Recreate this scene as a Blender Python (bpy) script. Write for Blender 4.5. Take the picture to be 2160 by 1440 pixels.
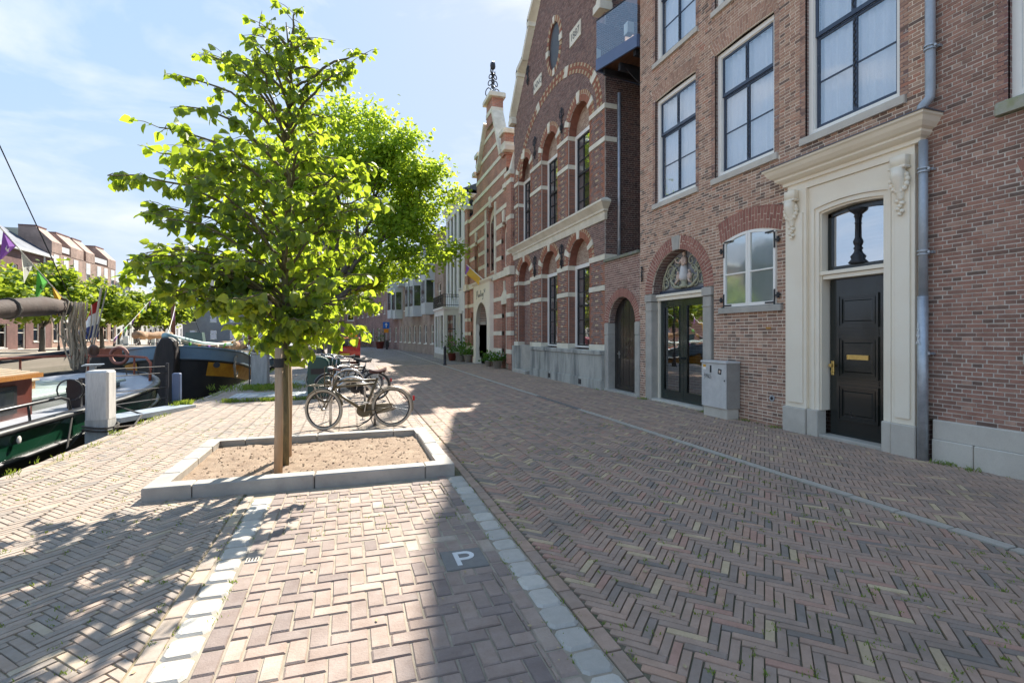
import bpy, math, random
from mathutils import Vector, Matrix, noise
R = math.radians
for o in list(bpy.data.objects): bpy.data.objects.remove(o)
scene = bpy.context.scene
COL = scene.collection
# ---------------------------------------------------------------- camera
YAW = 18.09
cam_d = bpy.data.cameras.new('camera'); cam = bpy.data.objects.new('camera', cam_d); COL.objects.link(cam)
cam.location = (0, 0, 1.6); cam.rotation_euler = (R(90), 0, R(-YAW))
cam_d.sensor_width = 36; cam_d.lens = 17.5; cam_d.shift_y = -13/2160
cam_d.clip_start = .05; cam_d.clip_end = 4000
scene.camera = cam
# ---------------------------------------------------------------- sky, sun, exposure
SUN = Vector((.387, .922, .9)).normalized()
world = bpy.data.worlds.new('World'); scene.world = world; world.use_nodes = True
wn = world.node_tree; wn.nodes.clear()
def WN(t, **k):
    n = wn.nodes.new(t)
    for a, b in k.items(): setattr(n, a, b)
    return n
sky = WN('ShaderNodeTexSky', sky_type='NISHITA', sun_disc=False)
sky.sun_elevation = math.asin(SUN.z); sky.sun_rotation = math.atan2(SUN.x, SUN.y)
sky.air_density = 1.0; sky.dust_density = .35; sky.ozone_density = 2.2; sky.altitude = 0
bg = WN('ShaderNodeBackground'); bg.inputs[1].default_value = .13
wo = WN('ShaderNodeOutputWorld')
# thin cirrus: streaky noise over the whole dome, by view direction
tc = WN('ShaderNodeTexCoord'); mp = WN('ShaderNodeMapping'); mp.inputs['Scale'].default_value = (1.3, 1.0, 3.6)
mp.inputs['Rotation'].default_value = (.25, .35, .3)
nz = WN('ShaderNodeTexNoise'); nz.inputs['Scale'].default_value = 1.9; nz.inputs['Detail'].default_value = 7; nz.inputs['Roughness'].default_value = .55
nz.inputs['Distortion'].default_value = .5
rp = WN('ShaderNodeValToRGB'); rp.color_ramp.elements[0].position = .49; rp.color_ramp.elements[1].position = .74
rp.color_ramp.elements[1].color = (.85, .85, .85, 1)
mx = WN('ShaderNodeMixRGB'); mx.inputs[2].default_value = (1.85, 1.87, 1.95, 1)
L = wn.links.new
L(tc.outputs['Generated'], mp.inputs[0]); L(mp.outputs[0], nz.inputs['Vector']); L(nz.outputs[0], rp.inputs[0])
# soft shoulder over the whole sky, so that neither the zenith nor the sun's glow runs away: c*m/(c+k)
va = WN('ShaderNodeVectorMath', operation='ADD'); va.inputs[1].default_value = (1.3, .8, .3)
vd = WN('ShaderNodeVectorMath', operation='DIVIDE'); vm = WN('ShaderNodeVectorMath', operation='MULTIPLY'); vm.inputs[1].default_value = (1.4, 1.5, 1.78)
L(sky.outputs[0], va.inputs[0]); L(sky.outputs[0], vd.inputs[0]); L(va.outputs[0], vd.inputs[1]); L(vd.outputs[0], vm.inputs[0])
L(rp.outputs[0], mx.inputs[0]); L(vm.outputs[0], mx.inputs[1]); L(mx.outputs[0], bg.inputs[0]); L(bg.outputs[0], wo.inputs[0])
sd = bpy.data.lights.new('sun', 'SUN'); sd.energy = 2.45; sd.angle = R(.53); sd.color = (1, .93, .82)
so = bpy.data.objects.new('sun', sd); COL.objects.link(so)
so.rotation_euler = (-SUN).to_track_quat('-Z', 'Y').to_euler(); so.location = (20, 40, 60)
vs = scene.view_settings
scene.display_settings.display_device = 'sRGB'
vs.view_transform = 'Standard'; vs.look = 'None'; vs.exposure = 2.27; vs.gamma = 1; vs.use_curve_mapping = False
scene.render.engine = 'CYCLES'
scene.cycles.max_bounces = 8; scene.cycles.transparent_max_bounces = 12

# ---------------------------------------------------------------- toolkit
rnd = random.Random(7)
ORG = {}
def tag(o, label=None, cat=None, group=None, kind=None):
    for k, v in (('label', label), ('category', cat), ('group', group), ('kind', kind)):
        if v: o[k] = v
    return o
def thing(name, label, cat, loc=(0, 0, 0), group=None):
    o = bpy.data.objects.new(name, None); COL.objects.link(o); o.location = loc; o.empty_display_size = .2
    ORG[o.name] = Vector(loc)
    return tag(o, label, cat, group)
def org(p): return ORG.get(p.name, Vector((0, 0, 0))) if p else Vector((0, 0, 0))
def setp(o, p):
    if p: o.parent = p; ORG[o.name] = org(p)
class MB:
    def __init__(s): s.v = []; s.f = []; s.m = []; s.t = []
    def add(s, vs, fs, mi=0, t=.5):
        n = len(s.v); s.v.extend(vs)
        for f in fs: s.f.append([i+n for i in f]); s.m.append(mi); s.t.append(t)
        return s
    def box(s, x0, x1, y0, y1, z0, z1, mi=0, t=.5):
        if x0 > x1: x0, x1 = x1, x0
        if y0 > y1: y0, y1 = y1, y0
        if z0 > z1: z0, z1 = z1, z0
        return s.add([(x0,y0,z0),(x1,y0,z0),(x1,y1,z0),(x0,y1,z0),(x0,y0,z1),(x1,y0,z1),(x1,y1,z1),(x0,y1,z1)],
              [(0,3,2,1),(4,5,6,7),(0,1,5,4),(1,2,6,5),(2,3,7,6),(3,0,4,7)], mi, t)
    def bbox(s, x0, x1, y0, y1, z0, z1, c=.01, mi=0, t=.5):
        """box with chamfered edges"""
        if x0 > x1: x0, x1 = x1, x0
        if y0 > y1: y0, y1 = y1, y0
        if z0 > z1: z0, z1 = z1, z0
        c = min(c, (x1-x0)*.45, (y1-y0)*.45, (z1-z0)*.45)
        P = []
        def ring(xa, xb, ya, yb, z): P.extend([(xa,ya,z),(xb,ya,z),(xb,yb,z),(xa,yb,z)])
        def oct_(z, i):
            a, b = (x0+i, x1-i), (y0+i, y1-i)
            P.extend([(a[0]+c,b[0],z),(a[1]-c,b[0],z),(a[1],b[0]+c,z),(a[1],b[1]-c,z),(a[1]-c,b[1],z),(a[0]+c,b[1],z),(a[0],b[1]-c,z),(a[0],b[0]+c,z)])
        oct_(z0, 0); oct_(z1-c, 0)
        ring(x0+c, x1-c, y0+c, y1-c, z1)
        F = [(7,6,5,4,3,2,1,0)]
        for i in range(8): F.append((i, (i+1) % 8, 8+(i+1) % 8, 8+i))
        F += [(8,9,17,16),(9,10,17),(10,11,18,17),(11,12,18),(12,13,19,18),(13,14,19),(14,15,16,19),(15,8,16),(16,17,18,19)]
        return s.add(P, F, mi, t)
    def obox(s, c, u, v, w, mi=0, t=.5):
        """oriented box: centre c, half vectors u, v, w"""
        c, u, v, w = map(Vector, (c, u, v, w))
        P = [c+a*u+b*v+d*w for d in (-1, 1) for a, b in ((-1,-1),(1,-1),(1,1),(-1,1))]
        return s.add([tuple(p) for p in P], [(0,3,2,1),(4,5,6,7),(0,1,5,4),(1,2,6,5),(2,3,7,6),(3,0,4,7)], mi, t)
    def bar(s, a, b, r, r2=None, mi=0, up=(0,0,1)):
        """square bar between two points, half widths r, r2"""
        a, b = Vector(a), Vector(b); d = b-a; q = d.cross(Vector(up))
        if q.length < 1e-5: q = d.cross(Vector((1,0,0)))
        q.normalize(); w = q.cross(d).normalized()
        return s.obox((a+b)/2, d/2, q*r, w*(r2 or r), mi)
    def tube(s, pts, r, n=8, mi=0, t=.5, cap=True, closed=False):
        pts = [Vector(p) for p in pts]; m = len(pts)
        rr = r if isinstance(r, (list, tuple)) else [r]*m
        P = []; F = []; prev = None
        for i, p in enumerate(pts):
            if closed: d = pts[(i+1) % m]-pts[i-1]
            else: d = pts[min(i+1, m-1)]-pts[max(i-1, 0)]
            if d.length < 1e-9: d = Vector((0,0,1))
            d.normalize()
            if prev is None:
                a = d.cross(Vector((0,0,1)))
                if a.length < 1e-3: a = d.cross(Vector((1,0,0)))
            else: a = prev-d*prev.dot(d)
            a.normalize(); b = d.cross(a); prev = a
            for k in range(n):
                q = 2*math.pi*k/n
                P.append(tuple(p+(a*math.cos(q)+b*math.sin(q))*rr[i]))
        for i in range(m if closed else m-1):
            j = (i+1) % m
            for k in range(n):
                l = (k+1) % n
                F.append((i*n+k, i*n+l, j*n+l, j*n+k))
        if cap and not closed:
            F.append(tuple(reversed(range(n)))); F.append(tuple(range((m-1)*n, m*n)))
        return s.add(P, F, mi, t)
    def lathe(s, prof, c=(0,0,0), n=16, mi=0, t=.5, axis='Z'):
        P = []; F = []; m = len(prof)
        for r, z in prof:
            for k in range(n):
                q = 2*math.pi*k/n; x, y = r*math.cos(q), r*math.sin(q)
                if axis == 'Z': P.append((c[0]+x, c[1]+y, c[2]+z))
                elif axis == 'X': P.append((c[0]+z, c[1]+x, c[2]+y))
                else: P.append((c[0]+y, c[1]+z, c[2]+x))
        for i in range(m-1):
            for k in range(n):
                l = (k+1) % n; F.append((i*n+k, i*n+l, (i+1)*n+l, (i+1)*n+k))
        F.append(tuple(reversed(range(n)))); F.append(tuple(range((m-1)*n, m*n)))
        return s.add(P, F, mi, t)
    def ell(s, c, rx, ry, rz, n=10, m=6, mi=0, t=.5):
        P = [(c[0], c[1], c[2]-rz)]; F = []
        for i in range(1, m):
            a = math.pi*i/m-math.pi/2
            for k in range(n):
                q = 2*math.pi*k/n
                P.append((c[0]+rx*math.cos(a)*math.cos(q), c[1]+ry*math.cos(a)*math.sin(q), c[2]+rz*math.sin(a)))
        P.append((c[0], c[1], c[2]+rz)); e = len(P)-1
        for k in range(n): F.append((0, 1+(k+1) % n, 1+k)); F.append((e, e-n+k, e-n+(k+1) % n))
        for i in range(m-2):
            for k in range(n):
                l = (k+1) % n; F.append((1+i*n+k, 1+i*n+l, 1+(i+1)*n+l, 1+(i+1)*n+k))
        return s.add(P, F, mi, t)
    def prism(s, poly, plane, lv, d, mi=0, t=.5, back=False, ch=0):
        """polygon in a plane ('X-','X+','Y-','Y+','Z'), its front at level lv, d deep, chamfer ch"""
        P, F = prism_geo(poly, plane, lv, d, ch, back)
        return s.add(P, F, mi, t)
    def sheet(s, grid, mi=0, t=.5, flip=False):
        """rows of points -> quads"""
        n = len(grid[0]); P = [tuple(p) for r in grid for p in r]; F = []
        for i in range(len(grid)-1):
            for j in range(n-1):
                q = (i*n+j, i*n+j+1, (i+1)*n+j+1, (i+1)*n+j)
                F.append(q[::-1] if flip else q)
        return s.add(P, F, mi, t)
    def mesh(s, name, off=None):
        me = bpy.data.meshes.new(name)
        v = s.v if off is None else [(a[0]-off[0], a[1]-off[1], a[2]-off[2]) for a in s.v]
        me.from_pydata(v, [], s.f)
        return me
    def build(s, name, mats, parent=None, smooth=False, kind=None, label=None, cat=None, group=None, tint=False, loc=None):
        off = org(parent)
        if loc is not None: off = Vector(loc)
        me = s.mesh(name, off)
        for m in (mats if isinstance(mats, (list, tuple)) else [mats]): me.materials.append(m)
        if any(s.m): me.polygons.foreach_set('material_index', s.m)
        if smooth: me.polygons.foreach_set('use_smooth', [True]*len(s.f))
        if tint:
            a = me.attributes.new('tint', 'FLOAT', 'FACE'); a.data.foreach_set('value', s.t)
        me.update()
        o = bpy.data.objects.new(name, me); COL.objects.link(o)
        if loc is not None and not parent: o.location = loc; ORG[o.name] = Vector(loc)
        setp(o, parent)
        return tag(o, label, cat, group, kind)
def area2(p): return sum(p[i-1][0]*p[i][1]-p[i][0]*p[i-1][1] for i in range(len(p)))
def prism_geo(poly, plane, lv, d, ch=0, back=False):
    if area2(poly) < 0: poly = poly[::-1]
    n = len(poly); cx = sum(p[0] for p in poly)/n; cy = sum(p[1] for p in poly)/n
    if plane == 'X-': T = lambda a, b, q: (lv+q, a, b); flip = True
    elif plane == 'X+': T = lambda a, b, q: (lv-q, a, b); flip = False
    elif plane == 'Y-': T = lambda a, b, q: (a, lv+q, b); flip = False
    elif plane == 'Y+': T = lambda a, b, q: (a, lv-q, b); flip = True
    else: T = lambda a, b, q: (a, b, lv-q); flip = False
    P = [T(a, b, d) for a, b in poly]; F = []
    if ch:
        P += [T(a, b, ch) for a, b in poly]
        for a, b in poly:
            da, db = cx-a, cy-b; l = math.hypot(da, db) or 1
            k = min(ch*1.4, l*.3)
            P.append(T(a+(da/abs(da) if abs(da) > 1e-6 else 0)*min(ch, abs(da)*.5) if n == 4 and False else a+da/l*k, b+db/l*k, 0))
        rings = 3
    else:
        P += [T(a, b, 0) for a, b in poly]; rings = 2
    for r in range(rings-1):
        for i in range(n):
            j = (i+1) % n; F.append((r*n+i, r*n+j, (r+1)*n+j, (r+1)*n+i))
    F.append(tuple(range((rings-1)*n, rings*n)))
    if back: F.append(tuple(reversed(range(n))))
    if flip: F = [f[::-1] for f in F]
    return P, F
def rectp(a0, a1, b0, b1): return [(a0,b0),(a1,b0),(a1,b1),(a0,b1)]
SN, CS = math.sin(R(YAW)), math.cos(R(YAW))
def proj(x, y, z):
    d = x*SN+y*CS
    if d < .2: return None
    return 1080+1050*(x*CS-y*SN)/d, 707-1050*(z-1.6)/d, d
MCACHE = {}
def emit(recs, plane, lv, depth, name, mat, parent, field, cap=300, ch=0, jit=0, tmin=0):
    """recs: (polygon, tint). The `cap` that show largest become objects of their own, the rest one field."""
    sc = []
    for i, (p, t) in enumerate(recs):
        n = len(p); a = sum(q[0] for q in p)/n; b = sum(q[1] for q in p)/n
        w = {'X': (lv, a, b), 'Y': (a, lv, b), 'Z': (a, b, lv)}[plane[0]]
        pr = proj(*w); s = 0
        if pr and 0 < pr[0] < 2160 and 0 < pr[1] < 1440:
            face = {'X': abs(w[0]), 'Y': abs(w[1]), 'Z': abs(w[2]-1.6)}[plane[0]]
            s = abs(area2(p))*face/pr[2]**3
        sc.append((s, i))
    sc.sort(reverse=True)
    chosen = set(i for s, i in sc[:cap] if s > 0)
    mb = MB(); of = org(parent); rr = random.Random(len(recs))
    for i, (p, t) in enumerate(recs):
        l = lv+rr.uniform(-jit, jit)+(.007*noise.noise((p[0][0]*.9, p[0][1]*.9, 3)) if plane == 'Z' and ch else 0)
        if i not in chosen: mb.prism(p, plane, l, depth, 0, t, ch=ch); continue
        n = len(p); a = sum(q[0] for q in p)/n; b = sum(q[1] for q in p)/n
        rel = [(q[0]-a, q[1]-b) for q in p]; tq = round(t*24)/24
        key = (plane, depth, ch, mat.name, tq, tuple((round(q[0]*400), round(q[1]*400)) for q in rel))
        me = MCACHE.get(key)
        if me is None:
            P, F = prism_geo(rel, plane, 0, depth, ch)
            me = bpy.data.meshes.new(name); me.from_pydata(P, [], F); me.materials.append(mat)
            at = me.attributes.new('tint', 'FLOAT', 'FACE'); at.data.foreach_set('value', [tq]*len(F)); MCACHE[key] = me
        o = bpy.data.objects.new(name, me); COL.objects.link(o)
        w = {'X': (l, a, b), 'Y': (a, l, b), 'Z': (a, b, l)}[plane[0]]
        o.location = Vector(w)-of; setp(o, parent)
    if mb.f: mb.build(field, mat, parent, kind='stuff', tint=True)
def clip(poly, x0, x1, y0, y1):
    for ax, lim, sg in ((0, x0, 1), (0, x1, -1), (1, y0, 1), (1, y1, -1)):
        out = []
        for i in range(len(poly)):
            a, b = poly[i-1], poly[i]
            da, db = (a[ax]-lim)*sg, (b[ax]-lim)*sg
            if (da >= 0) != (db >= 0):
                t = da/(da-db); out.append((a[0]+(b[0]-a[0])*t, a[1]+(b[1]-a[1])*t))
            if db >= 0: out.append(b)
        poly = out
        if len(poly) < 3: return []
    return poly
def copy_tree(o, parent=None):
    c = o.copy(); COL.objects.link(c); c.parent = parent; ORG[c.name] = org(o)
    for ch in list(o.children): copy_tree(ch, c)
    return c
# ---------------------------------------------------------------- materials
MATS = {}
def mat(name, col, col2=None, rough=.7, ns=4, bump=0, bs=60, metal=0, ramp=None, spec=.5, dirt=0, mixlo=.35, mixhi=.65, coat=0, stretch=(1,1,1), bdist=.004, grain=.22):
    """procedural surface: two colours mixed by noise (or a ramp driven by the per-piece tint), fine bump"""
    if name in MATS: return MATS[name]
    m = bpy.data.materials.new(name); m.use_nodes = True; nt = m.node_tree; N = nt.nodes; K = nt.links.new
    b = N['Principled BSDF']; b.inputs['Roughness'].default_value = rough; b.inputs['Metallic'].default_value = metal
    b.inputs['Specular IOR Level'].default_value = spec
    if coat: b.inputs['Coat Weight'].default_value = coat; b.inputs['Coat Roughness'].default_value = .06
    g = N.new('ShaderNodeNewGeometry'); mp = N.new('ShaderNodeMapping'); mp.inputs['Scale'].default_value = stretch
    K(g.outputs['Position'], mp.inputs[0])
    def noi(sc, det=5, ro=.6):
        n = N.new('ShaderNodeTexNoise'); n.inputs['Scale'].default_value = sc; n.inputs['Detail'].default_value = det; n.inputs['Roughness'].default_value = ro
        K(mp.outputs[0], n.inputs['Vector']); return n
    def mixc(f, a, c2, mode='MIX'):
        x = N.new('ShaderNodeMixRGB'); x.blend_type = mode
        for i, q in ((0, f), (1, a), (2, c2)):
            if isinstance(q, (int, float)): x.inputs[i].default_value = q
            elif isinstance(q, tuple): x.inputs[i].default_value = (*q[:3], 1)
            else: K(q, x.inputs[i])
        return x.outputs[0]
    def rng(src, lo, hi, a=0., c=1.):
        r = N.new('ShaderNodeMapRange'); K(src, r.inputs[0])
        for i, q in enumerate((lo, hi, a, c)): r.inputs[i+1].default_value = q
        return r.outputs[0]
    n1 = noi(ns)
    if ramp:
        at = N.new('ShaderNodeAttribute'); at.attribute_name = 'tint'
        cr = N.new('ShaderNodeValToRGB'); cr.color_ramp.interpolation = 'LINEAR'
        e = cr.color_ramp.elements
        e[0].position, e[0].color = ramp[0][0], (*ramp[0][1], 1); e[1].position, e[1].color = ramp[-1][0], (*ramp[-1][1], 1)
        for p, c in ramp[1:-1]:
            q = e.new(p); q.color = (*c, 1)
        K(at.outputs['Fac'], cr.inputs[0])
        c = mixc(rng(n1.outputs[0], .3, .7, 0, .6), cr.outputs[0], col2 or (.5,.5,.5), 'MULTIPLY')
    else:
        c = mixc(rng(n1.outputs[0], mixlo, mixhi), col, col2 or tuple(x*.8 for x in col))
    n2 = noi(bs, 4, .65)
    c = mixc(rng(n2.outputs[0], .35, .7, .0, grain), c, mixc(1., c, (.55,.53,.5), 'MULTIPLY'))
    if dirt:
        n3 = noi(.8, 8, .72)
        c = mixc(rng(n3.outputs[0], .5, .75, 0, dirt), c, (.12,.11,.09))
    K(c, b.inputs['Base Color'])
    K(rng(n1.outputs[0], .3, .7, max(rough-.08, 0), min(rough+.08, 1)), b.inputs['Roughness'])
    if bump:
        bp = N.new('ShaderNodeBump'); bp.inputs['Strength'].default_value = bump; bp.inputs['Distance'].default_value = bdist
        K(n2.outputs[0], bp.inputs['Height']); K(bp.outputs[0], b.inputs['Normal'])
    MATS[name] = m; return m
def brick_tex(name, c1, c2, mortar, bw=.225, rh=.063, ms=.011, rough=.85, ground=False):
    m = bpy.data.materials.new(name); m.use_nodes = True; nt = m.node_tree; N = nt.nodes; K = nt.links.new
    b = N['Principled BSDF']; b.inputs['Roughness'].default_value = rough
    g = N.new('ShaderNodeNewGeometry'); sp = N.new('ShaderNodeSeparateXYZ'); K(g.outputs['Position'], sp.inputs[0])
    cb = N.new('ShaderNodeCombineXYZ')
    if ground: K(sp.outputs[0], cb.inputs[0]); K(sp.outputs[1], cb.inputs[1])
    else:
        ad = N.new('ShaderNodeMath'); ad.operation = 'ADD'; K(sp.outputs[0], ad.inputs[0]); K(sp.outputs[1], ad.inputs[1])
        K(ad.outputs[0], cb.inputs[0]); K(sp.outputs[2], cb.inputs[1])
    v = cb.outputs[0]
    if ground:
        mp = N.new('ShaderNodeMapping'); mp.inputs['Rotation'].default_value = (0, 0, R(45)); K(v, mp.inputs[0]); v = mp.outputs[0]
    t = N.new('ShaderNodeTexBrick'); K(v, t.inputs['Vector'])
    t.inputs['Color1'].default_value = (*c1, 1); t.inputs['Color2'].default_value = (*c2, 1); t.inputs['Mortar'].default_value = (*mortar, 1)
    t.inputs['Scale'].default_value = 1; t.inputs['Brick Width'].default_value = bw; t.inputs['Row Height'].default_value = rh; t.inputs['Mortar Size'].default_value = ms/2
    t.inputs['Bias'].default_value = -.1
    n = N.new('ShaderNodeTexNoise'); n.inputs['Scale'].default_value = 1.1; n.inputs['Detail'].default_value = 8; K(g.outputs['Position'], n.inputs['Vector'])
    r = N.new('ShaderNodeMapRange'); K(n.outputs[0], r.inputs[0]); r.inputs[1].default_value = .3; r.inputs[2].default_value = .7; r.inputs[3].default_value = .75; r.inputs[4].default_value = 1.2
    x = N.new('ShaderNodeMixRGB'); x.blend_type = 'MULTIPLY'; x.inputs[0].default_value = 1; K(t.outputs[0], x.inputs[1]); K(r.outputs[0], x.inputs[2])
    K(x.outputs[0], b.inputs['Base Color'])
    bp = N.new('ShaderNodeBump'); bp.inputs['Strength'].default_value = .6; bp.inputs['Distance'].default_value = .01; bp.invert = True
    K(t.outputs['Fac'], bp.inputs['Height']); K(bp.outputs[0], b.inputs['Normal'])
    MATS[name] = m; return m
def glass(name, tintc=(.95,.97,.98), refl=.28, rough=.02):
    m = bpy.data.materials.new(name); m.use_nodes = True; nt = m.node_tree; N = nt.nodes; K = nt.links.new
    N.remove(N['Principled BSDF']); out = N['Material Output']
    tr = N.new('ShaderNodeBsdfTransparent'); tr.inputs[0].default_value = (*tintc, 1)
    gl = N.new('ShaderNodeBsdfGlossy'); gl.inputs['Roughness'].default_value = rough; gl.inputs[0].default_value = (.95,.97,1,1)
    fr = N.new('ShaderNodeFresnel'); fr.inputs[0].default_value = 1.5
    r = N.new('ShaderNodeMapRange'); K(fr.outputs[0], r.inputs[0]); r.inputs[1].default_value = 0; r.inputs[2].default_value = 1; r.inputs[3].default_value = refl; r.inputs[4].default_value = 1
    g = N.new('ShaderNodeNewGeometry'); n = N.new('ShaderNodeTexNoise'); n.inputs['Scale'].default_value = 1.6; K(g.outputs['Position'], n.inputs['Vector'])
    bp = N.new('ShaderNodeBump'); bp.inputs['Strength'].default_value = .12; bp.inputs['Distance'].default_value = .02; K(n.outputs[0], bp.inputs['Height']); K(bp.outputs[0], gl.inputs['Normal'])
    mxs = N.new('ShaderNodeMixShader'); K(r.outputs[0], mxs.inputs[0]); K(tr.outputs[0], mxs.inputs[1]); K(gl.outputs[0], mxs.inputs[2]); K(mxs.outputs[0], out.inputs[0])
    MATS[name] = m; return m
def leaf_mat(name, c, c2, trans, tcol, ns=3.0, gloss=.12):
    m = bpy.data.materials.new(name); m.use_nodes = True; nt = m.node_tree; N = nt.nodes; K = nt.links.new
    b = N['Principled BSDF']; b.inputs['Roughness'].default_value = .5; b.inputs['Specular IOR Level'].default_value = gloss*3
    out = N['Material Output']
    g = N.new('ShaderNodeNewGeometry'); n = N.new('ShaderNodeTexNoise'); n.inputs['Scale'].default_value = ns; n.inputs['Detail'].default_value = 6; K(g.outputs['Position'], n.inputs['Vector'])
    r = N.new('ShaderNodeMapRange'); K(n.outputs[0], r.inputs[0]); r.inputs[1].default_value = .33; r.inputs[2].default_value = .67
    x = N.new('ShaderNodeMixRGB'); K(r.outputs[0], x.inputs[0]); x.inputs[1].default_value = (*c, 1); x.inputs[2].default_value = (*c2, 1)
    K(x.outputs[0], b.inputs['Base Color'])
    t = N.new('ShaderNodeBsdfTranslucent')
    y = N.new('ShaderNodeMixRGB'); K(r.outputs[0], y.inputs[0]); y.inputs[1].default_value = (*tcol, 1); y.inputs[2].default_value = (tcol[0]*1.25, tcol[1]*1.1, tcol[2], 1)
    K(y.outputs[0], t.inputs[0])
    s = N.new('ShaderNodeMixShader'); s.inputs[0].default_value = trans; K(b.outputs[0], s.inputs[1]); K(t.outputs[0], s.inputs[2]); K(s.outputs[0], out.inputs[0])
    MATS[name] = m; return m
PAVE = [(0,(.28,.235,.2)),(.25,(.41,.3,.235)),(.5,(.47,.33,.25)),(.72,(.51,.345,.255)),(.85,(.5,.29,.22)),(.94,(.58,.44,.28)),(1,(.64,.5,.32))]
M_road = mat('road_paver', (0,0,0), (.66,.64,.6), .78, 9, .5, 90, ramp=PAVE, dirt=.5)
M_quayp = mat('quay_paver', (0,0,0), (.66,.62,.55), .82, 9, .5, 90, dirt=.25, ramp=[(0,(.3,.265,.235)),(.4,(.42,.35,.29)),(.8,(.48,.37,.295)),(1,(.55,.46,.34))])
M_bayp = mat('bay_paver', (0,0,0), (.68,.62,.58), .8, 7, .6, 70, ramp=[(0,(.25,.2,.18)),(.4,(.34,.265,.225)),(.8,(.4,.305,.25)),(1,(.47,.39,.32))], bdist=.006)
M_sett = mat('granite_sett', (.5,.49,.47), (.62,.61,.59), .7, 14, .5, 150, bdist=.004)
M_kerb = mat('kerb_concrete', (.34,.315,.28), (.46,.43,.38), .75, 3, .35, 130, dirt=.55)
M_joint = mat('joint_sand', (.19,.16,.11), (.11,.115,.06), .95, 3, .6, 200)
M_sandj = mat('bay_joint_sand', (.42,.36,.28), (.3,.26,.2), .95, 5, .8, 260)
M_soil = mat('sandy_soil', (.5,.37,.26), (.38,.27,.19), .95, 6, 1., 90, bdist=.03)
M_stone = mat('blue_stone', (.4,.37,.32), (.5,.46,.395), .75, 3, .35, 60, dirt=.4)
M_lstone = mat('pale_stone', (.64,.59,.5), (.54,.49,.415), .75, 2.5, .3, 70, dirt=.3)
M_cream = mat('cream_paint', (.92,.83,.67), (.88,.77,.6), .4, 1.2, .03, 60, grain=.06)
M_white = mat('white_paint', (.92,.88,.8), (.88,.84,.76), .4, 3, .03, 40, grain=.06)
M_wstone = mat('white_stone', (.84,.77,.62), (.72,.65,.5), .7, 2.5, .25, 60, dirt=.35)
M_navy = mat('navy_paint', (.028,.042,.075), (.035,.05,.085), .3, 3, .05, 50, spec=.6)
M_black = mat('black_paint', (.012,.016,.014), (.018,.02,.018), .2, 2, .06, 18, spec=.5, coat=.25)
M_dgreen = mat('black_green_paint', (.012,.022,.02), (.016,.028,.024), .2, 2, .05, 30, spec=.7, coat=.4)
M_iron = mat('dark_iron', (.03,.03,.034), (.05,.05,.055), .5, 8, .3, 80, metal=.4)
M_zinc = mat('galvanised_zinc', (.4,.43,.46), (.52,.55,.58), .42, 12, .15, 50, metal=.55)
M_steel = mat('steel', (.5,.5,.5), (.6,.6,.6), .3, 10, .1, 80, metal=.9)
M_brass = mat('brass', (.75,.55,.2), (.65,.45,.15), .3, 10, .1, 80, metal=.9)
M_glass = glass('window_glass')
M_dglass = glass('dark_glass', (.5,.55,.55), .3)
M_frost = glass('frosted_glass', (.92,.95,.95), .42, .06)
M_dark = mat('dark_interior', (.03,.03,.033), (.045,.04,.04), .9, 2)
M_curt = mat('white_curtain', (.92,.93,.95), (.86,.88,.92), .9, 2)
M_mortar = mat('lime_mortar', (.9,.78,.63), (.8,.68,.54), .95, 4, .3, 120)
M_mortar2 = mat('grey_mortar', (.68,.6,.51), (.55,.48,.41), .95, 4, .3, 120)
M_plinth = mat('stained_plinth_stone', (.5,.48,.42), (.2,.2,.185), .85, 2.2, .4, 60, dirt=.5, stretch=(1,1,.22), mixlo=.42, mixhi=.66)
M_white_line = mat('pale_flush_kerb', (.42,.42,.41), (.52,.51,.49), .75, 5, .3, 100, dirt=.2)
# ================================================================ the ground
QX = lambda y: -3.86+.022*y if y < 60 else -3.86+.022*60
def herring(x0, x1, y0, y1, W, k, joint, ang, tf, keep=None, seed=1):
    """herringbone pavers of width W and length k*W, turned by ang, cut to the rectangle"""
    out = []; r = random.Random(seed); ca, sa = math.cos(ang), math.sin(ang); j = joint/2
    cs = [(x*ca+y*sa, -x*sa+y*ca) for x in (x0, x1) for y in (y0, y1)]
    a0, a1 = min(c[0] for c in cs), max(c[0] for c in cs); b0, b1 = min(c[1] for c in cs), max(c[1] for c in cs)
    for y in range(int(b0/W)-k-1, int(b1/W)+k+2):
        for x in range(int(a0/W)-k-1, int(a1/W)+k+2):
            q = (x-y) % (2*k)
            if q == 0: p = rectp(x*W+j, (x+k)*W-j, y*W+j, (y+1)*W-j)
            elif q == 2*k-1: p = rectp(x*W+j, (x+1)*W-j, y*W+j, (y+k)*W-j)
            else: continue
            cxm, cym = (p[0][0]+p[2][0])/2, (p[0][1]+p[2][1])/2
            wx, wy = cxm*ca-cym*sa, cxm*sa+cym*ca
            if not (x0-.3 < wx < x1+.3 and y0-.3 < wy < y1+.3): continue
            if keep and not keep(wx, wy): continue
            t = r.uniform(-.012, .012); ct, st = math.cos(t), math.sin(t); e = joint*.25
            ex, ey = r.uniform(-e, e), r.uniform(-e, e)
            P = []
            for a, b in p:
                a, b = a-cxm, b-cym; a, b = a*ct-b*st+cxm+ex+r.uniform(-e, e)*.7, a*st+b*ct+cym+ey+r.uniform(-e, e)*.7
                P.append((a*ca-b*sa, a*sa+b*ca))
            P = clip(P, x0, x1, y0, y1)
            if len(P) >= 3 and abs(area2(P))/2 > .0012: out.append((P, tf(r, wx, wy)))
    return out
def seen(x, y):
    p = proj(x, y, 0)
    return p is not None and -1500 < p[0] < 2800 and p[1] < 1640
def t_road(r, x, y):
    q = r.random()
    if q < .055: return r.uniform(.93, 1)
    if q < .15: return r.uniform(.8, .88)
    return min(max(r.gauss(.36, .2), 0), .75)
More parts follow.
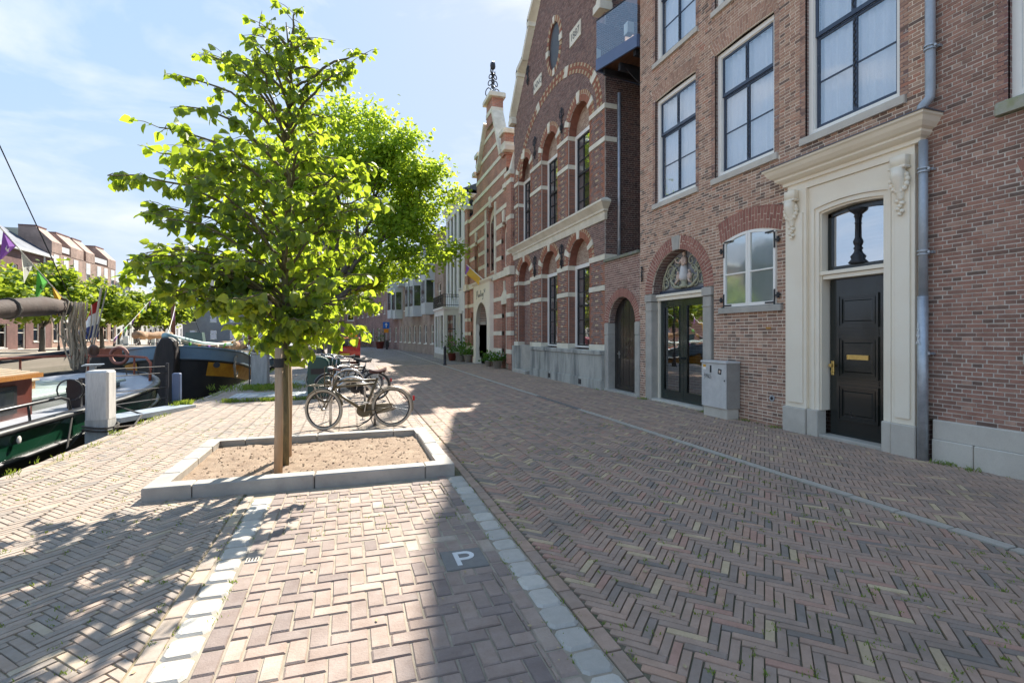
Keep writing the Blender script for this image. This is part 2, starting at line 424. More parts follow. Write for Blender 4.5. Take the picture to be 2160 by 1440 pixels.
def t_uni(r, x, y): return min(max(r.gauss(.5, .24), 0), 1)
# one land sheet per bank, water between
def sheet_obj(name, poly, z, m, label=None, parent=None):
    b = MB(); b.prism(poly, 'Z', z, .25); return b.build(name, m, parent, kind=None if parent else 'structure')
M_earth = mat('distant_paving', (.3,.26,.23), (.24,.21,.19), .9, .7, .2, 30)
g = MB(); g.prism([(QX(-60), -60), (900, -60), (900, 2500), (-900, 2500), (-900, 150), (QX(60), 150), (QX(60), 60)], 'Z', -.013, 2.2)
g.build('ground', M_joint, kind='structure')
M_farpave = brick_tex('far_paving', (.3,.25,.23), (.22,.19,.185), (.15,.13,.1), .2, .052, .008, ground=True)
FARY = 27.
# road
road = tag(bpy.data.objects.new('road', None), kind='structure'); COL.objects.link(road)
RX0, RX1 = 1.335, 4.68
emit(herring(RX0, RX1, .4, FARY, .0535, 4, .0075, R(45), t_road, seen, 3), 'Z', 0, .024, 'paver', M_road, road, 'herringbone_pavers', ch=.004, jit=.002)
b = MB(); b.prism(rectp(RX0-.12, RX1, FARY, 140), 'Z', -.004, .02); b.prism(rectp(RX0, RX1, -20, .4), 'Z', -.004, .02); b.build('far_paving', M_farpave, road)
# single course along the bay setts
rc = random.Random(4)
cr = []
y = .2
while y < FARY: cr.append((rectp(1.235+rc.uniform(-.004,.004), 1.325, y+.004, y+.198), rc.uniform(.2,.7))); y += .205
emit(cr, 'Z', 0, .024, 'border_brick', M_road, road, 'border_bricks', cap=80, ch=.004, jit=.002)
# pavement along the houses
pav = tag(bpy.data.objects.new('pavement', None), kind='structure'); COL.objects.link(pav)
def t_pav(r, x, y):
    q = r.random()
    return r.uniform(.9, 1) if q < .08 else (r.uniform(.5, .75) if q < .5 else r.uniform(.15, .5))
emit(herring(4.83, 7.12, .4, FARY, .0535, 4, .0075, R(45), t_pav, seen, 5), 'Z', .004, .024, 'paver', M_road, pav, 'herringbone_pavers', ch=.004, jit=.002)
b = MB(); b.prism(rectp(4.83, 7.4, FARY, 140), 'Z', 0, .02); b.prism(rectp(4.83, 7.4, -20, .4), 'Z', 0, .02); b.build('far_paving', M_farpave, pav)
# pale flush kerb stones between road and pavement
fk = tag(bpy.data.objects.new('flush_kerb', None), kind='structure'); COL.objects.link(fk)
y = 0.1; cr = []
while y < 120:
    l = rc.uniform(.38, .62) if y < 30 else 3
    if not 9.75 < y+l/2 < 12.6: cr.append((rectp(4.7+rc.uniform(-.006,.006), 4.8+rc.uniform(-.006,.006), y+.006, y+l-.006), .5))
    else: cr.append((rectp(4.70, 4.80, y+.004, y+l-.004), .1))
    y += l
M_fk = mat('flush_kerb_stone', (0,0,0), (.75,.74,.72), .75, 8, .4, 90, ramp=[(0,(.2,.18,.165)),(.2,(.26,.23,.21)),(.5,(.5,.45,.38)),(1,(.54,.49,.42))])
emit(cr, 'Z', .005, .02, 'kerb_stone', M_fk, fk, 'kerb_stones', ch=.006, jit=.002)
# parking bay: square herringbone of big worn pavers between two rows of granite setts
bay = tag(bpy.data.objects.new('parking_bay', None), kind='structure'); COL.objects.link(bay)
b = MB(); b.prism(rectp(-.98, 1.23, -3, 5.62), 'Z', -.009, .003); b.build('sand_bed', M_sandj, bay)
BX0, BX1 = -.595, .935
TX, TY = .632, 3.355   # tile with the P
def bkeep(x, y): return seen(x, y) and not (TX-.06 < x < TX+.36 and TY-.06 < y < TY+.36)
hb = [(p, t) for p, t in herring(BX0, BX1, 0, 5.38, .1015, 2, .011, 0, t_uni, seen, 9)]
def outside_tile(p):
    x0, x1 = min(q[0] for q in p), max(q[0] for q in p); y0, y1 = min(q[1] for q in p), max(q[1] for q in p)
    return x1 < TX+.005 or x0 > TX+.295 or y1 < TY+.005 or y0 > TY+.295
hb2 = []
for p, t in hb:
    if outside_tile(p): hb2.append((p, t)); continue
    for c in (clip(p, -9, TX-.006, -9, 99), clip(p, TX+.306, 9, -9, 99), clip(p, TX-.006, TX+.306, -9, TY-.006), clip(p, TX-.006, TX+.306, TY+.306, 99)):
        if len(c) > 2 and abs(area2(c)) > .003: hb2.append((c, t))
emit(hb2, 'Z', 0, .03, 'bay_paver', M_bayp, bay, 'bay_pavers', ch=.007, jit=.0025)
# border courses inside the setts and against the planter
cr = []; y = 0
while y < 5.4:
    cr.append((rectp(-.71, -.607, y+.006, y+.2), rc.random())); cr.append((rectp(.947, 1.04, y+.09, y+.284), rc.random())); y += .206
x = -.6
while x < 1.0: cr.append((rectp(x+.005, x+.2, 5.39, 5.485), rc.random())); x += .206
emit(cr, 'Z', 0, .03, 'border_paver', M_bayp, bay, 'border_pavers', cap=90, ch=.009, jit=.004)
def setts(x0, x1):
    out = []; y = .05
    while y < 5.4:
        l = rc.uniform(.175, .225); e = lambda: rc.uniform(-.008, .008)
        x0_, x1_ = x0+e(), x1+e(); a, b_ = y+.007, y+l-.006; k = .025
        out.append(([(x0_+k, a+e()*.5), (x1_-k, a+e()*.5), (x1_, a+k), (x1_+e()*.5, b_-k), (x1_-k, b_+e()*.4), (x0_+k, b_+e()*.4), (x0_, b_-k), (x0_+e()*.5, a+k)], rc.random())); y += l
    return out
M_settt = mat('granite_sett', (0,0,0))if False else mat('granite_setts', (0,0,0), (.8,.8,.78), .7, 14, .5, 150, ramp=[(0,(.44,.41,.36)),(.5,(.55,.51,.45)),(1,(.64,.6,.52))])
emit(setts(-.895, -.722)+setts(1.052, 1.222), 'Z', .003, .03, 'granite_sett', M_settt, bay, 'granite_setts', ch=.014, jit=.003)
# tile with a white P, and a small drain grate
M_tile = mat('grey_tile', (.2,.19,.175), (.24,.225,.21), .8, 20, .3, 200)
o = MB().bbox(TX, TX+.3, TY, TY+.3, -.02, .003, .004).build('parking_tile', M_tile, bay)
p = MB()
def P_ring(cx, cy, r0, r1, a0, a1, n=14):
    q = [(cx+r1*math.cos(a0+(a1-a0)*i/n), cy+r1*math.sin(a0+(a1-a0)*i/n)) for i in range(n+1)]
    return q+[(cx+r0*math.cos(a1+(a0-a1)*i/n), cy+r0*math.sin(a1+(a0-a1)*i/n)) for i in range(n+1)]
p.prism(rectp(TX+.085, TX+.118, TY+.045, TY+.255), 'Z', .006, .003)
p.prism(rectp(TX+.118, TX+.165, TY+.222, TY+.255), 'Z', .006, .003); p.prism(rectp(TX+.118, TX+.165, TY+.122, TY+.155), 'Z', .006, .003)
p.prism(P_ring(TX+.165, TY+.1885, .0335, .0665, -math.pi/2, math.pi/2), 'Z', .006, .003)
p.build('letter_p', mat('tile_white', (.8,.8,.78)), o)
g = MB(); g.bbox(-.70, -.615, 3.9, 3.985, -.02, .007, .003)
for i in range(4): g.box(-.69+i*.02, -.68+i*.02, 3.915, 3.97, .0072, .0082, 1)
g.build('drain_grate', [M_lstone, M_dark], bay)
# quay paving
quay = tag(bpy.data.objects.new('quay', None), kind='structure'); COL.objects.link(quay)
def in_planter(x, y): return -1.9 < x < 1.15 and 5.62 < y < 8.03
M_qj = mat('quay_joint_sand', (.36,.29,.2), (.24,.21,.11), .95, 3, .5, 200)
b = MB(); b.prism([(QX(-3)+.05, -3), (-1.0, -3), (-1.0, 5.7), (-1.0, 8), (1.23, 8), (1.23, 22), (QX(22)+.05, 22)], 'Z', -.0085, .003); b.build('joint_sand', M_qj, quay)
q1 = herring(-3.75, -1.01, .4, 22, .0535, 4, .0075, R(45), t_uni, lambda x, y: seen(x, y) and x > QX(y)+.12 and not (in_planter(x, y) and x > -1.85), 11)
q2 = herring(-1.01, 1.23, 8.03, 22, .0535, 4, .0075, R(45), t_uni, seen, 12)
emit(q1+q2, 'Z', 0, .022, 'paver', M_quayp, quay, 'herringbone_pavers', ch=.004, jit=.002)
cr = []; y = .2
while y < 5.5: cr.append((rectp(-.995, -.905, y+.004, y+.198), rc.random())); y += .205
emit(cr, 'Z', 0, .024, 'border_brick', M_quayp, quay, 'border_bricks', cap=60, ch=.004, jit=.002)
b = MB(); b.prism([(QX(22), 22), (1.23, 22), (1.23, 130), (QX(60), 130), (QX(60), 60)], 'Z', -.004, .02); b.build('far_paving', M_farpave, quay)
# quay edge: a row of worn stones, and the wall below down to the water
cr = []; y = 0
while y < 60:
    l = .24 if y < 26 else 1.2; a, c = QX(y)+.0, QX(y+l)
    cr.append(([(a-.02+rc.uniform(-.015,.01), y+.006), (a+.1, y+.006), (c+.1, y+l-.006), (c-.02+rc.uniform(-.015,.01), y+l-.006)], rc.uniform(0,.6))); y += l
emit(cr, 'Z', .002, .07, 'edge_brick', M_quayp, quay, 'edge_bricks', cap=120, ch=.006, jit=.004)
M_quaywall = brick_tex('quay_wall_brick', (.2,.16,.13), (.14,.12,.1), (.25,.22,.18), .22, .065, .012)
b = MB(); b.add([(QX(-60)-.01,-60,-.014),(QX(60)-.01,60,-.014),(QX(60)-.01,60,-3),(QX(-60)-.01,-60,-3)], [(0,1,2,3)]); b.build('quay_wall', M_quaywall, quay)
# water
M_water = bpy.data.materials.new('canal_water'); M_water.use_nodes = True
_n = M_water.node_tree; _b = _n.nodes['Principled BSDF']; _b.inputs['Base Color'].default_value = (.035,.04,.022,1); _b.inputs['Roughness'].default_value = .04; _b.inputs['IOR'].default_value = 1.33
_t = _n.nodes.new('ShaderNodeTexNoise'); _t.inputs['Scale'].default_value = 2.2; _t.inputs['Detail'].default_value = 3
_g = _n.nodes.new('ShaderNodeNewGeometry'); _n.links.new(_g.outputs['Position'], _t.inputs['Vector'])
_p = _n.nodes.new('ShaderNodeBump'); _p.inputs['Strength'].default_value = .25; _p.inputs['Distance'].default_value = .08
_n.links.new(_t.outputs[0], _p.inputs['Height']); _n.links.new(_p.outputs[0], _b.inputs['Normal'])
b = MB(); b.add([(-26,-60,-1.05),(-2,-60,-1.05),(-2,152,-1.05),(-26,152,-1.05)], [(0,1,2,3)]); b.build('canal_water', M_water, kind='structure')
# far bank
g = MB(); g.prism([(-900,-60),(-24.4,-60),(-24.4,152),(-900,152)], 'Z', .1, 3.2); g.build('far_bank', mat('far_bank_paving', (.5,.43,.36), (.42,.36,.3), .9, .5, .1, 20), kind='structure')
fb = MB(); fb.box(-24.42, -24.1, -60, 152, -3, .16); fb.build('far_quay_wall', mat('far_quay_stone', (.42,.35,.28), (.34,.29,.23), .9, .6, .4, 6, dirt=.3, stretch=(1,.3,3)), kind='structure')
# ---------------------------------------------------------------- planter of kerb stones with bare sand
pl = thing('planter', 'low grey kerbstone planter bed of bare sand around the young tree', 'planter', (-.37, 6.8, 0))
KX0, KX1, KY0, KY1, KW, KH = -1.9, 1.15, 5.63, 8.03, .185, .132
def kst(x0, x1, y0, y1):
    j = .004; MB().bbox(x0+j, x1-j, y0+j, y1-j, -.05, KH+rc.uniform(-.002,.002), .012).build('kerb_stone', M_kerb, pl)
def lst(x0, x1, y0, y1, sx, sy):
    """corner stone: L in plan"""
    w = KW; a = MB(); xo, xi = (x0, x0+w) if sx < 0 else (x1, x1-w); yo, yi = (y0, y0+w) if sy < 0 else (y1, y1-w)
    xe = x1 if sx < 0 else x0; ye = y1 if sy < 0 else y0
    a.prism([(xo,yo),(xe,yo),(xe,yi),(xi,yi),(xi,ye),(xo,ye)], 'Z', KH, .2, ch=.008); a.build('corner_kerb_stone', M_kerb, pl)
lst(KX0+.004, KX0+.42, KY0, KY0+.55, -1, -1); lst(KX1-.33, KX1-.004, KY0, KY0+.5, 1, -1)
lst(KX0+.004, KX0+.5, KY1-.55, KY1, -1, 1); lst(KX1-.5, KX1-.004, KY1-.5, KY1, 1, 1)
for a, c in ((KX0+.42, -.35), (-.35, KX1-.33)): kst(a, c, KY0, KY0+KW)
for a, c in ((KX0+.5, -.45), (-.45, KX1-.5)): kst(a, c, KY1-KW, KY1)
kst(KX0, KX0+KW, KY0+.55, KY0+1.2); kst(KX0, KX0+KW, KY0+1.2, KY1-.55); kst(KX1-KW, KX1, KY0+.5, KY0+1.2); kst(KX1-KW, KX1, KY0+1.2, KY1-.5)
s = MB(); gr = []
nx, ny = 90, 70
for j in range(ny+1):
    row = []
    for i in range(nx+1):
        x = KX0+KW-.02+(KX1-KX0-2*KW+.04)*i/nx; y = KY0+KW-.02+(KY1-KY0-2*KW+.04)*j/ny
        z = .052+.02*noise.noise((x*2.1, y*2.1, 1))+.012*noise.noise((x*7, y*7, 4))+.011*noise.noise((x*19, y*19, 2))
        row.append((x, y, z))
    gr.append(row)
s.sheet(gr); s.build('sand_bed', M_soil, pl, smooth=True)
cl = MB()
for i in range(420):
    x, y = rc.uniform(KX0+.25, KX1-.25), rc.uniform(KY0+.25, KY1-.25); r_ = rc.uniform(.005, .016)
    z = .052+.02*noise.noise((x*2.1, y*2.1, 1))+.012*noise.noise((x*7, y*7, 4))
    cl.ell((x, y, z+.004), r_, r_*rc.uniform(.6,1.2), r_*.7, 5, 3)
cl.build('soil_crumbs', M_soil, pl, kind='stuff')
# ================================================================ brick houses on the right, facade plane X = 7.1
FX = 7.1
def h_rect(ya, yb, za, zb): return lambda z: (ya, yb) if za <= z <= zb else None
def h_arch(yc, r, zs, zb):
    def f(z):
        if zb <= z <= zs: return (yc-r, yc+r)
        if zs < z < zs+r:
            w = math.sqrt(r*r-(z-zs)**2); return (yc-w, yc+w)
    return f
def h_ell(yc, zc, a, b):
    def f(z):
        if abs(z-zc) < b:
            w = a*math.sqrt(1-((z-zc)/b)**2); return (yc-w, yc+w)
    return f
def h_poly(p):
    def f(z):
        xs = []
        for i in range(len(p)):
            (a, b), (c, d) = p[i-1], p[i]
            if (b > z) != (d > z): xs.append(a+(c-a)*(z-b)/(d-b))
        return (min(xs), max(xs)) if xs else None
    return f
def field(parent, y0, y1, z0, z1, holes, m, mort, course=.063, Ls=.225, jt=.014, cap=300, seed=1, tf=None, lim=None, X=FX, bond='cross', lv=0, name='brick', fname='brickwork', plane='X-'):
    """laid bricks of a wall facing -X (or -Y), leaving the holes; bed of mortar 9 mm behind their faces"""
    r = random.Random(seed); recs = []; bk = MB(); k = 0; z = z0
    while z < z1-.005:
        zt = min(z+course, z1); zm = (z+zt)/2; iv = [lim(zm) if lim else (y0, y1)]
        if iv[0] is None: z += course; k += 1; continue
        for h in holes:
            q = h(zm)
            if not q: continue
            nv = []
            for a, b in iv:
                if q[1] <= a or q[0] >= b: nv.append((a, b)); continue
                if q[0] > a+.004: nv.append((a, q[0]))
                if q[1] < b-.004: nv.append((q[1], b))
            iv = nv
        if bond == 'cross': ln = Ls if k % 2 == 0 else Ls/2+.002
        else: ln = Ls
        off = {0: 0, 1: Ls/4, 2: Ls/2, 3: Ls/4}[k % 4] if bond == 'cross' else (Ls/2)*(k % 2)
        for a, b in iv:
            bk.prism(rectp(a, b, z, zt), plane, X+lv+.005, .03)
            n = math.floor((a-y0-off)/ln); y = y0+off+n*ln
            while y < b:
                ya, yb = max(y, a), min(y+ln, b)
                if a-y > 0 and y+ln-a < .05: pass
                if yb-ya > .035:
                    ja = jt/2; e = jt*.22
                    recs.append((rectp(ya+ja+r.uniform(-e,e), yb-ja+r.uniform(-e,e), z+ja+r.uniform(-e,e)*.6, zt-ja+r.uniform(-e,e)*.6), tf(r, (ya+yb)/2, zm, k, ln) if tf else min(max(r.gauss(.5,.22),0),1)))
                y += ln
        z += course; k += 1
    emit(recs, plane, X+lv, .012, name, m, parent, fname, cap=cap, jit=.0025)
    bk.build('mortar_bed', mort, parent, kind='stuff')
def vouss(yc, zc, r0, r1, a0, a1, n, jt=.012, split=None, sz=1.0):
    """wedge bricks of an arch (optionally split radially in two), polygons in (Y, Z)"""
    out = []
    for i in range(n):
        b0 = a0+(a1-a0)*i/n; b1 = a0+(a1-a0)*(i+1)/n; rm = (r0+r1)/2; g = jt/2/rm
        cuts = [(r0, r1)]
        if split: m = r0+(r1-r0)*(split if i % 2 else 1-split); cuts = [(r0, m-jt/2), (m+jt/2, r1)]
        for q0, q1 in cuts:
            out.append([(yc+q*math.cos(b), zc+q*sz*math.sin(b)) for q, b in ((q0, b0+g), (q1, b0+g), (q1, b1-g), (q0, b1-g))])
    return out
def arch_bricks(parent, polys, m, mort, lv=-.004, cap=300, tf=None, X=FX, name='arch_brick', backpoly=None, seed=3, tints=(.2,.8)):
    r = random.Random(seed)
    emit([(p, tf(i, r) if tf else r.uniform(*tints)) for i, p in enumerate(polys)], 'X-', X+lv, .02, name, m, parent, 'arch_bricks', cap=cap)
    if backpoly:
        b = MB()
        for p in backpoly: b.prism(p, 'X-', X+lv+.006, .03)
        b.build('arch_mortar', mort, parent)
def ring_back(yc, zc, r0, r1, a0, a1, n=16, sz=1.): return vouss(yc, zc, r0, r1, a0, a1, n, 0, None, sz)
def rframe(mb, y0, y1, z0, z1, w, x0, x1, mi=0, wb=None, wt=None):
    wb = wb or w; wt = wt or w
    mb.box(x0, x1, y0, y0+w, z0, z1, mi); mb.box(x0, x1, y1-w, y1, z0, z1, mi)
    mb.box(x0, x1, y0+w, y1-w, z0, z0+wb, mi); mb.box(x0, x1, y0+w, y1-w, z1-wt, z1, mi)
def curtain(parent, y0, y1, z0, z1, X, m=None, waves=9, amp=.025, name='curtain', seed=0):
    n = waves*6; r = random.Random(seed); ph = r.uniform(0, 6); g = [[], []]
    for i in range(n+1):
        y = y0+(y1-y0)*i/n; x = X+amp*math.sin(ph+i/6*2*math.pi+1.5*math.sin(i*.21+ph))
        g[0].append((x, y, z0)); g[1].append((x, y, z1))
    MB().sheet(g).build(name, m or M_curt, parent, smooth=True)
def pane(parent, y0, y1, z0, z1, X, m=None):
    MB().add([(X,y0,z0),(X,y0,z1),(X,y1,z1),(X,y1,z0)], [(0,1,2,3)]).build('pane', m or M_glass, parent)
def sash_window(house, y0, y1, z0, z1, sill=True, curt=True, X=FX, label=None):
    """tall Dutch sash window: white frame, navy sashes (1/3 over 2/3), ornamental centre bar, six panes"""
    fw = .085
    w = MB(); rframe(w, y0, y1, z0, z1, fw, X+.075, X+.2, wb=.1); rframe(w, y0+fw, y1-fw, z0+.1, z1-fw, .012, X+.1, X+.2)
    o = w.build('window', M_white, house)
    if label: o['label'] = label
    a0, a1, b0, b1 = y0+fw+.012, y1-fw-.012, z0+.112, z1-fw-.012
    zr = b0+(b1-b0)*.655; ym = (a0+a1)/2
    s = MB(); rframe(s, a0, a1, b0, zr, .042, X+.14, X+.175, wb=.06); s.box(X+.138, X+.172, ym-.032, ym+.032, b0+.06, zr-.042)
    zm = (b0+.06+zr-.042)/2
    for q in ((a0+.042, ym-.032), (ym+.032, a1-.042)): s.box(X+.145, X+.17, q[0], q[1], zm-.011, zm+.011)
    s.build('lower_sash', M_navy, o)
    s = MB(); rframe(s, a0, a1, zr+.002, b1, .042, X+.105, X+.138, wb=.065); s.box(X+.104, X+.136, ym-.03, ym+.03, zr+.067, b1-.042); s.build('upper_sash', M_navy, o)
    # cast ornament running up the centre bar
    s = MB(); z = b0+.12; k = 0
    while z < b1-.1:
        xx = X+.134 if z < zr-.06 else X+.1
        if not zr-.07 < z < zr+.09: s.ell((xx, ym+.011*(1 if k % 2 else -1), z), .008, .013, .026, 6, 4); s.ell((xx, ym, z+.022), .009, .008, .01, 6, 4)
        z += .046; k += 1
    s.build('bar_ornament', M_iron, o, smooth=True, kind='stuff')
    for q in ((a0+.04, ym-.03), (ym+.03, a1-.04)):
        pane(o, q[0], q[1], b0+.06, zm-.01, X+.156); pane(o, q[0], q[1], zm+.01, zr-.04, X+.156); pane(o, q[0], q[1], zr+.067, b1-.04, X+.12)
    if curt: curtain(o, y0+fw, y1-fw, z0+.1, z1-fw, X+.235, seed=int(y0*10))
    if sill: MB().bbox(X-.05, X+.1, y0-.09, y1+.09, z0-.12, z0-.002, .012).build('window_sill', M_lstone, o)
    return o
def flat_arch(y0, y1, z0, h, n, spread, crown=.03, split=True):
    """splayed soldier course over an opening; polygons in (Y, Z)"""
    out = []; yc = (y0+y1)/2; j = .006
    zz = lambda y: z0+crown*(1-((y-yc)/((y1-y0)/2))**2)
    for i in range(n):
        a, b = y0+(y1-y0)*i/n, y0+(y1-y0)*(i+1)/n
        ta, tb = yc+(a-yc)*spread, yc+(b-yc)*spread
        for k, (f0, f1) in enumerate(((0, .62), (.62, 1)) if i % 2 else ((0, .38), (.38, 1))):
            L_ = lambda y, t, f: (y+(t-y)*f, zz(y)+h*f)
            p = [L_(a, ta, f0), L_(b, tb, f0), L_(b, tb, f1), L_(a, ta, f1)]
            out.append([(p[0][0]+j, p[0][1]+j), (p[1][0]-j, p[1][1]+j), (p[2][0]-j, p[2][1]-j), (p[3][0]+j, p[3][1]-j)])
    bp = [[(y0, zz(y0)), (yc, zz(yc)), (y1, zz(y1)), (yc+(y1-yc)*spread, zz(y1)+h), (yc, zz(yc)+h), (yc+(y0-yc)*spread, zz(y0)+h)]]
    return out, bp
RB = [(0,(.18,.125,.1)),(.18,(.3,.185,.135)),(.45,(.45,.26,.18)),(.7,(.54,.325,.225)),(.88,(.57,.385,.275)),(1,(.52,.24,.155))]
M_brickA = mat('house_brick', (0,0,0), (.66,.6,.58), .85, 11, .5, 70, ramp=RB, dirt=.5)
M_brickAr = mat('red_arch_brick', (0,0,0), (.7,.62,.6), .85, 11, .5, 70, ramp=[(0,(.3,.12,.09)),(.5,(.38,.17,.125)),(1,(.45,.23,.17))], dirt=.2)
M_brickR = mat('old_red_brick', (0,0,0), (.6,.55,.54), .88, 8, .8, 60, dirt=.6, ramp=[(0,(.2,.13,.1)),(.3,(.34,.19,.14)),(.7,(.44,.23,.165)),(1,(.52,.32,.235))], bdist=.008)
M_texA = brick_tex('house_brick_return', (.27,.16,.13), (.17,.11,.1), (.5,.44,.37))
M_texR = brick_tex('old_brick_return', (.28,.14,.12), (.17,.1,.085), (.42,.37,.32), .22, .062)
M_roof = mat('slate_roof', (.06,.065,.075), (.09,.095,.1), .6, 3, .3, 20)
A = thing('brick_townhouse', 'brown brick townhouse with cream door surround and white sash windows', 'house', (FX, 7.8, 0))
ARC = (9.66, .94, 2.62)                     # arched doorway: centre, radius, springing
WA = [(8.98, 10.47, 4.79, 7.3), (6.89, 8.38, 4.79, 7.3), (4.79, 6.26, 4.83, 7.3)]
WT = [(8.98, 10.47, 8.22, 10.5), (6.89, 8.38, 8.22, 10.5)]
fa = [flat_arch(w[0]-.02, w[1]+.02, w[3], .3, 24, 1.2) for w in WA]
sa = flat_arch(6.74, 8.22, 3.42, .42, 22, 1.1, .14)
holesA = [h_rect(*w) for w in WA+WT]+[h_arch(ARC[0], ARC[1]+.3, ARC[2], -1), h_rect(4.54, 6.57, -1, 4.0)]
holesA += [h_poly(f[1][0]) for f in fa]+[h_poly(sa[1][0]), h_rect(6.83, 8.11, 2.14, 3.4)]
holesA += [h_rect(w[0]-.09, w[1]+.09, w[2]-.12, w[2]) for w in WA+WT]+[h_rect(6.7, 8.23, 2.02, 2.14)]
def tA(r, y, z, k, ln):
    if 4.0 < z < 4.95 and r.random() < .22: return r.uniform(0, .15)      # darker repair courses over the door
    q = r.random()
    if z > 3.6: return r.uniform(0, .14) if q < .09 else min(max(r.gauss(.62,.18), .2), 1)
    return r.uniform(.05, .2) if q < .1 else min(max(r.gauss(.5,.2), .15), 1)
field(A, 4.47, 11.14, 0, 3.96, holesA, M_brickA, M_mortar, course=.06, Ls=.215, jt=.0135, seed=2, tf=tA)
field(A, 4.47, 11.14, 3.96, 10.6, holesA, M_brickA, M_mortar, course=.0545, Ls=.21, jt=.0125, seed=4, tf=tA, cap=0)
for f, zf in ((f, 0) for f in fa): arch_bricks(A, f[0], M_brickA, M_mortar, backpoly=f[1], tints=(.4,.8), cap=60)
arch_bricks(A, sa[0], M_brickAr, M_mortar, backpoly=sa[1])
# body, end walls and roof behind the skin
b = MB(); b.box(FX+.42, 17, 4.45, 11.14, 0, 12.2); b.box(FX+.04, FX+.42, 4.45, 11.14, 10.6, 12.2); b.box(FX+.04, FX+.42, 11.0, 11.13, 0, 10.6); b.box(FX+.04, FX+.42, 4.45, 4.52, 0, 10.6)
b.build('body_wall', M_texA, A)
b = MB(); b.prism([(FX-.2, 12.2), (17.2, 12.2), (12, 15.2)], 'Y-', 4.4, 6.7, back=True); b.build('roof', M_roof, A)
# brick reveals of the openings
for w in WA+WT:
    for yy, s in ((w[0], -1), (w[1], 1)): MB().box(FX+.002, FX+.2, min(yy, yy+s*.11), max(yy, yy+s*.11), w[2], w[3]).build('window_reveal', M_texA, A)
for w in WA+WT: sash_window(A, *w)
# ---- shuttered window with 2 x 2 panes, hinged outside the brickwork
sw = MB(); Y0, Y1, Z0 = 6.835, 8.105, 2.15; ym = (Y0+Y1)/2
top = lambda y: 3.42+.135*(1-((y-ym)/((Y1-Y0)/2))**2)
def leafp(ya, yb, w=.05):
    for q0, q1 in ((ya, ya+w), (yb-w, yb)):
        sw.prism([(q0, Z0), (q1, Z0), (q1, top(q1)), (q0, top(q0))], 'X-', FX-.03, .05, back=True)
    sw.box(FX-.03, FX+.02, ya+w, yb-w, Z0, Z0+w+.01)
    n = 8; a = [ya+w+(yb-ya-2*w)*i/n for i in range(n+1)]
    sw.prism([(y, top(y)-w) for y in a]+[(y, top(y)) for y in reversed(a)], 'X-', FX-.03, .05, back=True)
    sw.box(FX-.028, FX+.015, ya+w, yb-w, 2.775, 2.8)
leafp(Y0, ym-.003); leafp(ym+.003, Y1)
o = sw.build('hinged_window', M_white, A)
for ya, yb in ((Y0+.05, ym-.053), (ym+.053, Y1-.05)):
    pane(o, ya, yb, Z0+.06, 2.775, FX-.006, M_frost)
    n = 8; a = [ya+(yb-ya)*i/n for i in range(n+1)]
    pp = [(ya, 2.8), (yb, 2.8)]+[(y, top(y)-.05) for y in reversed(a)]; MB().add([(FX-.006, y, z) for y, z in reversed(pp)], [tuple(range(len(pp)))]).build('pane', M_frost, o)
MB().box(FX+.012, FX+.02, Y0+.03, Y1-.03, Z0, 3.5).build('blind', mat('reflection_pale_blind', (.85,.9,.86), (.72,.82,.76), .9, 2.5), o)  # pale tone stands in for sky and trees reflected in the panes
for yy, s in ((Y0, 1), (Y1, -1)):
    for z in (2.3, 3.27):
        h = MB(); h.box(FX-.042, FX-.031, min(yy, yy+s*.03), max(yy, yy+s*.03), z-.17 if z < 3 else z-.14, z+.11 if z < 3 else z+.14)
        zz = Z0+.015 if z < 3 else top(yy+s*.1)-.045
        h.box(FX-.041, FX-.0315, min(yy+s*.03, yy+s*.22), max(yy+s*.03, yy+s*.22), zz, zz+.03)
        h.bar((FX-.035, yy-s*.1, z), (FX-.035, yy, z), .012); h.lathe([(.022,-.05),(.022,.05)], (FX-.035, yy-s*.06, z), 8)
        h.build('hinge', M_iron, o, label='black iron strap hinge')
MB().bbox(FX-.06, FX+.1, 6.7, 8.23, 2.03, 2.14, .01).build('window_sill', M_stone, A)
# ---- arched doorway with carved fanlight
yc, ra, zs = ARC
kw = .13/ra
arch_bricks(A, vouss(yc, zs, ra, ra+.3, 0, math.pi/2-kw, 21, split=.6)+vouss(yc, zs, ra, ra+.3, math.pi/2+kw, math.pi, 21, split=.6), M_brickAr, M_mortar, backpoly=ring_back(yc, zs, ra, ra+.3, 0, math.pi))
MB().prism([(yc-.11, zs+ra-.005), (yc+.11, zs+ra-.005), (yc+.14, zs+ra+.31), (yc-.14, zs+ra+.31)], 'X-', FX-.02, .06).build('keystone', M_stone, A)
b = MB(); a_ = [math.pi*i/24 for i in range(25)]
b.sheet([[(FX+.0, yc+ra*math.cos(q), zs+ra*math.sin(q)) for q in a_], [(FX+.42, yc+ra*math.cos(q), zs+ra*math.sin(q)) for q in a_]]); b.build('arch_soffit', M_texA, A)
for s in (-1, 1):
    y_in, y_out = yc+s*(ra-.005), yc+s*(ra+.24)
    j = MB(); j.bbox(FX-.03, FX+.3, min(y_in, y_out), max(y_in, y_out), 0, 2.42, .012); j.bbox(FX-.05, FX+.3, min(y_in-s*.02, y_out+s*.03), max(y_in-s*.02, y_out+s*.03), 2.43, 2.6, .012)
    j.bbox(FX-.042, FX+.3, min(y_in-s*.01, y_out+s*.012), max(y_in-s*.01, y_out+s*.012), 2.2, 2.225, .006)
    j.build('stone_jamb', M_stone, A)
MB().bbox(FX-.02, FX+.4, yc-ra, yc+ra, 0, .055, .008).build('doorstep', M_lstone, A)
fr = MB(); fr.bbox(FX+.12, FX+.3, yc-ra+.006, yc+ra-.006, 2.44, 2.52, .01); fr.bbox(FX+.09, FX+.3, yc-ra+.006, yc+ra-.006, 2.525, 2.59, .01)
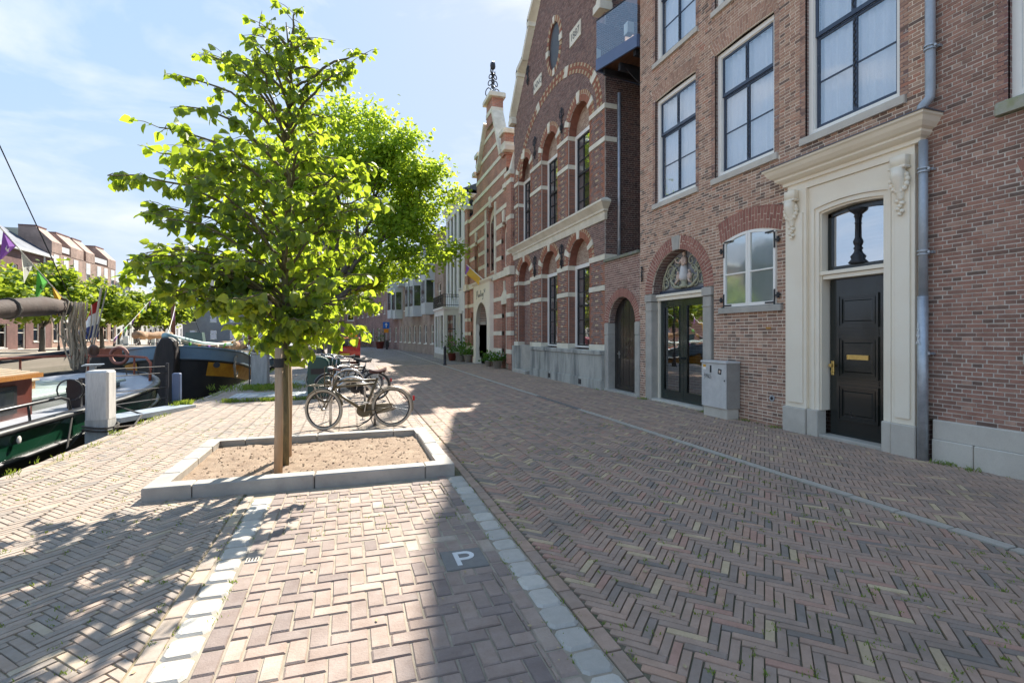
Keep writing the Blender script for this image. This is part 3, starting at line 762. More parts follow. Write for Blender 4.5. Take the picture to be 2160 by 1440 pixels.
fr.box(FX+.16, FX+.3, yc-ra+.006, yc-ra+.07, .056, 2.438); fr.box(FX+.16, FX+.3, yc+ra-.07, yc+ra-.006, .056, 2.438); fr.build('door_frame', M_cream, A)
for s in (0, 1):
    ya, yb = (yc-ra+.075, yc-.004) if s == 0 else (yc+.004, yc+ra-.075)
    d = MB(); rframe(d, ya, yb, .075, 2.435, .12, FX+.2, FX+.25, wb=.2, wt=.14); rframe(d, ya+.12, yb-.12, .275, 2.295, .018, FX+.185, FX+.2)
    o = d.build('glazed_door', M_dgreen, A); pane(o, ya+.12, yb-.12, .275, 2.295, FX+.22, M_dglass)
    MB().bbox(FX+.15, FX+.2, yb-.06 if s == 0 else ya+.03, yb-.03 if s == 0 else ya+.06, 1.05, 1.09, .004).build('door_knob', M_iron, o)
# carved tympanum: board, scroll work, figure
ty = MB(); ty.prism([(yc+(ra-.01)*math.cos(q), zs+(ra-.01)*math.sin(q)) for q in a_], 'X-', FX+.28, .03)
ty = ty.build('tympanum', mat('tympanum_grey', (.33,.34,.36), (.25,.25,.27), .6, 4), A)
MB().bbox(FX+.2, FX+.28, yc-ra+.02, yc+ra-.02, 2.595, 2.67, .01).build('tympanum_base', M_navy, ty)
M_scroll = mat('olive_carving', (.36,.36,.24), (.5,.47,.34), .7, 14, .5, 60)
M_figure = mat('painted_carving', (.62,.42,.34), (.7,.56,.42), .6, 12, .3, 60)
sc = MB()
def spiral(y, z, r, turns, s, ph=0, tk=.02, x=FX+.25, n=26):
    pts = [(x-.02*math.sin(i/n*3), y+s*r*(1-.8*i/n)*math.cos(ph+turns*2*math.pi*i/n), z+r*(1-.8*i/n)*math.sin(ph+turns*2*math.pi*i/n)) for i in range(n+1)]
    sc.tube(pts, [tk*(1-.5*i/n) for i in range(n+1)], 6)
for s in (-1, 1):
    spiral(yc+s*.70, 2.83, .14, 1.6, s, 0); spiral(yc+s*.38, 2.86, .17, 1.5, s, 2.2); spiral(yc+s*.5, 3.13, .15, 1.5, s, 1); spiral(yc+s*.25, 3.3, .12, 1.4, s, .5); spiral(yc+s*.66, 3.05, .1, 1.4, s, 3)
    sc.tube([(FX+.24, yc+s*.84, 2.72), (FX+.23, yc+s*.76, 3.0), (FX+.22, yc+s*.58, 3.26), (FX+.24, yc+s*.3, 3.42)], [.03,.028,.024,.02], 7)
    sc.tube([(FX+.24, yc+s*.1, 2.7), (FX+.22, yc+s*.3, 2.74), (FX+.22, yc+s*.5, 2.9), (FX+.23, yc+s*.45, 3.1), (FX+.24, yc+s*.3, 3.2)], [.03,.035,.028,.024,.015], 7)
    for i in range(16):
        q = random.Random(i*7+s); sc.ell((FX+.245, yc+s*q.uniform(.2,.8), q.uniform(2.72, 3.2)), .02, q.uniform(.025,.05), q.uniform(.02,.04), 6, 4)
sc.build('scroll_carving', M_scroll, ty, smooth=True)
fg = MB(); X_ = FX+.2
fg.lathe([(.1,2.7),(.12,2.74),(.06,2.8),(.09,2.86)], (X_+.03, yc, 0), 10); fg.build('pedestal', M_scroll, ty, smooth=True)
fg = MB(); fg.lathe([(.09,2.86),(.115,2.92),(.1,3.05),(.075,3.18),(.06,3.22)], (X_+.02, yc, 0), 12); fg.build('white_robe', mat('robe_white', (.75,.73,.7), (.6,.58,.55)), ty, smooth=True)
fg = MB(); fg.lathe([(.06,3.2),(.075,3.27),(.085,3.34),(.06,3.39),(.028,3.41),(.028,3.43)], (X_+.02, yc, 0), 12); fg.ell((X_+.015, yc-.005, 3.475), .042, .042, .055, 10, 7)
fg.tube([(X_, yc+.07, 3.36), (X_-.02, yc+.13, 3.27), (X_-.05, yc+.2, 3.31), (X_-.05, yc+.24, 3.38)], [.026,.023,.02,.016], 7); fg.tube([(X_, yc-.08, 3.36), (X_-.03, yc-.11, 3.25), (X_-.06, yc-.03, 3.2)], [.026,.023,.018], 7)
fg.build('carved_figure', M_figure, ty, smooth=True)
for s in (-1, 1): fg = MB(); fg.ell((X_+.02, yc+s*.2, 2.95), .05, .07, .09, 8, 6); fg.ell((X_+.01, yc+s*.2, 3.06), .035, .035, .04, 8, 6); fg.tube([(X_, yc+s*.18, 2.9), (X_-.03, yc+s*.24, 2.83), (X_, yc+s*.3, 2.8)], [.03,.025,.02], 6); fg.build('carved_cherub', M_figure, ty, smooth=True)
# ---- main door with cream surround
D = MB()
yl, yr = 6.57, 4.54
for s, (ya, yb) in ((1, (6.17, yl)), (-1, (yr, 4.84))):
    D.bbox(FX-.09, FX+.05, ya, yb, .42, 3.98, .006); D.bbox(FX-.065 if 0 else FX-.115, FX-.09, ya+.05, yb-.06, .5, 3.6, .006)
n = 20
def segtop(ya, yb, za, rise):
    ym_ = (ya+yb)/2; h_ = (yb-ya)/2
    return [(ya+(yb-ya)*i/n, za+rise*(1-(((ya+(yb-ya)*i/n)-ym_)/h_)**2)) for i in range(n+1)]
def archband(ya, yb, zb, za, rise, w, x, d):
    """architrave: two uprights and a segmental head"""
    t0 = segtop(ya, yb, za, rise); t1 = segtop(ya-w, yb+w, za+w*.9, rise)
    D.prism([(ya-w, zb), (ya, zb)]+t0[:1]+[(t1[0][0], t1[0][1])], 'X-', x, d, back=True); D.prism([(yb, zb), (yb+w, zb), t1[-1], t0[-1]], 'X-', x, d, back=True)
    for i in range(n): D.prism([t0[i], t0[i+1], t1[i+1], t1[i]], 'X-', x, d)
DY0, DY1 = 4.985, 5.945
# wall panel above the head up to the frieze
hd = segtop(DY0-.05, DY1+.05, 3.56, .05)
for i in range(n): D.prism([hd[i], hd[i+1], (hd[i+1][0], 3.98), (hd[i][0], 3.98)], 'X-', FX-.03, .2)
for ya, yb in ((4.84, DY0-.05), (DY1+.05, 6.17)): D.box(FX-.03, FX+.2, ya, yb, .42, 3.98)
archband(DY0-.02, DY1+.02, .42, 3.54, .05, .07, FX-.055, .09); archband(DY0-.09, DY1+.09, .42, 3.6, .06, .045, FX-.08, .1); archband(DY0+.0, DY1-.0, .42, 3.515, .045, .03, FX-.02, .18)
D.box(FX-.06, FX+.1, yr+.02, yl-.02, 3.985, 4.1)
D.build('door_surround', M_cream, A)
# cornice
c = MB(); prof = [(0,0),(.1,0),(.1,.05),(.16,.07),(.2,.1),(.2,.13),(.25,.15),(.3,.2),(.33,.25),(.36,.27),(.36,.3),(0,.3)]
P = []; m = len(prof); ends = (4.32, 6.74)
for i, (d, z) in enumerate(prof):
    e = d*.75
    P += [(FX+.02, ends[0]+.22-e, 4.1+z), (FX-d, ends[0]+.22-e, 4.1+z), (FX-d, ends[1]-.2+e, 4.1+z), (FX+.02, ends[1]-.2+e, 4.1+z)]
F = []
for i in range(m-1):
    for k in range(3): F.append((i*4+k, i*4+k+1, (i+1)*4+k+1, (i+1)*4+k))
F.append((0, 3, 2, 1)); c.add(P, [f[::-1] for f in F]); o = c.build('door_cornice', M_cream, A)
MB().prism([(FX+.05, ends[0]-.06), (FX-.38, ends[0]-.08), (FX-.38, ends[1]+.1), (FX+.05, ends[1]+.08)], 'Z', 4.412, .012, back=True).build('lead_flashing', mat('lead_sheet', (.1,.11,.14), (.14,.15,.18), .5, 6, .2, 30), o)
for yy in (6.40, 4.69):      # carved consoles
    k = MB(); k.bbox(FX-.2, FX-.09, yy-.1, yy+.1, 3.84, 3.98, .008); k.bbox(FX-.22, FX-.09, yy-.11, yy+.11, 3.8, 3.835, .006)
    k.tube([(FX-.18, yy, 3.8), (FX-.19, yy, 3.7), (FX-.15, yy, 3.58), (FX-.13, yy, 3.45), (FX-.14, yy, 3.38)], [.085,.08,.065,.045,.03], 10)
    for i in range(14):
        q = i/13*2*math.pi; k.ell((FX-.16-.03*math.cos(q/2), yy+.09*math.sin(q), 3.64+.13*math.cos(q)), .035, .034, .04, 7, 5)
    for i in range(7): k.ell((FX-.145, yy+.03*math.sin(i*2.1), 3.42-i*.035), .03, .045-.003*i, .03, 7, 5)
    for s in (-1, 1): k.ell((FX-.2, yy+s*.045, 3.76), .03, .035, .035, 7, 5)
    k.build('console', M_cream, A, smooth=True)
for ya, yb in ((6.16, 6.6), (5.96, 6.16), (4.51, 4.83), (4.83, 4.975)):
    e = .13 if yb-ya > .25 else .16; MB().bbox(FX-(.13 if yb-ya > .25 else .1), FX+.1, ya+.003, yb-.003, 0, .418, .012).build('plinth_block', M_stone if 0 else M_lstone, A)
MB().bbox(FX-.08, FX+.2, 4.975, 5.96, 0, .05, .01).build('doorstep', M_stone, A)
# door leaf with three raised panels
d = MB(); XD = FX+.13
d.box(XD, XD+.05, DY0+.03, DY1-.03, .055, 2.47)
for z0_, z1_ in ((1.72, 2.22), (.95, 1.58), (.3, .84)):
    for i, (e, w_, x) in enumerate(((0, .022, .026), (.022, .02, .014), (.05, .012, .02))): rframe(d, DY0+.17+e, DY1-.17-e, z0_+e, z1_-e, w_, XD-x, XD)
    d.prism(rectp(DY0+.26, DY1-.26, z0_+.09, z1_-.09), 'X-', XD-.016, .016, ch=.014)
for z in (1.615, 1.66, .87, .905): d.box(XD-.014, XD, DY0+.17, DY1-.17, z, z+.022)
o = d.build('front_door', M_black, A, label='glossy black panelled front door')
m_ = MB(); rframe(m_, 5.29, 5.62, 1.235, 1.305, .012, XD-.035, XD-.014); m_.box(XD-.03, XD-.014, 5.302, 5.608, 1.247, 1.293); m_.build('letter_slot', M_brass, o)
m_ = MB(); m_.bbox(XD-.015, XD, 5.85, 5.9, .98, 1.2, .006); m_.lathe([(.028,-.05),(.03,-.03),(.012,-.02),(.012,0)], (XD-.012, 5.875, 1.13), 10, axis='X'); m_.lathe([(.014,-.02),(.014,0)], (XD-.012, 5.875, 1.03), 8, axis='X'); m_.build('lock_plate', M_brass, o, smooth=False)
t = MB(); t.bbox(FX-.01, XD+.05, DY0+.005, DY1-.005, 2.475, 2.54, .008); t.bbox(FX-.04, XD+.05, DY0-.03, DY1+.03, 2.545, 2.6, .008); t.build('transom_bar', M_cream, A)
f = MB(); XT = FX+.1
t0 = segtop(DY0+.012, DY1-.012, 3.51, .045)
f.box(XT, XT+.06, DY0+.012, DY0+.07, 2.6, 3.5); f.box(XT, XT+.06, DY1-.07, DY1-.012, 2.6, 3.5); f.box(XT, XT+.06, DY0+.07, DY1-.07, 2.6, 2.67)
for i in range(n): f.prism([(t0[i][0], t0[i][1]-.07), (t0[i+1][0], t0[i+1][1]-.07), t0[i+1], t0[i]], 'X-', XT, .06, back=True)
o = f.build('fanlight', M_black, A)
t0 = segtop(DY0+.07, DY1-.07, 3.45, .045); MB().prism([(DY0+.07, 2.67), (DY1-.07, 2.67)]+[(y, z-.01) for y, z in reversed(t0)], 'X-', XT+.03, .006, back=True).build('pane', glass('fanlight_glass', (.5,.55,.58), .55), o)
f = MB(); yq = 5.465
f.lathe([(.1,2.67),(.11,2.69),(.07,2.74),(.085,2.78),(.045,2.83),(.03,2.87),(.045,2.9),(.028,2.93),(.04,2.96),(.05,3.0),(.035,3.04),(.026,3.06),(.022,3.26),(.034,3.27),(.022,3.29),(.028,3.36),(.04,3.37),(.03,3.4),(.06,3.43),(.1,3.46),(.11,3.49)], (XT+.0, yq, 0), 12)
f.build('fanlight_column', M_iron, o, smooth=True)
# small wall vent, wall anchor
v = MB(); v.lathe([(.055,-.012),(.055,.01)], (FX, 6.93, .49), 14, axis='X'); v.lathe([(.03,-.014),(.03,.0)], (FX-.003, 6.93, .49), 10, 1, axis='X'); v.build('wall_vent', [M_zinc, M_dark], A)
v = MB(); v.tube([(FX-.03, 11.0, 3.0), (FX-.04, 11.0, 3.15), (FX-.03, 11.0, 3.3)], .018, 6); v.ell((FX-.04, 11.0, 3.32), .02, .04, .03); v.ell((FX-.04, 11.0, 3.12), .02, .045, .03); v.ell((FX-.04, 11.0, 2.98), .02, .03, .03); v.build('wall_anchor', M_iron, A, smooth=True)
b = MB(); b.box(FX-.014, FX-.004, 6.95, 7.06, 1.715, 1.745); b.build('yellow_plate', mat('yellow_plate', (.6,.3,.05)), A)

# ================================================================ the old house at the right edge
B = thing('old_brick_house', 'weathered red brick house on a pale stone plinth, right of the grey downpipe', 'house', (FX, 2.0, 0))
WB = (2.2, 3.62, 4.26, 6.8); ab = flat_arch(1.9, 3.44, 3.2, .34, 18, 1.14, .16)
def tB(r, y, z, k, ln): return min(max(r.gauss(.5,.25), 0), 1)
field(B, -1.0, 4.47, .53, 7.6, [h_rect(*WB), h_rect(WB[0]-.1, WB[1]+.1, WB[2]-.15, WB[2]), h_poly(ab[1][0]), h_rect(1.9, 3.38, 1.4, 3.22)], M_brickR, M_mortar2, .0525, .205, .0125, seed=5, tf=tB)
arch_bricks(B, ab[0], M_brickAr, M_mortar, backpoly=ab[1])
b = MB(); b.box(FX+.42, 17, -9, 4.45, 0, 12); b.box(FX+.04, FX+.42, -9, 4.44, 7.6, 12); b.box(FX+.02, FX+.42, -9, -1, 0, 7.6); b.build('body_wall', M_texR, B)
b = MB(); b.prism([(FX-.2, 12), (17.2, 12), (12, 15)], 'Y-', -9.1, 13.5, back=True); b.build('roof', M_roof, B)
for yy, s in ((WB[0], -1), (WB[1], 1)): MB().box(FX+.002, FX+.2, min(yy, yy+s*.1), max(yy, yy+s*.1), WB[2], WB[3]).build('window_reveal', M_texR, B)
sash_window(B, *WB, sill=False)
MB().bbox(FX-.07, FX+.1, WB[0]-.1, WB[1]+.1, WB[2]-.15, WB[2]-.003, .02).build('window_sill', mat('mossy_stone', (.42,.4,.34), (.3,.31,.17), .85, 5, .4, 60), B)
sash_window(B, 1.9, 3.38, 1.4, 3.2)
y = 4.38
for i, l in enumerate((.95, 1.1, 1.2, 1.2, 1.2)):
    MB().bbox(FX-.03, FX+.1, y-l+.004, y-.004, .29, .53, .012).build('plinth_stone', M_lstone, B); y -= l
y = 4.38
for i, l in enumerate((.45, 1.0, 1.2, 1.2, 1.2)):
    MB().bbox(FX-.045, FX+.1, y-l+.004, y-.004, 0, .286, .012).build('plinth_stone', M_lstone, B); y -= l
# ---------------------------------------------------------------- downpipe with 129A
dp = thing('downpipe', 'grey zinc downpipe with clamps beside the cream door surround', 'pipe', (FX-.09, 4.43, 0))
dp_x = FX-.1
b = MB(); b.tube([(dp_x, 4.44, .0), (dp_x, 4.44, 2.1)], .058, 14); b.build('lower_pipe', M_zinc, dp, smooth=True)
b = MB(); b.tube([(dp_x+.01, 4.44, 2.1), (dp_x+.01, 4.44, 4.1)], .05, 14); b.tube([(dp_x-.03, 4.44, 4.42), (dp_x-.04, 4.42, 4.52), (dp_x+.02, 4.37, 4.62), (dp_x+.02, 4.365, 4.75), (dp_x+.02, 4.365, 12)], .055, 14); b.build('upper_pipe', mat('painted_zinc', (.36,.39,.42), (.44,.47,.5), .45, 8, .1, 40, metal=.3), dp, smooth=True)
for z, y_ in ((1.37, 4.44), (2.66, 4.44), (3.72, 4.44), (5.25, 4.365), (6.1, 4.365), (7.0, 4.365)):
    b = MB()
    for q in (-.022, .022): b.lathe([(.062,-.008),(.066,-.008),(.066,.008),(.062,.008)], (dp_x+.012, y_, z+q), 14)
    b.box(dp_x+.05, FX, y_-.09, y_-.06, z-.015, z+.015); b.lathe([(.016,-.012),(.016,.012)], (dp_x, y_-.075, z), 8, axis='X'); b.build('pipe_clamp', M_zinc, dp)
def text_obj(s, size, loc, rot, m, parent, name='lettering', ext=.002, align='CENTER', vertical=False):
    cu = bpy.data.curves.new(name, 'FONT'); cu.body = s; cu.size = size; cu.extrude = ext; cu.align_x = align; cu.align_y = 'CENTER'
    if vertical: cu.space_line = .85
    t_ = bpy.data.objects.new('tmp_text', cu); COL.objects.link(t_)
    dg = bpy.context.evaluated_depsgraph_get(); me = bpy.data.meshes.new_from_object(t_.evaluated_get(dg)); bpy.data.objects.remove(t_)
    me.materials.clear(); me.materials.append(m)
    o_ = bpy.data.objects.new(name, me); COL.objects.link(o_); o_.rotation_euler = rot; o_.location = Vector(loc)-org(parent); setp(o_, parent); return o_
FACE = (R(90), 0, R(-90))         # letters on a wall facing -X
M_tw = mat('white_lettering', (.8,.8,.78))
text_obj('1\n2\n9\nA', .085, (dp_x-.066, 4.455, 1.62), FACE, M_tw, dp, vertical=True)
# ---------------------------------------------------------------- utility cabinet
cb = thing('utility_cabinet', 'grey steel utility cabinet with graffiti tag and stickers against the brick wall', 'cabinet', (FX-.18, 7.95, 0))
cy0, cy1, cx0 = 7.68, 8.38, FX-.33
M_cab = mat('cabinet_grey', (.66,.64,.6), (.56,.545,.52), .5, 5, .08, 60, dirt=.15)
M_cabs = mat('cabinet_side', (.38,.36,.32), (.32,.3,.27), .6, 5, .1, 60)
MB().bbox(cx0+.03, FX-.02, cy0+.02, cy1-.02, 0, .2, .01).build('concrete_foot', M_lstone, cb)
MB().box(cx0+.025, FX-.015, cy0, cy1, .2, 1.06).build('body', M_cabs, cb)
o = MB().bbox(cx0, cx0+.022, cy0+.01, cy1, .2, 1.055, .006).build('door', M_cab, cb)
MB().bbox(cx0-.02, FX-.01, cy0-.015, cy1+.015, 1.062, 1.1, .01).build('lid', M_cab, cb)
MB().box(cx0-.008, cx0-.001, 8.09, 8.13, .87, 1.01).build('handle', M_dark, o)
MB().box(cx0-.003, cx0-.0005, 8.25, 8.33, .97, 1.02, 0).build('orange_sticker', mat('sticker_orange', (.8,.4,.03)), o); MB().box(cx0-.003, cx0-.0005, 8.25, 8.33, .925, .97).build('white_sticker', M_white, o)
s_ = MB(); s_.obox((cx0-.002, 7.86, .9), (.0015,0,0), (0,.045,.008), (0,-.008,.05)); s_.obox((cx0-.004, 7.86, .9), (.001,0,0), (0,.022,.003), (0,-.003,.026), 1); s_.build('dark_sticker', [M_dark, M_figure], o)
gfr = MB()
for pts in ([(.0,.1),(-.03,.0),(.03,.06),(-.01,-.08)],[(.06,-.03),(.08,.07),(.11,-.02),(.12,.06)],[(.14,-.05),(.17,.07),(.2,-.05)],[(.15,0),(.19,.01)],[(.22,-.04),(.23,.06)],[(.26,.05),(.225,.0),(.27,-.06)],[(.36,.06),(.3,.05),(.29,-.04),(.35,-.06),(.37,.0),(.32,.01)]):
    gfr.tube([(cx0-.002, 8.31-.5*a-.03, .79+.75*b_) for a, b_ in pts], .0028, 5)
gfr.build('graffiti', M_dark, o)
MB().box(cx0-.012, cx0-.001, 7.72, 7.735, .72, .75).build('lock', M_iron, o)

# ================================================================ low wall with the arched plank gate, alley behind
Gw = thing('gate_wall', 'low red brick wall with stone coping and arched gateway between two houses', 'wall', (FX, 12.07, 0))
gyc, gr_, gz = 12.07, .70, 1.96
field(Gw, 11.15, 13.0, 0, 3.72, [h_arch(gyc, gr_+.23, gz, -1)], mat('gate_brick', (0,0,0), (.66,.6,.58), .85, 9, .5, 60, ramp=[(0,(.2,.11,.09)),(.5,(.31,.175,.14)),(1,(.4,.25,.2))]), M_mortar, .0615, .22, .011, seed=8, cap=250)
arch_bricks(Gw, vouss(gyc, gz, gr_, gr_+.23, 0, math.pi, 34), M_brickAr, M_mortar, backpoly=ring_back(gyc, gz, gr_, gr_+.23, 0, math.pi))
b = MB(); b.sheet([[(FX, gyc+gr_*math.cos(q), gz+gr_*math.sin(q)) for q in a_], [(FX+.35, gyc+gr_*math.cos(q), gz+gr_*math.sin(q)) for q in a_]]); b.build('arch_soffit', M_texA, Gw)
b = MB(); b.box(FX+.3, FX+.38, 11.15, gyc-gr_, 0, 3.7); b.box(FX+.3, FX+.38, gyc+gr_, 13.0, 0, 3.7); b.box(FX+.3, FX+.38, gyc-gr_, gyc+gr_, gz+gr_, 3.7); b.build('wall_core', M_texA, Gw)
y = 11.16
for l in (.62, .6, .61): MB().bbox(FX-.07, FX+.42, y+.003, y+l-.003, 3.72, 3.8, .012).build('coping_stone', mat('mossy_coping', (.24,.23,.2), (.2,.21,.13), .9, 5, .4, 50), Gw); y += l
for s in (-1, 1):
    a, c = gyc+s*gr_, gyc+s*(gr_+.22)
    MB().bbox(FX-.02, FX+.3, min(a, c), max(a, c), 0, 1.62, .012).build('stone_jamb', M_stone, Gw); MB().bbox(FX-.025, FX+.3, min(a, c), max(a, c), 1.625, 1.95, .012).build('stone_jamb', M_stone, Gw)
MB().bbox(FX-.06, FX+.4, gyc-gr_-.2, gyc+gr_+.2, 0, .06, .01).build('threshold', M_stone, Gw)
gd = thing('plank_gate', 'black varnished arched plank door in the low brick wall', 'door', (FX+.25, gyc, .06))
npl = 9; M_plank = mat('tarred_planks', (.008,.007,.007), (.016,.012,.01), .3, 3, .25, 20, spec=.6, coat=.5, stretch=(1,1,.2))
for i in range(npl):
    ya = gyc-gr_+.01+(2*gr_-.02)*i/npl+.005; yb = ya+(2*gr_-.02)/npl-.01
    ht = lambda y: gz+math.sqrt(max(gr_**2-(y-gyc)**2, .0004))-.012
    MB().prism([(ya, .075), (yb, .075), (yb, ht(yb)), ((ya+yb)/2, ht((ya+yb)/2)), (ya, ht(ya))], 'X-', FX+.2+.004*(i % 2), .05, back=True, ch=.006).build('plank', M_plank, gd)
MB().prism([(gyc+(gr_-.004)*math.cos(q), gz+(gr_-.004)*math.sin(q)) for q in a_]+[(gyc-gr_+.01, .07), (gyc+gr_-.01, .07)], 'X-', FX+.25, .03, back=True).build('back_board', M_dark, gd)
MB().bbox(FX+.15, FX+.2, gyc-gr_+.04, gyc+gr_-.2, .09, .2, .01).build('weather_bar', M_plank, gd)
h = MB(); h.box(FX+.185, FX+.2, gyc+.42, gyc+.46, .95, 1.15); h.tube([(FX+.19, gyc+.44, 1.08), (FX+.14, gyc+.44, 1.08), (FX+.14, gyc+.3, 1.08)], .011, 7); h.build('door_handle', M_steel, gd)
MB().box(FX-.012, FX-.003, 11.22, 11.32, 1.55, 1.75).build('green_plate', mat('green_enamel', (.05,.3,.16)), Gw)
# alley behind: side wall of the gabled hall is part of that hall; here a rear wall closes the view, raised higher to block sun through the gap
al = thing('alley_wall', 'grey rendered rear wall at the back of the alley above the gate', 'wall', (FX+4, 12.1, 0))
MB().box(FX+4.0, FX+9, 11.15, 13.0, 0, 14.8).build('wall', M_texR, al)
MB().box(FX+.6, FX+4, 11.16, 12.99, 3.2, 3.4).build('flat_roof', mat('grey_render', (.35,.35,.35), (.28,.28,.28), .9, 2), al)
# thin drainpipe in the alley
ap = thing('alley_drainpipe', 'slim grey drainpipe climbing the dark side wall in the alley', 'pipe', (FX+.42, 12.93, 3.4))
MB().tube([(FX+.42, 12.9, 3.4), (FX+.42, 12.9, 8.7)], .05, 12).build('pipe', M_zinc, ap, smooth=True)
for z in (4.4, 5.9, 7.4): MB().lathe([(.058,-.012),(.058,.012)], (FX+.42, 12.9, z), 12).build('pipe_clamp', M_zinc, ap)
# ---------------------------------------------------------------- glass balcony high between the houses
bl = thing('glass_balcony', 'blue-edged steel balcony with glass balustrade hanging above the alley', 'balcony', (7.6, 12.0, 9.08))
q = [(6.63, 12.62), (7.06, 11.2), (8.7, 11.3), (8.5, 12.95)]
e = MB()
for i in range(3):
    a, c = Vector((*q[i-1], 9.2)), Vector((*q[i], 9.2))
    if i != 0 or True: e.bar(a, c, .025, .16)
e.build('fascia', mat('blue_steel', (.1,.14,.24), (.12,.16,.27), .4, 3), bl)
MB().prism([(x+(7.6-x)*.03, y+(12-y)*.03) for x, y in q], 'Z', 9.2, .05, back=True).build('deck', mat('deck_wood', (.18,.08,.04), (.12,.055,.03), .7, 4, .2, 30, stretch=(6,1,1)), bl)
for i in (0, 1):
    a, c = Vector((*q[i-1], 9.9)), Vector((*q[i], 9.9)); MB().add([tuple(a-Vector((0,0,.56))), tuple(c-Vector((0,0,.56))), tuple(c+Vector((0,0,.56))), tuple(a+Vector((0,0,.56)))], [(0,1,2,3)]).build('glass_panel', glass('balcony_glass', (.86,.93,.95), .16) if i == 0 else MATS['balcony_glass'], bl)
a, c = Vector((*q[0], 10.47)), Vector((*q[1], 10.47)); MB().bar(a, c, .014, .012).build('top_rail', M_iron, bl)
k = MB(); k.bar((6.8, 12.5, 9.0), (8.6, 12.6, 9.0), .05, .08); k.bar((7.1, 11.4, 9.0), (8.6, 11.5, 9.0), .05, .08); k.bar((7.0, 12.0, 8.92), (8.6, 12.1, 8.92), .05, .1); k.prism([(7.15, 8.9), (8.3, 8.9), (8.3, 8.0)], 'Y-', 11.95, .04, back=True); k.build('bracket', M_iron, bl)
lmp = MB(); lmp.box(7.2, 7.4, 11.9, 12.1, 9.85, 10.15); lmp.build('lantern', M_white, bl)
# ================================================================ gabled hall of 1887: polychrome brick, round arches
H = thing('gabled_hall', 'tall dark brick gabled hall of 1887 with white stone bands and round arches', 'building', (FX, 17.2, 0))
H0, H1, HC = 13.0, 21.4, 17.2
OP = [(13.98, 15.56), (16.5, 18.06), (19.3, 20.86)]
M_hall = mat('hall_brick', (0,0,0), (.66,.62,.6), .85, 7, .4, 60, ramp=[(0,(.17,.105,.09)),(.3,(.25,.15,.125)),(.6,(.33,.195,.155)),(.68,(.34,.13,.075)),(.86,(.45,.18,.1)),(.9,(.52,.38,.22)),(1,(.62,.48,.3))])
SP1, SP2 = 3.98, 8.4           # springing of lower and upper arches
AR = .78
def gab(z):
    if z < 11.3: return (H0, H1)
    if z > 15.7: return None
    w = 4.0*(15.7-z)/4.4
    return (HC-w, HC+w)
holesH = []
for a, c in OP:
    m_ = (a+c)/2; holesH += [h_arch(m_, AR+.33, SP1, SP1), h_rect(a, c, 0, SP1), h_arch(m_, AR+.33, SP2, SP2), h_rect(a, c, 5.5, SP2)]
bands = [(1.15, 1.32), (2.92, 3.07), (3.82, 3.98), (7.28, 7.43), (8.25, 8.4)]
BIGA, BIGB, BIGZ = 3.75, 2.55, 8.4
holesH += [lambda z: (H0-.1, H1+.1) if 4.98 < z < 5.62 else None]
holesH += [h_ell(16.8, 12.15, .52+.2, .85+.2)]
def tH(r, y, z, k, ln):
    e = min(min(abs(y-a), abs(y-c)) for a, c in OP+[(H0, H0)])
    if (z < 3.98 or 5.6 < z < 8.4):
        if e < .13 or (e < .24 and k % 4 < 2): return r.uniform(.68, .84)
        pc = [(H0+.98/2), 16.03, 18.68, 21.13]
        d = min(abs(y-p) for p in pc)
        if d < .075 and k % 3 == 0: return r.uniform(.92, 1)
        if d < .16 and k % 3 == 0: return r.uniform(.7, .8)
    return min(max(r.gauss(.3,.16),0),.6)
for z0_, z1_ in bands:      # the coursed field leaves the stone bands out
    holesH.append((lambda a, c: (lambda z: (H0-.1, H1+.1) if a < z < c else None))(z0_, z1_))
# ring of the big relieving arch is laid apart
def h_ring(z):
    return None
nb = 74; bigp = []
for i in range(nb):
    t0, t1 = math.pi*i/nb, math.pi*(i+1)/nb
    f = lambda t, d: (HC-.3+(BIGA+d)*math.cos(t), BIGZ+(BIGB+d)*math.sin(t))
    for d0, d1 in ((-.32, -.2), (-.19, -.11), (-.1, 0)): bigp.append(([f(t0+.003, d0), f(t0+.003, d1), f(t1-.003, d1), f(t1-.003, d0)], i, d0))
field(H, H0, H1, 1.15, 15.7, holesH, M_hall, M_mortar2, .0605, .2, .009, seed=12, tf=tH, lim=gab)
rr_ = random.Random(5)
emit([(p, rr_.uniform(.92,1) if (d0 > -.15 or d0 < -.3) and i % 2 else rr_.uniform(.68,.8)) for p, i, d0 in bigp if i % 18 not in (8, 9)], 'X-', FX-.012, .02, 'arch_brick', M_hall, H, 'arch_bricks', cap=200)
for i in (8, 26, 44, 62): 
    t0, t1 = math.pi*i/nb, math.pi*(i+2)/nb
    MB().prism([f(t0, -.34), f(t0, .02), f(t1, .02), f(t1, -.34)], 'X-', FX-.02, .03).build('arch_stone', M_wstone, H)
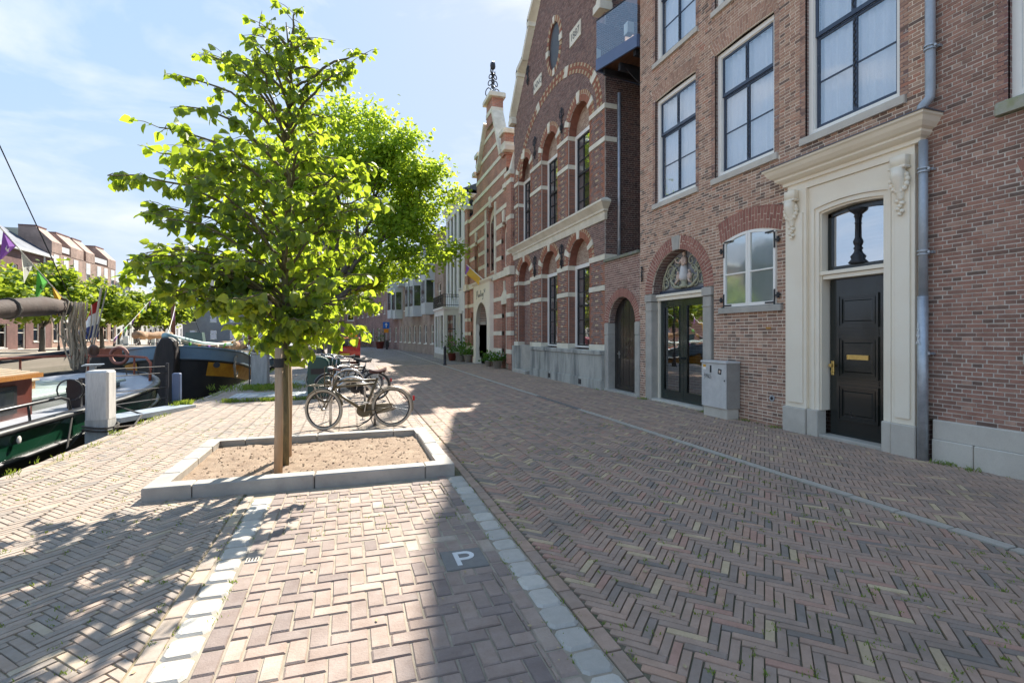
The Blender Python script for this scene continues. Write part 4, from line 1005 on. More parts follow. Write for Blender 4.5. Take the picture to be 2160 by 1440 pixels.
for lv_, sp in ((0, SP1), (1, SP2)):
    for a, c in OP:
        m_ = (a+c)/2; polys = vouss(m_, sp, AR, AR+.2, 0, math.pi, 36, .009)+vouss(m_, sp, AR+.209, AR+.33, 0, math.pi, 44, .009)
        arch_bricks(H, [p for i, p in enumerate(polys)], M_hall, M_mortar2, lv=-.01, cap=80, tf=lambda i, r: (r.uniform(.7,.84) if i < 36 else (r.uniform(.92,1) if i % 2 else r.uniform(.68,.8))), backpoly=ring_back(m_, sp, AR, AR+.33, 0, math.pi))
        for q in (math.pi/2, math.pi*.14, math.pi*.86):
            w = .11 if q == math.pi/2 else .09; r0, r1 = AR-.02, AR+.36
            MB().prism([(m_+r0*math.cos(q-w), sp+r0*math.sin(q-w)), (m_+r1*math.cos(q-w), sp+r1*math.sin(q-w)), (m_+r1*math.cos(q+w), sp+r1*math.sin(q+w)), (m_+r0*math.cos(q+w), sp+r0*math.sin(q+w))], 'X-', FX-.03, .06).build('keystone' if q == math.pi/2 else 'arch_stone', M_wstone, H)
        s_ = MB(); s_.sheet([[(FX-.005, m_+AR*math.cos(t), sp+AR*math.sin(t)) for t in a_], [(FX+.42, m_+AR*math.cos(t), sp+AR*math.sin(t)) for t in a_]]); s_.build('arch_soffit', mat('hall_red_soffit', (.3,.12,.08), (.22,.09,.06), .85, 6, .4, 40), H)
# stone bands on every pier, returning into the openings
piers = [(H0-.02, OP[0][0]), (OP[0][1], OP[1][0]), (OP[1][1], OP[2][0]), (OP[2][1], H1)]
for z0_, z1_ in bands:
    for a, c in piers: MB().bbox(FX-.022, FX+.4, a-.003, c+.003, z0_, z1_, .01).build('stone_band', M_wstone, H)
# reveals of the openings (brick sides)
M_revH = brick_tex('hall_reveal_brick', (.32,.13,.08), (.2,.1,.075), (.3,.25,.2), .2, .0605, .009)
for a, c in OP:
    for z0_, z1_ in ((1.32, 2.92), (3.07, 3.82), (5.62, 7.28), (7.43, 8.25)):
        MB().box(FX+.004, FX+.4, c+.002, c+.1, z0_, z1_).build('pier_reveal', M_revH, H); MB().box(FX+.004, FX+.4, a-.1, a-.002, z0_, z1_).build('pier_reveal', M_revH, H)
# windows: white frame, black 2 x 6 sash, patterned tympanum above; the left lower bay is a blind niche with steps
M_tymp = brick_tex('tympanum_brick', (.5,.36,.25), (.3,.16,.11), (.5,.44,.36), .12, .06, .01)
M_sashb = mat('sash_black', (.02,.022,.025), (.03,.03,.034), .35, 5)
def hall_window(a, c, z0, z1, zt):
    w = MB(); rframe(w, a, c, z0, z1, .12, FX+.26, FX+.36, wb=.05); o = w.build('window', M_white, H)
    s = MB(); y0, y1 = a+.12, c-.12; rframe(s, y0, y1, z0+.05, z1-.12, .045, FX+.29, FX+.34)
    zm = z0+(z1-z0)*.5; s.box(FX+.27, FX+.34, y0+.045, y1-.045, zm-.035, zm+.035)
    for i in (1, 2): s.box(FX+.295, FX+.335, y0+(y1-y0)*i/3-.013, y0+(y1-y0)*i/3+.013, z0+.095, z1-.165)
    for i in range(1, 6):
        if i != 3: s.box(FX+.298, FX+.33, y0+.045, y1-.045, z0+(z1-z0)*i/6-.012, z0+(z1-z0)*i/6+.012)
    s.build('sash', M_sashb, o)
    for zz0, zz1 in ((z0+.09, zm-.03), (zm+.03, z1-.16)): pane(o, y0+.04, y1-.04, zz0, zz1, FX+.32)
    for ya, yb in ((y0, y0+.3), (y1-.3, y1)): curtain(o, ya, yb, z0+.05, z1-.1, FX+.37, mat('grey_curtain', (.45,.45,.46), (.35,.35,.37), .9, 3), 4, .02)
for i, (a, c) in enumerate(OP):
    m_ = (a+c)/2
    if i < 2:
        hall_window(a, c, 1.2, SP1-.02, SP1)
        MB().prism([(m_+AR*math.cos(t), SP1+AR*math.sin(t)) for t in a_], 'X-', FX+.3, .05).build('tympanum', M_tymp, H)
    hall_window(a, c, 5.64, SP2-.02, SP2)
    MB().prism([(m_+AR*math.cos(t), SP2+AR*math.sin(t)) for t in a_], 'X-', FX+.3, .05).build('tympanum', M_tymp, H)
a, c = OP[2]; m_ = (a+c)/2
def tN(r, y, z, k, ln): return r.uniform(.92, 1) if abs(y-m_) < .07+.06*(k % 2) and k % 4 < 2 else min(max(r.gauss(.45,.14),.1),.66)
field(H, a, c, 1.2, SP1+AR, [], M_hall, M_mortar2, .0605, .2, .009, seed=14, tf=tN, lv=.3, cap=0, lim=lambda z: (a, c) if z < SP1 else (m_-math.sqrt(max(AR**2-(z-SP1)**2, 0)), m_+math.sqrt(max(AR**2-(z-SP1)**2, 0))))
for z0_, z1_ in bands[1:3]: MB().box(FX+.285, FX+.33, a, c, z0_, z1_).build('niche_band', M_wstone, H)
MB().bbox(FX+.1, FX+.5, a, c, .12, 1.18, .02).build('niche_base', M_stone, H)
MB().bbox(FX-.25, FX+.4, a-.05, c+.1, 0, .14, .02).build('niche_step', M_stone, H)
# body wall, side wall to the alley, roof
b = MB(); b.box(FX+.45, 22, H0+.02, H1-.02, 0, 11.3); b.build('body_wall', M_texR, H)
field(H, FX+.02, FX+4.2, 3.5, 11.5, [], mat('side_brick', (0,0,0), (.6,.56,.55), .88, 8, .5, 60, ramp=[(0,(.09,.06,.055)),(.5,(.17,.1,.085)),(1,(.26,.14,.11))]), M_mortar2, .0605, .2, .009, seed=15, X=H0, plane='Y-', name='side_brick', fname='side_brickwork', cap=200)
b = MB(); b.prism([(H0+.05, 11.2), (H1-.05, 11.2), (HC, 15.5)], 'X-', FX+.06, 15, back=True); b.build('roof', M_roof, H)
b = MB(); b.box(FX+.1, FX+3.4, H0+.02, H0+2.7, 11.2, 17); b.build('sun_blocking_chimney', mat('orange_brick', (.5,.2,.1), (.36,.14,.08), .85, 6, .3, 30), H)  # orange brick chimney, enlarged out of view to keep sun off the road
# moulded cornice between the storeys
def cornice(parent, X, y0, y1, z0, prof, m, name='cornice', ret=True):
    c = MB(); P = []; k = len(prof)
    for d, z in prof:
        e = d if ret else 0
        P += [(X+.05, y0-e, z0+z), (X-d, y0-e, z0+z), (X-d, y1+e, z0+z), (X+.05, y1+e, z0+z)]
    F = [(i*4+j, i*4+j+1, i*4+5+j, i*4+4+j) for i in range(k-1) for j in range(3)]
    F += [(0, 3, 2, 1), ((k-1)*4, (k-1)*4+1, (k-1)*4+2, (k-1)*4+3)]
    c.add(P, [f[::-1] for f in F]); return c.build(name, m, parent)
cornice(H, FX, H0-.02, H1+.05, 4.98, [(.03,0),(.05,.22),(.1,.24),(.1,.3),(.16,.36),(.24,.44),(.27,.46),(.27,.52),(.05,.64)], M_wstone)
# plinth
y = H0-.01
for l in (1.5, 1.5, 1.4, 1.6):
    MB().bbox(FX-.12, FX+.2, y+.003, y+l-.003, .3, 1.02, .015).build('plinth_stone', M_plinth, H); MB().bbox(FX-.16, FX+.2, y+.003, y+l-.003, 1.025, 1.15, .02).build('plinth_cap', M_plinth, H); MB().bbox(FX-.15, FX+.2, y+.003, y+l-.003, 0, .296, .015).build('plinth_stone', M_plinth, H); y += l
MB().bbox(FX-.12, FX+.2, OP[2][1]+.02, H1, 0, 1.15, .02).build('plinth_stone', M_plinth, H)
for yy in (14.35, 16.9): MB().box(FX-.156, FX-.14, yy-.1, yy+.1, .06, .22).build('cellar_vent', M_iron, H)
# gable coping with kneelers
for s in (-1, 1):
    e = 4.12*s
    pts = [(HC+e, 11.2), (HC+e*1.03, 11.45), (HC+e*.78, 12.75), (HC+e*.80, 13.05), (HC+e*.62, 13.2), (HC+e*.44, 14.1), (HC+e*.46, 14.4), (HC+e*.2, 15.2), (HC, 16.1)]
    for (p0, p1) in zip(pts[:-1], pts[1:]):
        u = Vector((0, p1[0]-p0[0], p1[1]-p0[1])); mid = Vector((FX-.02, (p0[0]+p1[0])/2, (p0[1]+p1[1])/2)); nrm = Vector((0, -u.z, u.y)).normalized()
        MB().obox(mid, u/2*1.02, Vector((.2, 0, 0)), nrm*.1).build('coping_stone', M_wstone, H)
    MB().bbox(FX-.25, FX+.2, HC+e-.22, HC+e+.22, 11.05, 11.3, .03).build('kneeler', M_wstone, H)
# field under the raking coping beyond the straight slope
# oval window
ovy, ovz = 16.8, 12.15; n_ = 40
op_ = []
for i in range(n_):
    t0, t1 = 2*math.pi*i/n_, 2*math.pi*(i+1)/n_
    op_.append([(ovy+q*.52/.52*math.cos(t), ovz+(q+.33)*math.sin(t)) for q, t in ((.52, t0+.01), (.72, t0+.01), (.72, t1-.01), (.52, t1-.01))])
arch_bricks(H, op_, M_hall, M_mortar2, lv=-.01, cap=50, tf=lambda i, r: r.uniform(.92,1) if i % 2 else r.uniform(.66,.8), backpoly=op_)
for t in (0, .5, 1, 1.5):
    t *= math.pi; w = .12
    MB().prism([(ovy+q*math.cos(u), ovz+(q+.33)*math.sin(u)) for q, u in ((.5, t-w), (.75, t-w), (.75, t+w), (.5, t+w))], 'X-', FX-.03, .06).build('arch_stone', M_wstone, H)
el = [(ovy+.52*math.cos(2*math.pi*i/n_), ovz+.85*math.sin(2*math.pi*i/n_)) for i in range(n_)]
b = MB(); b.sheet([[(FX-.01, y, z) for y, z in el+el[:1]], [(FX+.3, y, z) for y, z in el+el[:1]]]); b.build('oval_reveal', MATS['hall_red_soffit'], H)
o = MB().prism(el, 'X-', FX+.26, .03, back=True).build('oval_window', M_cream, H)
MB().prism([(ovy+.33*math.cos(2*math.pi*i/n_), ovz+.63*math.sin(2*math.pi*i/n_)) for i in range(n_)], 'X-', FX+.255, .004).build('pane', M_dglass, o)
# dated stones
for yy, s in ((14.97, '1887'), (18.42, 'ANNO')):
    o = MB().bbox(FX-.03, FX+.02, yy-.42, yy+.42, 11.28, 11.8, .008).build('date_stone', M_wstone, H)
    text_obj(s, .34, (FX-.034, yy, 11.53), FACE, mat('grey_lettering', (.16,.15,.14)), o)
def iron_anchor(y, z, h):
    k = MB(); x = FX-.05
    k.tube([(x, y, z-h/2), (x, y, z+h/2)], .022, 6)
    for s in (-1, 1):
        for zz, r in ((z+h*.28, .2), (z-h*.3, .13)):
            k.tube([(x, y+s*r*(1-.7*i/14)*(1-math.cos(i/14*4.5))*.7, zz+r*(1-.6*i/14)*math.sin(i/14*5.5)) for i in range(15)], .018, 6)
    k.ell((x, y, z+h/2), .03, .04, .07, 8, 6); k.ell((x, y, z), .03, .05, .04, 8, 6); k.ell((x, y, z-h/2), .03, .035, .05, 8, 6)
    k.build('wall_anchor', M_iron, H, smooth=True)
for yy in (16.03, 18.68): iron_anchor(yy, 4.35, .75); iron_anchor(yy, 9.1, .8)
iron_anchor(19.5, 12.4, .7)

# ================================================================ stepped-gable house with cream portal
S = thing('stepped_gable_house', 'banded red brick house with stepped gable, wrought finial and cream arched portal', 'building', (FX, 26.2, 0))
M_sb = brick_tex('banded_house_brick', (.46,.19,.125), (.32,.14,.095), (.5,.42,.33), .22, .07, .011)
S0, S1, SC = 21.45, 30.9, 25.3
sil = [(S0, 0), (S1, 0), (S1, 8.9), (29.3, 8.9), (29.3, 9.9), (28.4, 9.9), (28.4, 10.9), (27.7, 10.9), (26.1, 13.0), (24.5, 13.0), (23.2, 10.3), (22.6, 10.3), (22.6, 8.5), (S0, 8.5)]
holes_s = [h_arch(26.55, 1.2, 2.2, 0), h_rect(22.3, 23.3, 0, 3.1), h_rect(28.9, 29.9, .9, 3.0), h_arch(25.35, .8, 7.6, 4.9), h_arch(22.9, .5, 6.6, 4.9), h_arch(28.4, .5, 6.6, 4.9)]
# wall as course strips with openings
w = MB(); z = 0
while z < 13:
    zm = z+.05; q = h_poly(sil)(zm); iv = [q] if q else []
    for hh in holes_s:
        g_ = hh(zm)
        if not g_: continue
        nv = []
        for a, c in iv:
            if g_[1] <= a or g_[0] >= c: nv.append((a, c)); continue
            if g_[0] > a: nv.append((a, g_[0]))
            if g_[1] < c: nv.append((g_[1], c))
        iv = nv
    for a, c in iv: w.prism(rectp(a, c, z, z+.1), 'X-', FX, .4)
    z += .1
w.build('wall', M_sb, S)
b = MB(); b.box(FX+.42, 20, S0, S1, 0, 8.45); b.build('body_wall', M_texR, S)
MB().prism([(S0+.6, 8.5), (S1, 8.5), (SC+.8, 12.6)], 'X-', FX+.45, 12, back=True).build('roof', M_roof, S)
for z in (.75, 1.6, 2.45, 3.3, 4.4, 5.3, 6.1, 6.9, 7.7, 8.55, 9.4, 10.3, 11.2, 12.1):
    q = h_poly(sil)(z+.05)
    iv = [q]
    for hh in holes_s:
        g_ = hh(z+.1)
        if g_:
            nv = []
            for a, c in iv:
                if g_[1] <= a or g_[0] >= c: nv.append((a, c)); continue
                if g_[0] > a: nv.append((a, g_[0]))
                if g_[1] < c: nv.append((g_[1], c))
            iv = nv
    for a, c in iv:
        hgt = .3 if z == 4.4 else .2
        MB().box(FX-.03 if z != 4.4 else FX-.1, FX+.1, a, c, z, z+hgt).build('stone_band', M_wstone, S)
# projecting piers at the corners and caps on the steps
for ya, yb, zt in ((S0, 22.15, 8.9), (30.2, S1, 9.4)):
    for z0_, z1_ in ((.3, 4.3), (4.75, zt)): MB().box(FX-.14, FX, ya, yb, z0_, z1_).build('corner_pier', M_sb, S)
    for z in (.75, 1.6, 2.45, 3.3, 5.3, 6.9, 8.55): MB().box(FX-.165, FX-.005, ya-.01, yb+.01, z, z+.2).build('stone_band', M_wstone, S)
    MB().bbox(FX-.25, FX+.3, ya-.08, yb+.08, zt, zt+.22, .04).build('pier_cap', M_wstone, S); MB().box(FX-.25, FX+.1, ya-.1, yb+.1, 4.35, 4.74).build('stone_band', M_wstone, S)
MB().add([(FX-.1,S0+.15,9.12),(FX-.1,22.05,9.12),(FX+.3,22.05,9.12),(FX+.3,S0+.15,9.12),(FX+.1,21.8,10.1)], [(0,1,4),(1,2,4),(2,3,4),(3,0,4),(0,3,2,1)]).build('obelisk', M_wstone, S)
for ya, yb, z in ((29.2, 29.75, 9.9), (28.3, 28.75, 10.9), (22.2, 22.75, 10.3), (22.15, 22.6, 8.5)): MB().bbox(FX-.22, FX+.4, ya, yb, z, z+.25, .04).build('step_cap', M_wstone, S)
for ya, yb, z0_, z1_ in ((22.55, 23.15, 10.2, 11.2), (27.6, 28.2, 10.9, 11.8)):
    MB().box(FX-.1, FX+.35, ya, yb, z0_, z1_).build('step_turret', M_sb, S); MB().bbox(FX-.2, FX+.45, ya-.1, yb+.1, z1_, z1_+.25, .05).build('step_cap', M_wstone, S); MB().box(FX-.12, FX+.36, ya-.01, yb+.01, z0_+.4, z0_+.6).build('stone_band', M_wstone, S)
for s in (-1, 1):
    p0, p1 = ((26.1, 13.0), (27.75, 10.9)) if s > 0 else ((24.5, 13.0), (23.1, 10.3))
    u = Vector((0, p1[0]-p0[0], p1[1]-p0[1])); MB().obox((FX+.1, (p0[0]+p1[0])/2, (p0[1]+p1[1])/2+.05), u/2, (.3,0,0), Vector((0,-u.z,u.y)).normalized()*.09).build('coping_stone', M_wstone, S)
MB().box(FX-.1, FX+.5, 24.75, 25.85, 12.6, 13.9).build('chimney', M_sb, S); MB().box(FX-.13, FX+.5, 24.72, 25.88, 13.15, 13.4).build('stone_band', M_wstone, S); MB().bbox(FX-.28, FX+.6, 24.55, 26.05, 13.9, 14.15, .05).build('chimney_cap', M_wstone, S)
fi = MB(); x = FX+.1; yy = 25.3
fi.tube([(x, yy, 14.15), (x, yy, 15.7)], .03, 6)
for s in (-1, 1):
    for zz, r in ((14.35, .42), (14.85, .27), (15.2, .22)):
        for ax in (0, 1):
            w_ = lambda i: s*r*(.15+(1-.6*i/14)*(1-math.cos(i/14*5))*.62)
            fi.tube([(x+(w_(i) if ax else 0), yy+(0 if ax else w_(i)), zz+r*.75*(1-.6*i/14)*math.sin(i/14*6)) for i in range(15)], .026, 6)
    fi.tube([(x, yy, 15.25), (x+s*.13, yy+s*.1, 15.45), (x+s*.16, yy+s*.13, 15.62)], [.05,.05,.01], 6)
fi.lathe([(.03,15.58),(.13,15.68),(.15,15.8),(.13,15.95),(.02,16.05)], (x, yy, 0), 8); fi.build('finial', M_iron, S, smooth=True)
# windows, keystones
for yc_, r_, zs_, zb_ in ((25.35, .8, 7.6, 4.9), (22.9, .5, 6.6, 4.9), (28.4, .5, 6.6, 4.9)):
    fp = [(yc_-r_, zb_), (yc_+r_, zb_)]+[(yc_+r_*math.cos(t), zs_+r_*math.sin(t)) for t in a_]
    o = MB().prism(fp, 'X-', FX+.2, .05, back=True).build('window', M_cream, S)
    k = r_-.12
    for s in (-1, 1): MB().prism([(yc_+s*.03, zb_+.15), (yc_+s*(k-.02), zb_+.15), (yc_+s*(k-.02), zs_), (yc_+s*.03, zs_+k*.6)], 'X-', FX+.19, .006, back=True).build('pane', M_dglass, o)
    arch_bricks(S, vouss(yc_, zs_, r_, r_+.28, 0, math.pi, 20), M_hall, M_mortar2, lv=-.01, cap=20, tints=(.66,.8), backpoly=ring_back(yc_, zs_, r_, r_+.28, 0, math.pi))
    MB().prism([(yc_-.1, zs_+r_-.05), (yc_+.1, zs_+r_-.05), (yc_+.16, zs_+r_+.5), (yc_-.16, zs_+r_+.5)], 'X-', FX-.09, .12).build('keystone', M_wstone, S)
    b = MB(); b.sheet([[(FX, y, z) for y, z in fp[2:]], [(FX+.25, y, z) for y, z in fp[2:]]]); b.build('arch_soffit', M_sb, S)
for ya, yb in ((24.3, 24.52), (26.18, 26.4)): MB().box(FX-.06, FX+.1, ya, yb, 4.75, 8.4).build('window_pilaster', M_wstone, S)
# cream portal with cursive lettering
b = MB(); yc_, r_ = 26.55, 1.2; th = [math.pi*i/20 for i in range(21)]
for i in range(20):
    q0, q1 = ((yc_+r_*math.cos(t), 2.2+r_*math.sin(t)) for t in (th[i], th[i+1])); b.prism([q0, (q0[0], 4.4), (q1[0], 4.4), q1], 'X-', FX-.22, .3)
b.box(FX-.22, FX+.08, yc_+r_, yc_+r_+.55, .35, 4.4); b.box(FX-.22, FX+.08, yc_-r_-.55, yc_-r_, .35, 4.4); b.build('portal', M_cream, S)
b = MB(); b.box(FX-.26, FX+.1, yc_+r_-.02, yc_+r_+.6, 0, .35); b.box(FX-.26, FX+.1, yc_-r_-.6, yc_-r_+.02, 0, .35); b.build('portal_base', M_cream, S)
rev = MB(); rev.sheet([[(FX-.22, yc_+r_*math.cos(t), 2.2+r_*math.sin(t)) for t in th], [(FX+1.4, yc_+r_*math.cos(t), 2.2+r_*math.sin(t)) for t in th]]); rev.box(FX+.08, FX+1.4, yc_+r_, yc_+r_+.1, 0, 2.2); rev.box(FX+.08, FX+1.4, yc_-r_-.1, yc_-r_, 0, 2.2); rev.build('portal_soffit', M_cream, S)
MB().prism([(yc_-r_, 0), (yc_+r_, 0)]+[(yc_+r_*math.cos(t), 2.2+r_*math.sin(t)) for t in th], 'X-', FX+.38, .03).build('portal_door', M_dgreen, S)
cornice(S, FX-.2, yc_-r_-.6, yc_+r_+.6, 4.4, [(.02,0),(.1,.08),(.14,.12),(.14,.18),(0,.2)], M_cream, 'portal_cornice')
b = MB()
for k, pts in enumerate(([(0,-.25),(.02,.3),(.16,.34),(.2,.15),(.05,.02)],[(.3,.05),(.22,-.02),(.3,-.12),(.36,.06),(.38,-.12)],[(.42,.08),(.44,-.1),(.52,-.1),(.54,.08),(.57,-.1)],[(.62,-.1),(.72,.3),(.66,.32),(.66,-.1),(.74,-.08)],[(.78,.08),(.8,-.08),(.88,-.06),(.9,.1),(.93,-.1)],[(.98,.08),(1.02,-.1),(1.1,.1),(1.02,-.34),(.92,-.3)],[(1.15,.3),(1.3,.1),(1.36,.34)])):
    b.tube([(FX-.222, yc_+.95-1.35*a_x, 3.82+.8*b_z) for a_x, b_z in pts], .022, 5)
b.build('cursive_lettering', mat('faded_lettering', (.3,.28,.22)), S)
# side door and side window
MB().box(FX+.2, FX+.26, 22.3, 23.3, 0, 3.1).build('side_door', M_cream, S); MB().box(FX+.19, FX+.2, 22.45, 23.15, .2, 2.1).build('door_panel', M_dgreen, S); MB().prism([(22.3, 3.1), (23.3, 3.1), (23.3, 3.5), (22.8, 3.85), (22.3, 3.5)], 'X-', FX-.05, .06).build('door_hood', M_wstone, S)
MB().box(FX+.2, FX+.26, 28.9, 29.9, .9, 3.0).build('side_window', M_cream, S); MB().box(FX-.06, FX+.02, 22.72, 22.88, 3.4, 4.2).build('keystone', M_wstone, S)
# its flag
fl = thing('yellow_flag', 'yellow and purple flag on a slanted pole above the cream portal', 'flag', (FX-.1, 26.9, 4.5))
MB().tube([(FX-.05, 26.2, 4.5), (FX-.95, 26.9, 5.5)], .025, 6).build('pole', M_white, fl)
def cloth(p0, u, v, nu=10, nv=8, amp=.06, ph=0):
    p0, u, v = Vector(p0), Vector(u), Vector(v); nn = u.cross(v).normalized()
    return [[tuple(p0+u*(i/nu)+v*(j/nv)+nn*amp*math.sin(ph+i/nu*7+j/nv*3)*(j/nv+.2)) for i in range(nu+1)] for j in range(nv+1)]
MB().sheet(cloth((FX-.93, 26.9, 5.46), (.62, -.5, -.7), (-.05, .08, -.42))).build('flag_cloth', mat('flag_yellow', (.8,.45,.04), (.75,.5,.1), .8, 2), fl, smooth=True)
MB().sheet(cloth((FX-.96, 26.93, 5.5), (.14, -.12, -.15), (-.06, .1, -.48), 4)).build('flag_stripe', mat('flag_purple', (.3,.12,.5), (.35,.15,.5), .8, 2), fl, smooth=True)

# ================================================================ white house with bay and balcony
Wh = thing('white_house', 'white plastered house with ground-floor bay and iron balcony', 'house', (7, 33.6, 0))
M_wp = mat('white_plaster', (.72,.72,.7), (.64,.64,.62), .8, 1.5, .15, 40, dirt=.1)
WX = 6.95
W0, W1 = 31.0, 37.4
wins = [(32.0, 32.75, 4.7, 7.0), (33.5, 34.2, 4.2, 7.0), (34.7, 35.4, 4.2, 7.0), (36.0, 36.7, 4.7, 7.0), (32.0, 32.75, 8.0, 9.9), (33.5, 34.2, 8.0, 9.9), (34.7, 35.4, 8.0, 9.9), (36.0, 36.7, 8.0, 9.9), (31.6, 32.4, .3, 3.0)]
def strip_wall(parent, y0, y1, z0, z1, holes, X, d, m, st=.1, name='wall'):
    w = MB(); zs_ = sorted({z0, z1}|{h[2] for h in holes if z0 < h[2] < z1}|{h[3] for h in holes if z0 < h[3] < z1})
    for za, zb in zip(zs_[:-1], zs_[1:]):
        zm = (za+zb)/2; iv = [(y0, y1)]
        for h in holes:
            if h[2] <= zm <= h[3]:
                nv = []
                for a, c in iv:
                    if h[1] <= a or h[0] >= c: nv.append((a, c)); continue
                    if h[0] > a: nv.append((a, h[0]))
                    if h[1] < c: nv.append((h[1], c))
                iv = nv
        for a, c in iv: w.box(X, X+d, a, c, za, zb)
    return w.build(name, m, parent)
def far_window(parent, y0, y1, z0, z1, X, fm, pm_=None, bars=(2, 2), w=.08, X2=.1):
    f = MB(); rframe(f, y0, y1, z0, z1, w, X+X2, X+X2+.08)
    for i in range(1, bars[0]): f.box(X+X2+.01, X+X2+.06, y0+(y1-y0)*i/bars[0]-.025, y0+(y1-y0)*i/bars[0]+.025, z0+w, z1-w)
    for i in range(1, bars[1]): f.box(X+X2+.012, X+X2+.055, y0+w, y1-w, z0+(z1-z0)*i/bars[1]-.025, z0+(z1-z0)*i/bars[1]+.025)
    o = f.build('window', fm, parent); pane(o, y0+w, y1-w, z0+w, z1-w, X+X2+.04, pm_ or M_dglass); return o
strip_wall(Wh, W0, W1, 0, 10.7, wins, WX, .3, M_wp)
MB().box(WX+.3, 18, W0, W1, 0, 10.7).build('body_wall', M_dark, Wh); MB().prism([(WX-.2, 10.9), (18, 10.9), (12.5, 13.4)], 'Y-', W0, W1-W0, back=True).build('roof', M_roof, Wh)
for q in wins:
    far_window(Wh, *q, WX, mat('dark_frame', (.05,.055,.055), (.06,.06,.06), .5, 3), bars=(1, 2)); MB().box(WX-.08, WX, q[0]-.12, q[1]+.12, q[3]+.02, q[3]+.2).build('window_hood', M_wp, Wh); MB().box(WX-.07, WX, q[0]-.08, q[1]+.08, q[2]-.1, q[2]-.01).build('window_sill', M_wp, Wh)
cornice(Wh, WX, W0, W1, 10.4, [(.03,0),(.1,.1),(.25,.25),(.3,.4),(.3,.5),(0,.52)], M_wp, ret=False)
MB().box(WX-.05, WX-.001, W0, W1, 7.45, 7.65).build('string_course', M_wp, Wh)
bx0, by0, by1 = 5.95, 32.8, 36.6
bw = MB(); bw.box(bx0-.04, WX, by0-.04, by1+.04, 0, .32, 1); bw.box(bx0, WX, by0, by1, .32, .75); bw.box(bx0, WX, by0, by1, 2.95, 3.35); bw.box(bx0-.1, WX, by0-.1, by1+.1, 3.35, 3.5)
for ya, yb in ((by0, by0+.3), (by0+1.35, by0+1.6), (by0+2.3, by0+2.5), (by1-.3, by1)): bw.box(bx0, bx0+.25, ya, yb, .75, 2.95)
bw.box(WX-.2, WX, by0, by0+.25, .75, 2.95); bw.box(bx0+.1, WX-.01, by0+.3, by1-.3, .75, 2.95, 2)
bay_o = bw.build('bay', [M_wp, M_stone, M_dark], Wh)
f = MB(); f.box(bx0+.26, WX-.21, by0+.02, by0+.1, 2.0, 2.06); f.box(bx0+.25, bx0+.31, by0+.02, by0+.1, .76, 2.94); f.box(WX-.26, WX-.2, by0+.02, by0+.1, .76, 2.94); f.build('bay_window', MATS['dark_frame'], bay_o)
MB().add([(bx0+.26,by0+.06,.76),(WX-.21,by0+.06,.76),(WX-.21,by0+.06,2.94),(bx0+.26,by0+.06,2.94)], [(0,1,2,3)]).build('pane', glass('bay_glass', (.6,.6,.58), .45), bay_o)
for ya, yb in ((by0+.3, by0+1.35), (by0+1.6, by0+2.3), (by0+2.5, by1-.3)): pane(bay_o, ya, yb, .76, 2.94, bx0+.08, M_dglass)
rl = MB()
for z in (3.6, 4.15, 4.3): rl.box(bx0-.08, bx0-.05, by0-.08, by1+.08, z, z+.035); rl.box(bx0-.08, WX, by0-.08, by0-.05, z, z+.035)
for i in range(26): y = by0-.06+(by1-by0+.12)*i/25; rl.box(bx0-.075, bx0-.055, y-.01, y+.01, 3.5, 4.3)
for i in range(8): x = bx0+(WX-bx0)*i/8; rl.box(x-.01, x+.01, by0-.075, by0-.055, 3.5, 4.3)
rl.build('balcony_railing', M_iron, Wh)
